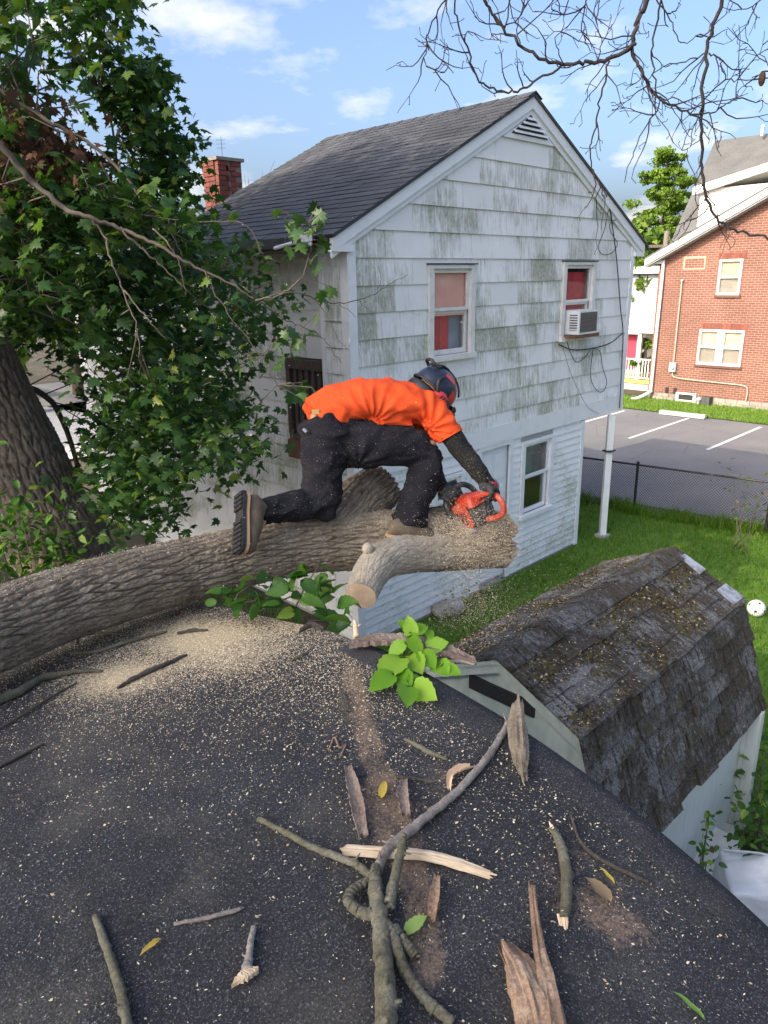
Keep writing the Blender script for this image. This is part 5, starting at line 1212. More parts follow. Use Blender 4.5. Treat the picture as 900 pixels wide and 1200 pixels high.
# vent ribs and crown ridge
mb = MB()
for r in (-.045, 0, .045): mb.tube([hp(.135*cos(t)-.005, r*cos(t)*1.1, .015+.132*sin(t)) for t in np.linspace(.5, 2.5, 12)], .006, 6)
mb.build('ridge', M_hblk, hel, smooth=True)
mb = MB(); mb.tube([hp(.132*cos(a)-.005, .112*sin(a), .0) for a in np.linspace(0, 2*pi, 33)], .007, 6, False); mb.build('rim', M_hblk, hel, smooth=True)
mb = MB(); mb.add([hp(.10, -.09, .01), hp(.10, .09, .01), hp(.165, .06, -.005), hp(.165, -.06, -.005), hp(.10, -.09, .0), hp(.10, .09, .0), hp(.165, .06, -.012), hp(.165, -.06, -.012)], [(0, 3, 2, 1), (4, 5, 6, 7), (2, 3, 7, 6), (1, 2, 6, 5), (3, 0, 4, 7)]); mb.build('brim', M_hel, hel)
for s in (1, -1):
    mb = MB(); mb.tube([hp(.0, s*.088, -.035), hp(.0, s*.105, -.035), hp(.0, s*.130, -.035), hp(0, s*.138, -.035)], [.048, .052, .046, .034], 16, True); e = mb.build('ear_defender', M_hred, hel, smooth=True)
    mb = MB(); mb.tube([hp(.0, s*.084, -.035), hp(.0, s*.100, -.035)], [.056, .056], 16); mb.build('ear_cushion', M_hblk, e, smooth=True)
    mb = MB()
    for k in (-1, 0, 1): mb.tube([hp(k*.018-.01, s*.137, -.065), hp(k*.018, s*.1405, -.035), hp(k*.018+.01, s*.137, -.008)], .004, 5)
    mb.build('cup_rib', M_hblk, e)
    mb = MB(); mb.tube(spline([hp(.0, s*.118, -.03), hp(-.05, s*.122, .0), hp(-.075, s*.118, .035), hp(-.06, s*.105, .07)], 4), .011, 8); mb.build('ear_arm', M_hblk, hel, smooth=True)
    mb = MB(); mb.tube([hp(.04, s*.112, -.012), hp(.075, s*.118, -.035), hp(.10, s*.11, -.09)], [.014, .014, .016], 8); mb.build('visor_arm', M_hblk, hel, smooth=True)
# neck guard / rear cradle and sunglasses
mb = MB(); mb.tube([hp(-.12*cos(a)-.015, .105*sin(a), -.045) for a in np.linspace(-1.2, 1.2, 14)], [(.030, .008)]*14, 8, True, CD); mb.build('rear_cradle', M_hblk, hel, smooth=True)
mb = MB(); mb.tube(spline([hp(-.09, .06, .10), hp(-.125, .05, .095), hp(-.15, .03, .10), hp(-.14, -.03, .10), hp(-.10, -.06, .10)], 4), .009, 8); mb.build('rear_clip', M_hblk, hel, smooth=True)
# visor: curved mesh sheet hanging in front of the face
V = []; F = []; nx, ny = 18, 12
for i in range(ny+1):
    c_ = .005-.185*i/ny
    for j in range(nx+1): a = -1.15+2.3*j/nx; V.append(hp(.055+.105*cos(a)+.02*sin(i/ny*2), .125*sin(a)*(1-.12*i/ny), c_))
F = [(i*(nx+1)+j, i*(nx+1)+j+1, (i+1)*(nx+1)+j+1, (i+1)*(nx+1)+j) for i in range(ny) for j in range(nx)]
m, nt, b = mat_new('visor_mesh'); b.inputs['Base Color'].default_value = (.03, .03, .035, 1); b.inputs['Alpha'].default_value = .72; b.inputs['Roughness'].default_value = .5
ob('visor', new_mesh('visor', V, F, True), m, hel)
mb = MB(); w = nx+1; edge = [V[k] for k in range(w)]+[V[i*w+nx] for i in range(1, ny+1)]+[V[ny*w+j] for j in range(nx-1, -1, -1)]+[V[i*w] for i in range(ny-1, -1, -1)]
mb.tube(edge, .005, 6, False); mb.build('visor_frame', M_hblk, hel)
# ================================================================== maple, overhanging dead branches, shrubs
def star_leaf():
    half = [(.0, .0), (.26, -.10), (.22, .05), (.47, .10), (.36, .21), (.54, .46), (.31, .41), (.17, .46), (.22, .68), (.11, .66), (0, .98)]
    P = half + [(-x, y) for x, y in half[-2:0:-1]]; V = [(0, .30, .02)]+[(x, y, -.16*abs(x)-.10*max(0, y-.3)) for x, y in P]; n = len(P)
    return np.array(V), np.array([(0, 1+i, 1+(i+1) % n) for i in range(n)])
def ovate_leaf(wd=.32):
    ts = np.linspace(0, 1, 12); P = []
    for k, t in enumerate(ts):
        w = wd*1.55*(t**.62)*(1-t)**.85*1.55; P.append((w*(1+(.07 if k % 2 else -.05)), t*1.05))
    P[0] = (0, 0); P[-1] = (0, 1.08); R_ = P+[(-x, y) for x, y in P[-2:0:-1]]
    f = lambda x, y: .34*abs(x)-.26*(y-.35)**2+.03*sin(9*y)*abs(x)/wd
    mid = [(0, y, f(0, y)-.012) for _, y in P[1:-1]]; V = [(x, y, f(x, y)) for x, y in R_]+mid; n = len(P); m0 = len(R_); F = []
    for i in range(n-1):
        a, b = i, i+1; ma = m0+i-1 if 0 < i else 0; mb_ = m0+i if i+1 < n-1 else n-1
        for (p, q_) in ((a, b), ((m0-a) % m0, m0-b)):
            tri = [t_ for t_ in ((p, q_, mb_), (p, mb_, ma)) if len(set(t_)) == 3]
            F += tri if p == a else [t_[::-1] for t_ in tri]
    return np.array(V), np.array(F)
STAR = star_leaf(); OVAT = ovate_leaf()
def leaf_frames(n, droop=.5, up=.75):
    """random leaf orientations: tip direction mostly out and down, face mostly up"""
    a = rng.uniform(0, 2*pi, n); T = np.stack([np.cos(a), np.sin(a), -droop+rng.normal(0, .35, n)], 1); T /= np.linalg.norm(T, axis=1)[:, None]
    N = np.stack([rng.normal(0, .55, n), rng.normal(0, .55, n), np.full(n, up)], 1); N -= T*np.sum(N*T, 1)[:, None]; N /= np.linalg.norm(N, axis=1)[:, None]; X = np.cross(T, N); return X, T, N
def leaves_mesh(name, C, size, base, droop=.5, up=.75):
    n = len(C); X, T, N = leaf_frames(n, droop, up); s = size*rng.uniform(.65, 1.2, n); B, BF = base; k = len(B)
    V = C[:, None, :] + s[:, None, None]*(B[None, :, :1]*X[:, None]+B[None, :, 1:2]*T[:, None]+B[None, :, 2:]*N[:, None])
    F = (BF[None]+np.arange(n)[:, None, None]*k).reshape(-1, 3)
    return np_mesh(name, V.reshape(-1, 3), F, attr=np.repeat(rng.random(n), k))
def leaf_objects(C, size, me, mat, parent, off, droop=.5, up=.75, name='leaf'):
    n = len(C); X, T, N = leaf_frames(n, droop, up)
    for i in range(n):
        s = size*rng.uniform(.7, 1.2); M = Matrix(((X[i][0]*s, T[i][0]*s, N[i][0]*s, C[i][0]-off[0]), (X[i][1]*s, T[i][1]*s, N[i][1]*s, C[i][1]-off[1]), (X[i][2]*s, T[i][2]*s, N[i][2]*s, C[i][2]-off[2]), (0, 0, 0, 1)))
        o = ob(name, me, mat, parent); o.matrix_local = M
def in_poly(x, y, P):
    c = False
    for i in range(len(P)):
        x1, y1 = P[i]; x2, y2 = P[i-1]
        if (y1 > y) != (y2 > y) and x < (x2-x1)*(y-y1)/(y2-y1)+x1: c = not c
    return c
M_maple = leaf_mat('maple_leaf', [(0, (.022, .058, .018)), (.45, (.036, .088, .024)), (.8, (.060, .125, .030)), (.95, (.11, .18, .04)), (1, (.26, .28, .06))], .40, .42)
M_dead = leaf_mat('dead_brown_leaf', [(0, (.04, .022, .015)), (.6, (.085, .045, .03)), (1, (.16, .08, .045))], .2, .8)
M_mbark = bark_mat('maple_bark', (.085, .066, .048), (.14, .112, .084), (.21, .17, .13))
M_twig = pm('grey_twig', (.11, .09, .072), (.065, .053, .042), 12, .85)
me_star = np_mesh('leaf', STAR[0], STAR[1], attr=np.zeros(len(STAR[0]))); me_ov = np_mesh('leaf_ovate', OVAT[0], OVAT[1], attr=np.zeros(len(OVAT[0])))
mt0 = px(100, 700, 6.5); mt0[2] = 0
maple = thing('maple_tree', 'big leaning maple with dark trunk and dense green leaves at the left', 'tree', mt0)
tp = [mt0+np.array([.18, .05, -.05]), mt0+np.array([.06, 0, .9]), px(74, 655, 6.5), px(50, 600, 6.5), px(14, 520, 6.52), px(-22, 440, 6.55), px(-60, 350, 6.6), px(-105, 240, 6.6), px(-150, 100, 6.6)]
V, F, _, _, _ = barked(tp, [.60, .47, .40, .36, .335, .31, .29, .26, .20], 34, 220, .034, 16, 9, 20.)
ob('trunk', np_mesh('trunk', np.array(V)-mt0, np.array(F), True), M_mbark, maple)
limbs = [([(-60, 60, 5.2), (0, 105, 5.2), (60, 145, 5.15), (100, 165, 5.1), (140, 200, 5.05), (170, 235, 5.0), (195, 265, 5.0), (215, 300, 5)], .026, .007),
         ([(-60, 120, 4.8), (0, 170, 4.8), (30, 205, 4.8), (70, 240, 4.75), (105, 255, 4.7), (140, 268, 4.7), (180, 285, 4.65), (205, 300, 4.6), (240, 318, 4.6), (275, 335, 4.6), (300, 352, 4.6)], .032, .007),
         ([(140, 268, 4.7), (165, 290, 4.7), (190, 312, 4.7), (216, 338, 4.7)], .014, .005),
         ([(180, 268, 4.65), (200, 290, 4.6), (212, 315, 4.6), (217, 345, 4.6)], .009, .004),
         ([(118, 190, 5.1), (135, 225, 5.1), (160, 247, 5.05), (185, 255, 5.0), (230, 260, 4.95), (285, 262, 4.9), (310, 300, 4.9)], .012, .005),
         ([(105, 255, 4.7), (122, 275, 4.7), (130, 305, 4.65), (145, 340, 4.65), (160, 385, 4.6), (163, 420, 4.6)], .013, .005),
         ([(145, 340, 4.65), (175, 375, 4.6), (195, 400, 4.6)], .009, .004), ([(30, 300, 5.4), (45, 340, 5.3), (65, 372, 5.2)], .012, .005),
         ([(135, 190, 6.2), (137, 160, 6.2), (150, 140, 6.2), (165, 120, 6.2)], .022, .008), ([(135, 165, 6.2), (125, 125, 6.2), (110, 100, 6.2)], .015, .006),
         ([(0, 90, 5.6), (30, 104, 5.6), (58, 112, 5.6)], .016, .010), ([(-100, 240, 6.6), (-20, 200, 6.4), (60, 215, 6.3), (135, 190, 6.2)], .10, .03),
         ([(-100, 240, 6.6), (-40, 140, 5.8), (-60, 60, 5.2)], .10, .03), ([(-100, 240, 6.6), (-70, 160, 5.2), (-60, 120, 4.8)], .09, .034), ([(-50, 350, 6.6), (40, 330, 7.4), (120, 350, 7.8), (200, 400, 8.0)], .10, .03),
         ([(-8, 440, 6.55), (60, 470, 7.2), (90, 545, 7.6), (92, 590, 7.6)], .05, .03),
         ([(285, 335, 4.6), (330, 372, 4.7), (360, 385, 4.75), (380, 398, 4.8), (400, 425, 4.8)], .007, .003), ([(300, 352, 4.6), (345, 342, 4.7), (372, 352, 4.8), (398, 356, 4.8), (432, 348, 4.85), (455, 333, 4.9), (478, 322, 4.9)], .008, .003),
         ([(372, 352, 4.8), (385, 375, 4.8), (398, 400, 4.8), (408, 410, 4.8)], .005, .002), ([(443, 340, 4.87), (446, 325, 4.88), (444, 312, 4.88)], .004, .002), ([(240, 318, 4.6), (262, 360, 4.6), (300, 410, 4.6), (325, 450, 4.6)], .007, .003), ([(355, 325, 4.6), (362, 300, 4.6), (366, 280, 4.6), (362, 262, 4.6)], .008, .004), ([(300, 352, 4.6), (330, 345, 4.6), (355, 325, 4.6)], .009, .008),
         ([(420, 352, 4.83), (428, 360, 4.83), (436, 366, 4.82)], .003, .002), ([(398, 356, 4.8), (418, 372, 4.8)], .003, .002)]
LP = []
def add_limb(parent, off, pts, r0, r1, mat, name='limb', n=6, jit=.0):
    P = spline([px(*q_) for q_ in pts], n); P = [p+rng.normal(0, jit, 3) for p in P]
    MB().tube([p-off for p in P], lerp_list([r0, (r0+r1)/2, r1], len(P)), 7).build(name, mat, parent, smooth=True); return P
for pts, r0, r1 in limbs: LP += add_limb(maple, mt0, pts, r0*.6, r1*.62, M_twig if r0 < .06 else M_mbark, jit=.004)
LP = np.array(LP)
MASS = [(0, 215), (60, 228), (110, 215), (150, 226), (190, 232), (225, 250), (250, 270), (270, 300), (312, 330), (318, 372), (298, 398), (282, 440), (296, 470), (297, 505), (288, 545), (262, 560), (232, 540), (200, 560), (205, 596), (175, 622), (135, 612), (122, 540), (112, 480), (84, 445), (50, 425), (0, 425), (-60, 400), (-60, 215)]
TOP = [(-60, -60), (145, -60), (150, 10), (158, 45), (138, 70), (135, 105), (95, 112), (70, 92), (45, 130), (20, 165), (-60, 170)]
MID = [(148, 92), (175, 82), (195, 108), (208, 150), (232, 165), (230, 185), (215, 210), (190, 225), (165, 218), (168, 180), (148, 150), (150, 120), (125, 112)]
DEAD = [(0, 128), (45, 150), (95, 182), (98, 214), (50, 232), (0, 232), (-40, 180)]
def sample_poly(P, n, d0, d1, ok=None):
    out = []; xs = [p[0] for p in P]; ys = [p[1] for p in P]
    while len(out) < n:
        x, y = rng.uniform(min(xs), max(xs)), rng.uniform(min(ys), max(ys))
        if in_poly(x, y, P) and (ok is None or ok(x, y)): out.append((x, y, rng.uniform(d0, d1)))
    return out
def gap(x, y): return not (62 < x < 128 and 432 < y < 470) and not (80 < x < 118 and 470 < y < 600)
front = lambda x, y: gap(x, y) and not (x < 118 and y > 375)
cl = [(*c_, .26, 32) for c_ in sample_poly(MASS, 150, 5.0, 6.3, front)] + [(*c_, .34, 36) for c_ in sample_poly(MASS, 140, 6.9, 8.2, gap)] \
   + [(*c_, .20, 24) for c_ in sample_poly(TOP, 50, 5.2, 6.8)] + [(*c_, .15, 24) for c_ in sample_poly(MID, 46, 5.8, 6.5)]
C = []; tw = MB()
for x, y, d, r, n in cl:
    c0 = px(x, y, d); k = rng.choice(np.argsort(np.sum((LP-c0)**2, 1))[:14]); p0 = LP[k]
    if np.linalg.norm(p0-c0) < .75: tw.tube([p0-mt0, (p0*.5+c0*.5)+rng.normal(0, .06, 3)-mt0, c0-mt0], [.006, .005, .003], 4, cap=False)
    C.append(c0+rng.normal(0, r*.55, (n, 3))*np.array([1.1, 1.1, .75]))
tw.build('twigs', M_twig, maple, smooth=True)['kind'] = 'stuff'
C = np.concatenate(C); dist = np.linalg.norm(C-CAMO, axis=1); order = np.argsort(dist); near = order[:230]; rest = order[230:]
leaf_objects(C[near], .098, me_star, M_maple, maple, mt0)
ob('crown', leaves_mesh('crown', C[rest]-mt0, .092, STAR), M_maple, maple)['kind'] = 'stuff'
DC = np.concatenate([px(x, y, d)+rng.normal(0, .13, (16, 3)) for x, y, d in sample_poly(DEAD, 46, 5.3, 6.2)])
ob('dead_leaves', leaves_mesh('dead_leaves', DC-mt0, .085, STAR, 1.2, .2), M_dead, maple)['kind'] = 'stuff'
# sprigs hanging in front of the side wall, picked leaf by leaf
sprig = []
for x, y in [(325, 245), (338, 262), (350, 252), (372, 240), (378, 248), (343, 275), (352, 285), (366, 268), (375, 275), (380, 290), (368, 300), (372, 310), (360, 262), (333, 258), (340, 290), (377, 262), (384, 284), (362, 308), (348, 268)]: sprig.append(px(x, y, 4.6+rng.normal(0, .06)))
for x, y in [(326, 396), (336, 390), (345, 398), (352, 404), (330, 408), (322, 402), (341, 412), (357, 392), (331, 424), (338, 385)]: sprig.append(px(x, y, 4.65+rng.normal(0, .06)))
for x, y in [(330, 450), (342, 448), (352, 455), (360, 448), (336, 462), (348, 464), (358, 460), (366, 454)]: sprig.append(px(x, y, 4.6+rng.normal(0, .05)))
for x, y in [(278, 420), (283, 425), (292, 420), (281, 432), (300, 477), (378, 340), (372, 368), (383, 352), (390, 337)]: sprig.append(px(x, y, 4.7+rng.normal(0, .05)))
M_sprig = leaf_mat('fresh_maple_leaf', [(0, (.05, .12, .022)), (.6, (.085, .17, .03)), (.9, (.14, .22, .045)), (1, (.28, .28, .08))], .4, .42)
leaf_objects(np.array(sprig), .105, me_star, M_sprig, maple, mt0, .9, .35)
tw = MB()
for p in sprig:
    k = np.argmin(np.sum((LP-p)**2, 1)); tw.tube([LP[k]-mt0, p-mt0], [.0025, .002], 4, cap=False)
tw.build('leaf_stalks', M_twig, maple)['kind'] = 'stuff'
# unseen rest of the crown, its leaf blobs placed to shade the house
V, F, A_ = leaf_cloud([((-4.7, 4.9, 4.9), 1.6, 1300), ((-6.1, 6.4, 5.1), 1.9, 1700), ((-7.4, 8.0, 5.2), 2.0, 1800), ((-7.6, 8.6, 3.6), 2.0, 1600), ((-9.6, 10.2, 5.0), 2.4, 2200), ((-8.4, 9.2, 7.0), 2.0, 1400), ((-6.8, 7.2, 2.6), 1.6, 1000), ((-9.2, 10, 2.8), 2.0, 1300), ((-5.9, 5.4, 3.4), 1.5, 900), ((-5.2, 5.6, 7.6), 2.0, 1300), ((-5.3, 7.4, 8.8), 1.8, 1300), ((-4.7, 5.8, 8.7), 1.7, 1000), ((-7.2, 5.6, 9.6), 1.9, 1000), ((-5.6, 4.2, 6.2), 1.6, 900), ((-4.9, 7.2, 6.9), 1.9, 1100), ((-6.3, 6.8, 8.8), 2.0, 1000), ((-6.5, 5.5, 5.2), 1.5, 500)], .16, .85, .1)
ob('outer_shade_crown', np_mesh('outer_shade_crown', V-mt0, F, attr=A_), M_maple, maple)['kind'] = 'stuff'
# unseen tree added behind the camera to shade the roof, shed and sawyer
t0 = np.array([-15.6, -10.0, 0]); st = thing('added_shade_tree', 'added leafy tree out of view, placed to shade the garage roof', 'tree', t0)
MB().tube([(0, 0, 0), (.1, 0, 6), (.3, .1, 11), (.4, .3, 18)], [.55, .42, .33, .1], 12).build('trunk', M_mbark, st, smooth=True)
mb = MB(); bl_ = []
for k in range(46):
    d = rng.normal(size=3); d /= np.linalg.norm(d); c0 = np.array([.4, .3, 15.7])+d*np.array([2.7, 2.7, 2.7])*rng.random()**.4
    bl_.append((c0+t0, 1.05, 150))
    if k % 3 == 0: mb.tube([(.3, .1, 10.5), (c0+np.array([.3, .1, 10.5]))/2, c0], [.12, .07, .02], 6)
mb.build('limbs', M_mbark, st, smooth=True)
V, F, A_ = leaf_cloud(bl_, .24, .85, .1)
ob('crown', np_mesh('crown', V-t0, F, attr=A_), M_maple, st)['kind'] = 'stuff'
# ---- dead branches hanging in from the upper right
dt0 = np.array([5.2, 2.2, 0]); dead = thing('dead_tree', 'bare dead branches with fine twigs hanging into the sky at the upper right', 'tree', dt0)
M_dbr = pm('dark_dead_twig', (.022, .017, .017), (.045, .034, .03), 14, .85)
hub = px(830, -230, 4.3); hub2 = px(1150, -420, 4.8)
MB().tube(spline([np.array([0, 0, 0]), np.array([-.1, .1, 4.]), np.array([-.4, .3, 7.2]), hub2-dt0, hub-dt0], 6), lerp_list([.26, .2, .15, .09, .05], 25), 10).build('trunk', M_dbr, dead, smooth=True)
D = 4.0
def q3(l, d=D): return [px(x, y, d+.0008*(x-700)) for x, y in l]
mains = [([(800, -120), (760, 0), (751, 16), (743, 43), (739, 56), (713, 69), (687, 73), (660, 75), (642, 71), (619, 59), (602, 46), (584, 26), (567, 0), (555, -30)], .021, .008, 1),
         ([(665, 75), (636, 90), (613, 104), (596, 108), (573, 103), (558, 90), (550, 61), (537, 29), (532, -10)], .010, .006, 1),
         ([(739, 56), (748, 77), (759, 99), (769, 111), (780, 120), (804, 131), (822, 134), (840, 128), (858, 118)], .015, .004, 1.6),
         ([(860, -80), (847, 0), (833, 35), (827, 69), (823, 112), (822, 160), (823, 197), (828, 227), (839, 256), (857, 268), (881, 275), (915, 281)], .016, .009, .8),
         ([(713, 70), (704, 112), (697, 149), (692, 173), (693, 192), (700, 211), (712, 232)], .008, .004, .8),
         ([(790, -60), (775, 0), (765, 53), (767, 88), (771, 125), (756, 149), (740, 184), (732, 215)], .009, .003, .8),
         ([(827, 63), (804, 72), (772, 80), (757, 97)], .006, .003, 1), ([(831, 63), (844, 69), (847, 83), (857, 93), (881, 92), (895, 83)], .007, .003, .8),
         ([(530, -10), (521, 0), (504, 32), (499, 58), (498, 75), (515, 85)], .007, .003, 1.2), ([(770, 0), (785, 22), (798, 50), (820, 38)], .006, .003, 1.3),
         ([(690, -10), (684, 12), (683, 40), (692, 60)], .006, .003, 1.5), ([(823, 112), (845, 122), (870, 110)], .004, .002, 1), ([(857, 268), (845, 300)], .003, .002, .8), ([(822, 165), (808, 172), (800, 184)], .004, .002, .5), ([(828, 233), (815, 245), (803, 258)], .004, .002, .5), ([(900, -5), (870, 12), (846, 8)], .005, .002, 1), ([(910, 90), (893, 62), (896, 38)], .004, .002, 1), ([(555, -20), (590, 30), (620, 0), (640, -30)], .006, .004, 1.2), ([(610, 52), (606, 30), (625, -10)], .005, .003, 1.3), ([(660, 75), (650, 50), (662, 28), (655, 10)], .005, .002, 1.3), ([(700, 72), (705, 45), (695, 18)], .005, .002, 1.2)]
twg = MB()
def twigs(P, dens, r):
    L = 0
    for i in range(1, len(P)):
        seg = P[i]-P[i-1]; L += np.linalg.norm(seg)
        if rng.random() < .25*dens:
            a = rng.uniform(-1, 1, 3); a -= seg*(a@seg)/(seg@seg); a /= np.linalg.norm(a); a[1] *= .4
            d = a*.75+seg/np.linalg.norm(seg)*.7+np.array([0, 0, -.12]); ln = rng.uniform(.08, .30); pts = [P[i]]; v = d/np.linalg.norm(d)
            for k in range(6):
                v = v+rng.normal(0, .28, 3); v[2] += .05; v /= np.linalg.norm(v); pts.append(pts[-1]+v*ln/6)
                if k > 0 and rng.random() < .6:
                    w = v+rng.normal(0, .7, 3); w /= np.linalg.norm(w); e = pts[-1]+w*rng.uniform(.02, .06); twg.tube([pts[-1]-dt0, e-dt0, e+(w+rng.normal(0, .8, 3))*.012-dt0], [.0016, .0014, .0018], 4, cap=False)
            twg.tube([p-dt0 for p in pts], np.linspace(min(r*.6, .0035), .0013, 7), 4, cap=False)
for l, r0, r1, dens in mains:
    P = spline(q3(l), 5); P = [p+rng.normal(0, .004, 3) for p in P]
    MB().tube([p-dt0 for p in P], lerp_list([r0*.55, (r0+r1)*.28, r1*.60], len(P)), 7).build('limb', M_dbr, dead, smooth=True); twigs(P, dens, r0)
for l in ([(800, -120), (830, -230)], [(860, -80), (835, -150), (830, -230)], [(790, -60), (800, -120)], [(555, -30), (640, -140), (760, -200), (830, -230)], [(532, -10), (600, -100), (640, -140)], [(690, -10), (740, -90), (800, -120)], [(900, -5), (880, -60), (860, -80)]):
    P = spline(q3(l), 4); MB().tube([p-dt0 for p in P], .02, 6).build('limb', M_dbr, dead, smooth=True)
twg.build('twigs', M_dbr, dead)['kind'] = 'stuff'
mb = MB(); c0 = px(893, 92, 4.15)-dt0; mb.ball(c0, .016, 8, 6, (1, 1, 2)); mb.build('withered_leaf', M_dead, dead)
# ---- shrubs and ground plants
M_shr = leaf_mat('shrub_leaf', [(0, (.03, .09, .015)), (.5, (.055, .14, .02)), (.85, (.10, .20, .03)), (1, (.20, .28, .04))], .35, .5)
def shrub(name, pts, label, size, mat, base=OVAT, stems=True, cat='shrub', objs=0, droop=.4, up=.8, group=None):
    C = np.concatenate([px(x, y, d)+rng.normal(0, r, (n, 3)) for x, y, d, r, n in pts]); b0 = np.array([C[:, 0].mean(), C[:, 1].mean(), 0.]); t = thing(name, label, cat, b0, group=group)
    C = C[C[:, 2] > .03]
    if stems:
        mb = MB()
        for x, y, d, r, n in pts: p = px(x, y, d); mb.tube([(rng.normal(0, .08), rng.normal(0, .08), 0), (p-b0)*np.array([.6, .6, .55]), p-b0], [.010, .007, .003], 5, cap=False)
        mb.build('stems', M_twig, t)['kind'] = 'stuff'
    k = min(objs, len(C))
    if k: leaf_objects(C[:k], size, me_ov if base is OVAT else me_star, mat, t, b0, droop, up)
    if len(C) > k: ob('foliage', leaves_mesh('foliage', C[k:]-b0, size, base, droop, up), mat, t)['kind'] = 'stuff'
    return t
shrub('shrub', [(x, y, 5.6+rng.uniform(-.3, .3), .13, 26) for x, y in [(5, 650), (20, 640), (40, 655), (60, 660), (30, 668), (5, 675), (75, 668), (95, 655), (15, 615), (25, 600), (35, 625), (-20, 640), (-15, 670), (50, 640), (80, 655), (0, 630)]], 'bright leafy shrub growing between the leaning trunk and the felled log', .075, M_shr)
shrub('vine', [(829, 970, 5.95, .025, 8), (826, 985, 5.85, .03, 9), (822, 1000, 5.75, .04, 10), (831, 955, 6.0, .02, 6), (828, 1012, 5.65, .04, 8)], 'thin green vine climbing the pale side wall of the shed', .05, M_shr, objs=40, cat='vine')
shrub('ground_plant', [(x, y, d, .14, 22) for x, y, d in [(890, 955, 6.75), (898, 935, 6.9), (893, 975, 6.6), (905, 990, 6.5), (880, 925, 7.1), (892, 915, 7.2), (908, 965, 6.6), (884, 945, 6.9), (915, 1005, 6.4), (885, 890, 7.4), (895, 870, 7.6)]], 'broad-leaved green plants growing beside the shed corner', .085, M_shr, objs=60, cat='plant')
shrub('weed', [(x, y-6, np.linalg.norm(pz(x, y, .08)-CAMO), .09, n) for x, y, n in ((518, 716, 30), (536, 712, 30), (528, 728, 24), (550, 705, 30), (568, 697, 24), (592, 686, 16))], 'low green weeds at the foot of the white house wall', .05, M_shr, cat='weed')
shrub('sapling', [(860, 560, 14, .16, 14), (875, 575, 13.6, .18, 16), (890, 585, 13.2, .18, 16), (868, 590, 13.4, .12, 10), (885, 605, 12.8, .12, 10)], 'spindly reddish green sapling in front of the chain link fence', .07, leaf_mat('sapling_leaf', [(0, (.05, .10, .02)), (.6, (.10, .14, .03)), (1, (.24, .13, .07))], .35, .5), cat='sapling')
M_bag = pm('grey_bag', (.32, .32, .31), (.22, .22, .21), 8, .6, .3, 20)
mb = MB(); bg = pz(526, 722, 0); mb.ball((0, 0, .12), .2, 16, 10, (1.2, .9, .65)); o = mb.build('rubbish_bag', M_bag, None, smooth=True); displace(o.data, lambda p: .05*mnoise.noise(Vector(tuple(p*7)))); o.location = tuple(bg); tag(o, 'crumpled grey bag lying at the foot of the white house', 'bag')
# ================================================================== litter on the garage roof
M_stick = bark_mat('grey_stick', (.13, .11, .095), (.22, .19, .165), (.32, .29, .25)); M_mossb = bark_mat('mossy_branch', (.06, .065, .035), (.11, .10, .065), (.17, .16, .12)); M_rot = bark_mat('rotten_wood', (.13, .075, .045), (.24, .15, .095), (.36, .26, .18)); M_pale = pm('split_pale_wood', (.58, .47, .33), (.45, .34, .22), 18, .8, .4, 60, stretch=(1, 1, 1)); M_bch = bark_mat('bark_chip', (.10, .07, .055), (.17, .125, .10), (.25, .20, .165)); M_darkst = bark_mat('dark_stick', (.035, .028, .022), (.06, .048, .038), (.09, .075, .06))
def rpt(x, y, h): return rp(x, y)+np.array([0, 0, h])
def rough_tube(pts, rad, n=10, per=6, amp=.15, seed=0., nubs=True):
    """pts: (px x, px y, lift) on the roof; barky surface with grooves, knots and snapped-off side twigs"""
    per = int(per*1.8); n = n+6
    P = spline([rpt(*p) for p in pts], per); m = len(P); P = [p+rng.normal(0, .06, 3)*rad[0] for p in P]; R = lerp_list(rad, m); mb = MB(); mb.tube(P, R, n)
    kn = [(rng.integers(1, m-1), rng.uniform(0, 2*pi)) for _ in range(max(1, m//9))]; V = []
    for i, v in enumerate(mb.V):
        r, k = i//n, i % n; a = 2*pi*k/n; c_ = P[r]; d = np.array(v)-c_; s_ = 1./max(R[r], .004)
        g = amp*1.5*mnoise.noise(Vector((v[0]*.35*s_+seed, v[1]*.35*s_, v[2]*.35*s_)))+amp*.9*mnoise.noise(Vector((cos(a)*3.4+seed, sin(a)*3.4, r*.35)))+amp*.6*mnoise.noise(Vector((v[0]*1.5*s_, v[1]*1.5*s_+seed, v[2]*1.5*s_)))
        for (kr, ka) in kn: g += .45*exp(-((r-kr)/1.3)**2-((a-ka+pi) % (2*pi)-pi)**2/.35)
        V.append(tuple(c_+d*(1+g)))
    mb.V = V
    if nubs:
        for (kr, ka) in kn:
            if R[kr] < .004: continue
            T = P[min(kr+1, m-1)]-P[kr-1]; T /= np.linalg.norm(T); d = np.array(V[kr*n+int(ka/(2*pi)*n) % n])-P[kr]; d /= np.linalg.norm(d); d = d+T*rng.uniform(-.6, .6)
            if d[2] < -.2: continue
            L = R[kr]*rng.uniform(1.2, 3.2); mb.tube([P[kr], P[kr]+d*L*.6, P[kr]+d*L], [R[kr]*.42, R[kr]*.30, R[kr]*.16], 6)
    return mb, P
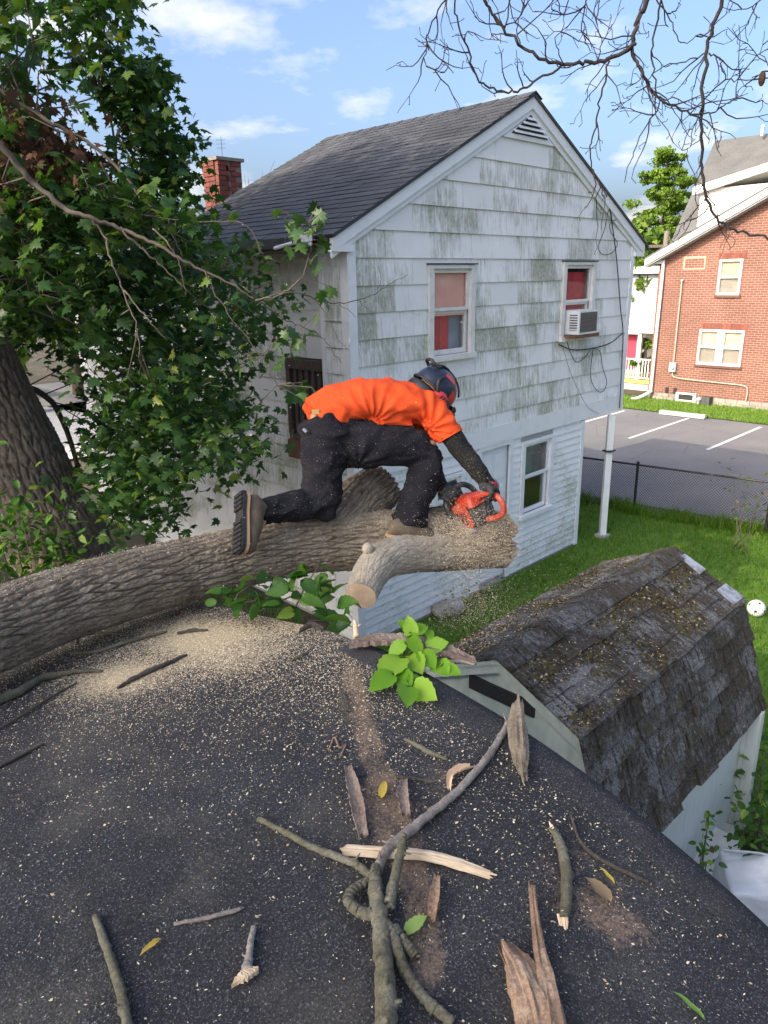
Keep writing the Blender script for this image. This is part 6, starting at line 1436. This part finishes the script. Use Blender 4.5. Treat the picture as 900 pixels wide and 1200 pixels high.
def stick(name, pts, rad, mat, label, cat='stick', n=10, amp=.15, per=6, ends=None, group=None):
    mb, P = rough_tube(pts, rad, n, per, amp, rng.uniform(0, 9)); b = np.array(P[0]); b[2] -= rad[0]
    o = mb.single(name, mat, b, label, cat, True, group)
    if ends:
        for e, L, r in ends:
            c_ = P[0] if e == 0 else P[-1]; d = (P[0]-P[1]) if e == 0 else (P[-1]-P[-2]); d /= np.linalg.norm(d)
            m2 = MB()
            for _ in range(6):
                o3 = rng.normal(0, r*.45, 3); ll = L*rng.uniform(.25, 1.); m2.tube([c_-d*.006+o3-b, c_+d*ll*.5+o3*.9-b, c_+d*ll+o3*.7-b], [r*.5, r*.38, r*.06], 5)
            m2.build('broken_end', M_cut, o)
    return o
fbk = thing('forked_branch', 'long forked branch with mossy stem lying up the middle of the roof', 'branch', rp(450, 1150))
fo = np.array(fbk.location)
for nm, pts, rad, mat, am in (('stem', [(455, 1290, .03), (452, 1200, .028), (450, 1140, .027), (444, 1090, .03), (440, 1050, .032), (441, 1028, .03)], [.023, .021, .020, .018, .016, .013], M_mossb, .11),
        ('limb', [(441, 1034, .028), (455, 1005, .026), (490, 972, .020), (530, 938, .016), (565, 900, .014), (588, 866, .016), (603, 838, .02)], [.012, .0125, .012, .0115, .0105, .010, .0085], M_stick, .09),
        ('limb', [(437, 1040, .026), (420, 1022, .02), (395, 1010, .016), (365, 997, .014), (335, 980, .012), (303, 964, .012)], [.010, .0095, .009, .0085, .008, .006], M_mossb, .12),
        ('limb', [(455, 1075, .03), (462, 1050, .045), (470, 1020, .06), (474, 1005, .07)], [.014, .012, .010, .008], M_mossb, .14),
        ('limb', [(444, 1085, .03), (425, 1082, .03), (410, 1070, .03), (412, 1055, .026), (424, 1045, .022), (436, 1036, .022)], [.012, .0125, .012, .011, .010, .009], M_mossb, .16),
        ('limb', [(448, 1090, .03), (462, 1110, .028), (472, 1140, .022), (488, 1165, .016), (510, 1188, .014), (530, 1204, .014)], [.013, .012, .012, .011, .011, .010], M_mossb, .14),
        ('limb', [(462, 1100, .025), (478, 1118, .018), (488, 1128, .015)], [.014, .012, .009], M_mossb, .2)):
    mb, P = rough_tube(pts, rad, 12, 8, am, rng.uniform(0, 9)); mb.build(nm, mat, fbk, fo, True)
def chunk(name, pts, rad, mat, label, cat='wood', n=22, per=10, groove=.35, jag=.05, flat=1.0):
    P = spline([rpt(*p) for p in pts], per); m = len(P); R = lerp_list(rad, m); mb = MB(); mb.tube(P, R, n); V = []; sd = pts[0][0]*.37 % 50
    T0 = P[0]-P[1]; T0 /= np.linalg.norm(T0); T1 = P[-1]-P[-2]; T1 /= np.linalg.norm(T1)
    for i, v in enumerate(mb.V):
        r, k = i//n, i % n; a = 2*pi*k/n; c_ = P[r]; d = np.array(v)-c_; L = r/m
        g = mnoise.noise(Vector((cos(a)*3.1+sd, sin(a)*3.1, L*1.6)))*groove*1.6+mnoise.noise(Vector((cos(a)*8+sd, sin(a)*8, L*3.)))*groove*.7+.12*mnoise.noise(Vector((cos(a)*3, sin(a)*3+sd, L*14)))
        d = d*(1+g); d[2] *= flat; q_ = c_+d
        e = mnoise.noise(Vector((cos(a)*1.5+sd+9, sin(a)*1.5, 0)))+.35*mnoise.noise(Vector((cos(a)*5+sd, sin(a)*5, 3)))
        if r >= m-4: q_ = q_+T1*jag*e*(r-m+5)/4
        if r <= 3: q_ = q_+T0*jag*e*(4-r)/4
        V.append(tuple(q_))
    mb.V = V; b = np.array(P[0]); b[2] -= rad[0]; o = mb.single(name, mat, b, label, cat)
    return o
def slab(name, pts, width, thick, mat, label, cat='bark', curl=.0, n=10, lift=.004, end=None):
    """flat ragged piece lying along pts (px x, px y, lift)"""
    P = spline([rpt(x, y, l+lift) for x, y, l in pts], n); m = len(P); mb = MB(); V = []; W_ = lerp_list(width, m)
    for i in range(m):
        T = P[min(i+1, m-1)]-P[max(i-1, 0)]; T /= np.linalg.norm(T); S = np.cross(T, UPV); S /= np.linalg.norm(S)
        for k, t in enumerate(np.linspace(-1, 1, 6)):
            w = W_[i]*(1+.35*mnoise.noise(Vector((i*.55, 3*np.sign(t), 2)))); r = .25*thick*mnoise.noise(Vector((i*.8, k*1.3, 5)))
            V.append(P[i]+S*t*w+UPV*(thick+r+curl*(t*t)*w)+T*.012*mnoise.noise(Vector((k*2.1, i*.1, 7)))*(1 if i in (0, m-1) else 0)*2)
    for i in range(m):
        for k in range(6): v = V[i*6+k]; V.append(v-UPV*thick*.9)
    q_ = m*6; F = [(i*6+k, i*6+k+1, (i+1)*6+k+1, (i+1)*6+k) for i in range(m-1) for k in range(5)]; F += [tuple(j+q_ for j in f[::-1]) for f in F]
    for i in range(m-1): F += [(i*6, (i+1)*6, (i+1)*6+q_, i*6+q_), (i*6+5, i*6+5+q_, (i+1)*6+5+q_, (i+1)*6+5)]
    for k in range(5): F += [(k, k+q_, k+1+q_, k+1), ((m-1)*6+k, (m-1)*6+k+1, (m-1)*6+k+1+q_, (m-1)*6+k+q_)]
    b = np.array(P[0]); mb.add(V, F); return mb.single(name, mat, b, label, cat)
chunk('split_wood', [(405, 1000, .010), (450, 1004, .014), (500, 1008, .014), (540, 1018, .012), (575, 1028, .008)], [.013, .014, .014, .015, .010], M_pale, 'pale split strip of wood lying under the forked branch', groove=.30, jag=.03, flat=.8)
chunk('bark_chunk', [(606, 836, .045), (607, 862, .035), (609, 890, .03), (611, 914, .026)], [.016, .026, .026, .016], M_bark, 'short thick bark-covered chunk on the tip of the forked branch', groove=.30, jag=.06)
slab('bark_strip', [(408, 905, .004), (414, 930, .01), (420, 958, .01), (426, 986, .004)], [.010, .017, .018, .012], .012, M_bch, 'long upright strip of brown bark left of the forked branch', curl=.5)
slab('bark_strip', [(474, 920, .004), (472, 940, .01), (476, 962, .004)], [.009, .016, .012], .012, M_bch, 'small bark chip just above the forked branch', curl=.5)
slab('bark_strip', [(512, 1034, .004), (509, 1060, .008), (505, 1085, .004)], [.008, .012, .010], .012, M_rot, 'short reddish bark strip below the pale split wood', curl=.4)
stick('broken_stick', [(648, 975, .012), (658, 1000, .016), (663, 1030, .016), (663, 1062, .016), (660, 1080, .014)], [.009, .0125, .0145, .0145, .010], M_mossb, 'curved broken stick with orange splintered ends near the right edge', 'stick', 12, .12, 7, [(1, .06, .010), (0, .02, .008)])
chunk('rotten_stump', [(634, 1265, .03), (628, 1215, .03), (618, 1175, .028), (609, 1148, .026), (600, 1130, .022)], [.040, .037, .033, .028, .021], M_rot, 'chunk of rotten brown wood at the bottom edge of the picture', n=30, per=12, groove=.30, jag=.06, flat=.75)
chunk('rotten_splinter', [(644, 1230, .04), (637, 1170, .035), (631, 1125, .03), (626, 1085, .03), (623, 1052, .03)], [.026, .020, .013, .009, .006], M_rot, 'long rotten splinter pointing up beside the rotten chunk', 'splinter', groove=.35, jag=.04)
stick('thin_twig', [(668, 955, .006), (678, 985, .008), (692, 1002, .008), (715, 1016, .008), (740, 1028, .008), (760, 1036, .006)], [.003, .004, .005, .0055, .0055, .004], M_darkst, 'thin curved twig lying along the right roof edge', 'twig', 7)
stick('lichen_stick', [(112, 1078, .012), (122, 1105, .012), (134, 1140, .012), (144, 1175, .013), (152, 1215, .013)], [.007, .009, .0095, .0095, .010], M_mossb, 'straight lichen-covered stick at the lower left corner', 'stick', 10, .18)
stick('small_stick', [(204, 1085, .006), (228, 1081, .006), (255, 1075, .006), (284, 1067, .006)], [.004, .005, .005, .0045], M_stick, 'thin grey stick lying left of the forked branch', 'stick', 8)
o = stick('stub_stick', [(298, 1090, .010), (294, 1108, .010), (292, 1128, .011), (290, 1142, .013)], [.006, .007, .008, .013], M_stick, 'short stub with a pale torn heel lying on the lower roof', 'stick', 9)
slab('torn_heel', [(276, 1156, .002), (288, 1150, .006), (304, 1141, .002)], [.004, .012, .004], .012, M_pale, 'pale torn wood heel beside the short stub', 'wood')
stick('mossy_twig', [(474, 868, .008), (492, 878, .008), (508, 886, .008), (524, 892, .006)], [.005, .007, .007, .004], M_mossb, 'short mossy twig left of the bark-covered chunk', 'twig', 8, .25)
stick('dark_twig', [(464, 912, .005), (486, 914, .005), (510, 919, .004)], [.004, .004, .003], M_darkst, 'short dark twig just below the mossy twig', 'twig', 7)
slab('bark_curl', [(526, 930, .008), (528, 916, .01), (540, 908, .008), (552, 903, .004)], [.006, .010, .012, .007], .006, M_cut, 'orange curl of inner bark right of the forked branch', curl=1.0)
stick('dark_stick', [(138, 808, .006), (165, 794, .010), (192, 782, .010), (219, 769, .006)], [.006, .010, .010, .005], M_darkst, 'dark stick lying on the pale sawdust', 'stick', 9, .25)
stick('short_twig', [(208, 744, .006), (225, 741, .008), (243, 740, .006)], [.006, .008, .005], M_darkst, 'short dark twig at the upper end of the sawdust patch', 'twig', 8, .25)
stick('long_twig', [(88, 768, .01), (115, 766, .012), (150, 755, .012), (196, 742, .008)], [.006, .008, .0075, .005], M_mossb, 'long twig lying close beside the felled log', 'twig', 8, .2)
stick('long_twig', [(92, 762, .03), (95, 752, .03), (125, 746, .02), (152, 748, .012)], [.005, .006, .005, .004], M_mossb, 'bent twig touching the felled log', 'twig', 8, .2)
stick('log_litter', [(-20, 832, .02), (20, 818, .022), (50, 800, .02), (90, 790, .012), (120, 788, .006)], [.016, .017, .013, .008, .005], M_mossb, 'mossy broken limb lying along the roof under the log', 'branch', 9, .2)
stick('log_litter', [(-10, 905, .006), (20, 890, .008), (52, 873, .006)], [.005, .006, .004], M_darkst, 'thin dark stick by the left edge of the roof', 'stick', 8, .2)
stick('log_litter', [(-10, 862, .008), (25, 842, .01), (60, 820, .01), (90, 802, .006)], [.004, .005, .005, .003], M_darkst, 'thin bent twig at the left below the log', 'twig', 8, .2)
stick('log_litter', [(62, 1000, .0), (64, 1000, .0)], [.002, .002], M_darkst, 'tiny dark speck of twig on the left roof', 'twig', 5) if False else None
slab('dark_bark', [(352, 744, .004), (365, 740, .012), (378, 742, .004)], [.006, .012, .006], .012, M_darkst, 'dark curled bark chip on the sawdust near the roof tip', curl=.8)
stick('short_twig', [(342, 775, .005), (352, 771, .007), (361, 766, .005)], [.005, .008, .005], M_mossb, 'short mossy twig below the curled bark chip', 'twig', 7, .3)
stick('short_twig', [(385, 752, .004), (393, 753, .005), (402, 752, .004)], [.005, .006, .004], M_darkst, 'short dark twig near the tip of the roof', 'twig', 7, .3)
slab('bark_slab', [(412, 764, .012), (440, 762, .018), (480, 764, .02), (520, 774, .02), (556, 786, .018)], [.012, .030, .032, .026, .010], .022, M_bch, 'long brown bark slab at the tip of the roof under green leaves', curl=.35)
stick('short_twig', [(520, 785, .03), (540, 784, .03), (556, 788, .03)], [.008, .007, .004], M_stick, 'twig end poking out right of the bark slab', 'twig', 7)
slab('bark_flake', [(400, 812, .003), (404, 826, .006), (408, 838, .003)], [.005, .008, .005], .008, M_darkst, 'small dark bark flake on the brown dust streak')
stick('short_twig', [(385, 882, .006), (392, 868, .012), (398, 880, .012), (405, 876, .01), (398, 890, .006)], [.002, .003, .003, .003, .002], M_rot, 'tangled tiny twig left of the upright bark strip', 'twig', 6)
# single fallen leaves
M_ly = leaf_mat('yellow_fallen_leaf', [(0, (.50, .34, .06)), (1, (.42, .40, .08))], .25, .6); M_lg = leaf_mat('green_fallen_leaf', [(0, (.16, .28, .06)), (1, (.25, .36, .10))], .3, .5); M_lb = leaf_mat('dry_fallen_leaf', [(0, (.30, .24, .14)), (1, (.22, .16, .09))], .15, .8)
def one_leaf(x, y, size, rz, mat, label, nar=.5, lift=.012, tilt=.25, star=False):
    B, F = STAR if star else ovate_leaf(.32*nar); me = np_mesh('fallen_leaf', B*size, F, attr=np.zeros(len(B))); o = ob('fallen_leaf', me, mat, loc=rpt(x, y, lift), label=label, cat='leaf'); o.rotation_euler = (tilt, .1, rz)
one_leaf(190, 1104, .055, 2.6, M_ly, 'yellow leaf lying left of the thin grey stick', .5); one_leaf(474, 1100, .062, -.9, M_lg, 'pale green leaf beside the mossy stem', .9); one_leaf(826, 1200, .07, .7, M_lg, 'pale green leaf at the lower right corner', .35)
one_leaf(446, 940, .06, -.2, M_ly, 'yellow leaf on the brown dust streak', .7); one_leaf(716, 1062, .075, .6, M_lb, 'dry curled leaf near the curved broken stick', .9); one_leaf(720, 1040, .05, .5, M_ly, 'small yellow leaf above the dry curled leaf', .4)
# ---- sawdust and chips
def chips(name, N, pick, smin, smax, mat, thick=.25):
    P = []; 
    while len(P) < N:
        q_ = pick()
        if q_ is not None: P.append(q_)
    P = np.array(P); n = len(P); a = rng.uniform(0, 2*pi, n); s = rng.uniform(smin, smax, n)*rng.choice([.6, 1, 1, 1.5], n); el = rng.uniform(.2, .75, n)
    X = np.stack([np.cos(a), np.sin(a), rng.normal(0, .25, n)], 1)*s[:, None]; Y = np.stack([-np.sin(a), np.cos(a), rng.normal(0, .25, n)], 1)*(s*el)[:, None]; Z = np.array([0, 0, 1.])*(s*thick)[:, None]
    V = np.stack([P-X, P-Y*.8, P+X, P+Y, P+Z+X*.2], 1).reshape(-1, 3); F = (np.array([(0, 1, 4), (1, 2, 4), (2, 3, 4), (3, 0, 4)])[None]+5*np.arange(n)[:, None, None]).reshape(-1, 3)
    return ob(name, np_mesh(name, V, F, attr=np.repeat(rng.random(n), 5)), mat)
M_chip = leaf_mat('wood_chip', [(0, (.50, .39, .25)), (.6, (.68, .57, .40)), (.9, (.80, .72, .55)), (1, (.45, .26, .13))], .15, .8)
def on_roof(a, b, dz=.002):
    if a > -.01 or a < -3.9 or b < -3.4 or b > 2.6: return None
    P = W(GPH[0]+a, GPH[1]+b, 0); P[2] = roof_z(a, b)+dz; return P
def pick_all():
    a, b = -abs(rng.normal(0, 1.15)), rng.normal(-.2, 1.0)
    if mnoise.noise(Vector((a*2.3, b*2.3, 8)))+.12 < rng.uniform(-.6, .5): return None
    return on_roof(a, b)
o = chips('large_chips', 130, pick_all, .003, .006, M_chip); tag(o, 'larger pale chips among the fine ones on the black garage roof', 'wood chips', kind='stuff')
o = chips('scattered_chips', 9000, pick_all, .0012, .0034, M_chip); tag(o, 'pale wood chips scattered over the black garage roof', 'wood chips', kind='stuff')
pk_c = [H(rp(x, y))-GPH for x, y in ((235, 752), (130, 792), (330, 738), (390, 750), (180, 770), (280, 742))]
def pick_pile():
    c_ = pk_c[rng.integers(0, 6)]; return on_roof(c_[0]+rng.normal(0, .26), c_[1]+rng.normal(0, .42), .003)
o = chips('sawdust', 36000, pick_pile, .0010, .0030, M_chip, .5); tag(o, 'thick layer of pale sawdust heaped near the felled log', 'sawdust', kind='stuff')
def pick_right():
    return on_roof(-abs(rng.normal(0, .45)), -abs(rng.normal(.1, .7)))
o = chips('edge_chips', 2600, pick_right, .0016, .0040, M_chip); tag(o, 'loose pale chips along the right edge of the garage roof', 'wood chips', kind='stuff')
def pick_shed():
    i = rng.choice([1, 1, 2, 2, 2, 0]); p, q_ = prof[i], prof[i+1]; t = rng.random(); x = -HL+abs(rng.normal(0, 1.1))
    if x > HL: return None
    P = W((SU0+SU1)/2+x, SV+p[0]+(q_[0]-p[0])*t, 0); P[2] = p[1]+(q_[1]-p[1])*t+.024; return P
o = chips('shed_chips', 2600, pick_shed, .003, .0075, M_chip); tag(o, 'pale wood chips lying on the mossy shed roof', 'wood chips', kind='stuff')
def pick_lawn():
    c_ = W(-2.6, -1.3, .02); P = c_+GA*rng.normal(0, 1.2)+GB*rng.normal(0, .7); h = H(P); return None if h[1] > -.05 else P+np.array([0, 0, rng.uniform(0, .06)])
o = chips('lawn_chips', 5000, pick_lawn, .004, .010, M_chip); tag(o, 'pale chips strewn over the grass by the white house', 'wood chips', kind='stuff')
# chips caked on the log, and chips flying from the saw
tops = [px(*q_) for q_ in lp[1:]]
def pick_log():
    t = rng.uniform(0, len(tops)-1.01) if rng.random() < .35 else rng.uniform(4.2, len(tops)-1.01); i = int(t); c_ = tops[i]+(tops[i+1]-tops[i])*(t-i); a = rng.normal(.5, .55) if t > 4 else rng.normal(.2, .4)
    d = np.array([.25*sin(a), -sin(a), cos(a)]); d /= np.linalg.norm(d); return c_+d*(.164+.006*rng.random())
o = chips('log_dust', 9000, pick_log, .0014, .0034, M_chip, .5); tag(o, 'sawdust caked over the top of the felled log', 'sawdust', kind='stuff')
stubs = [px(*q_) for q_ in [(482, 646, 3.76), (452, 655, 3.62), (434, 672, 3.50), (425, 692, 3.40)]]
def pick_stub():
    t = rng.uniform(.6, 2.95); i = int(t); c_ = stubs[i]+(stubs[i+1]-stubs[i])*(t-i); a = rng.normal(.1, .55); d = np.array([sin(a)*.9, -.35*cos(a)-.1, cos(a)]); d /= np.linalg.norm(d); return c_+d*(.096-.008*t+.004*rng.random())
o = chips('stub_dust', 7000, pick_stub, .0014, .0030, M_chip, .5); tag(o, 'cream sawdust caked over the branch stub that points at the viewer', 'sawdust', kind='stuff')
def pick_air():
    r = rng.random()
    if r < .72: c_ = px(552+rng.normal(0, 24), 630+rng.normal(0, 22), 3.72+rng.normal(0, .10))
    elif r < .9: c_ = px(530+rng.normal(0, 45), 650+rng.normal(20, 55), 3.7+rng.normal(0, .2))
    else: c_ = px(rng.uniform(230, 600), rng.uniform(250, 720), rng.uniform(2.6, 4.2))
    return c_
o = chips('flying_chips', 15000, pick_air, .0010, .0027, M_chip, .6); tag(o, 'spray of tiny chips flying from the chainsaw', 'wood chips', kind='stuff')
def pick_fall():
    t = rng.random()**.7; return px(553+rng.normal(0, 10+26*t)-14*t, 655+75*t+rng.normal(0, 8), 3.85+rng.normal(0, .05+.15*t))
o = chips('falling_sawdust', 5200, pick_fall, .0011, .0028, M_chip, .6); tag(o, 'plume of sawdust falling below the log under the chainsaw', 'sawdust', kind='stuff')
# ---- leaf pile by the log and bright sprig on the tip of the roof
lf = thing('leafy_twigs', 'broken leafy twigs with dusted leaves lying against the felled log', 'twigs', rp(320, 722)); l0 = np.array(lf.location)
M_lf = leaf_mat('dusted_leaf', [(0, (.13, .24, .03)), (.3, (.26, .37, .06)), (.55, (.40, .45, .14)), (.78, (.58, .57, .38)), (1, (.42, .22, .10))], .35, .6)
pts = [(262, 700), (275, 706), (288, 698), (300, 704), (312, 690), (318, 680), (330, 700), (340, 690), (352, 680), (350, 700), (362, 705), (372, 690), (360, 672), (374, 662), (385, 700), (395, 708), (404, 716), (384, 718), (366, 716), (345, 715), (325, 712), (305, 715), (255, 706), (398, 725), (410, 728), (285, 690), (335, 678), (378, 676), (270, 694), (392, 690)]
pts = pts+[(x+rng.normal(0, 7), y+rng.normal(-2, 7)) for x, y in pts]; Cp = np.array([px(x, y, 3.22-.0010*(x-250)+rng.normal(0, .05)) for x, y in pts]); leaf_objects(Cp, .095, me_ov, M_lf, lf, l0, .1, .5)
mb = MB()
for a, b in (((255, 722, 3.36), (320, 700, 3.36)), ((300, 718, 3.4), (380, 690, 3.4)), ((340, 725, 3.36), (374, 662, 3.4)), ((360, 728, 3.38), (415, 735, 3.42)), ((270, 712, 3.35), (290, 688, 3.36))): mb.tube([px(*a)-l0, (px(*a)+px(*b))/2+np.array([0, 0, .02])-l0, px(*b)-l0], [.005, .004, .002], 5)
mb.build('stalks', M_twig, lf)
slab('torn_wood', [(268, 690, .06), (285, 684, .08), (304, 680, .08)], [.012, .016, .006], .010, M_pale, 'pale torn strip of wood among the leafy twigs', 'wood')
stick('torn_stub', [(418, 746, .0), (417, 742, .02), (416, 738, .04)], [.011, .010, .005], M_cut, 'upright torn orange stub at the tip of the roof', 'wood', 9, .2)
sg = thing('leaf_sprig', 'sprig of bright green leaves lying over the bark slab', 'sprig', rp(490, 790)); s0 = np.array(sg.location)
M_sg = leaf_mat('bright_sprig_leaf', [(0, (.11, .26, .015)), (.6, (.18, .36, .025)), (1, (.28, .44, .05))], .35, .4)
me_sg = {}
def sprig_leaf(x, y, x2, y2, d, w=.62, roll=0.):
    def near_roof(x_, y_):
        D_ = np.linalg.norm(rp(x_, max(y_, 764))-CAMO); return px(x_, y_, D_-.05-.05*rng.random())
    a, b = near_roof(x, y), near_roof(x2, y2); T = b-a; L = np.linalg.norm(T); T /= L; N = (CAMO-a); N /= np.linalg.norm(N); N = N*.6+UPV*.7+rng.normal(0, .15, 3); N -= T*(N@T); N /= np.linalg.norm(N); X = np.cross(T, N)
    B, F = ovate_leaf(w*.62); V = [X*v[0]*L+T*v[1]*L*.95+N*v[2]*L*.7+a-s0 for v in B]; ob('leaf', np_mesh('leaf', V, F, attr=np.full(len(B), rng.random())), M_sg, sg)
for q_ in ((482, 738, 466, 727, 2.9), (480, 742, 502, 733, 2.9), (478, 745, 495, 768, 2.88), (497, 760, 525, 752, 2.9), (476, 752, 455, 768, 2.84), (492, 762, 510, 782, 2.86), (478, 766, 494, 787, 2.82), (470, 768, 448, 796, 2.8), (462, 788, 434, 808, 2.74), (466, 786, 480, 806, 2.74), (478, 800, 494, 792, 2.72), (477, 802, 478, 826, 2.7), (480, 802, 510, 818, 2.7), (510, 775, 524, 790, 2.84), (516, 780, 540, 790, 2.85), (484, 748, 478, 722, 2.92), (500, 748, 508, 738, 2.92)): sprig_leaf(*q_)
mb = MB()
for a, b in (((470, 770, 2.83), (480, 738, 2.92)), ((466, 790, 2.76), (480, 764, 2.84)), ((480, 764, 2.84), (500, 758, 2.9)), ((478, 802, 2.71), (466, 788, 2.76)), ((500, 758, 2.9), (520, 782, 2.86))): mb.tube([px(a[0], a[1], np.linalg.norm(rp(a[0], max(a[1], 764))-CAMO)-.05)-s0, px(b[0], b[1], np.linalg.norm(rp(b[0], max(b[1], 764))-CAMO)-.06)-s0], [.003, .002], 5)
mb.build('stem', M_lg, sg)
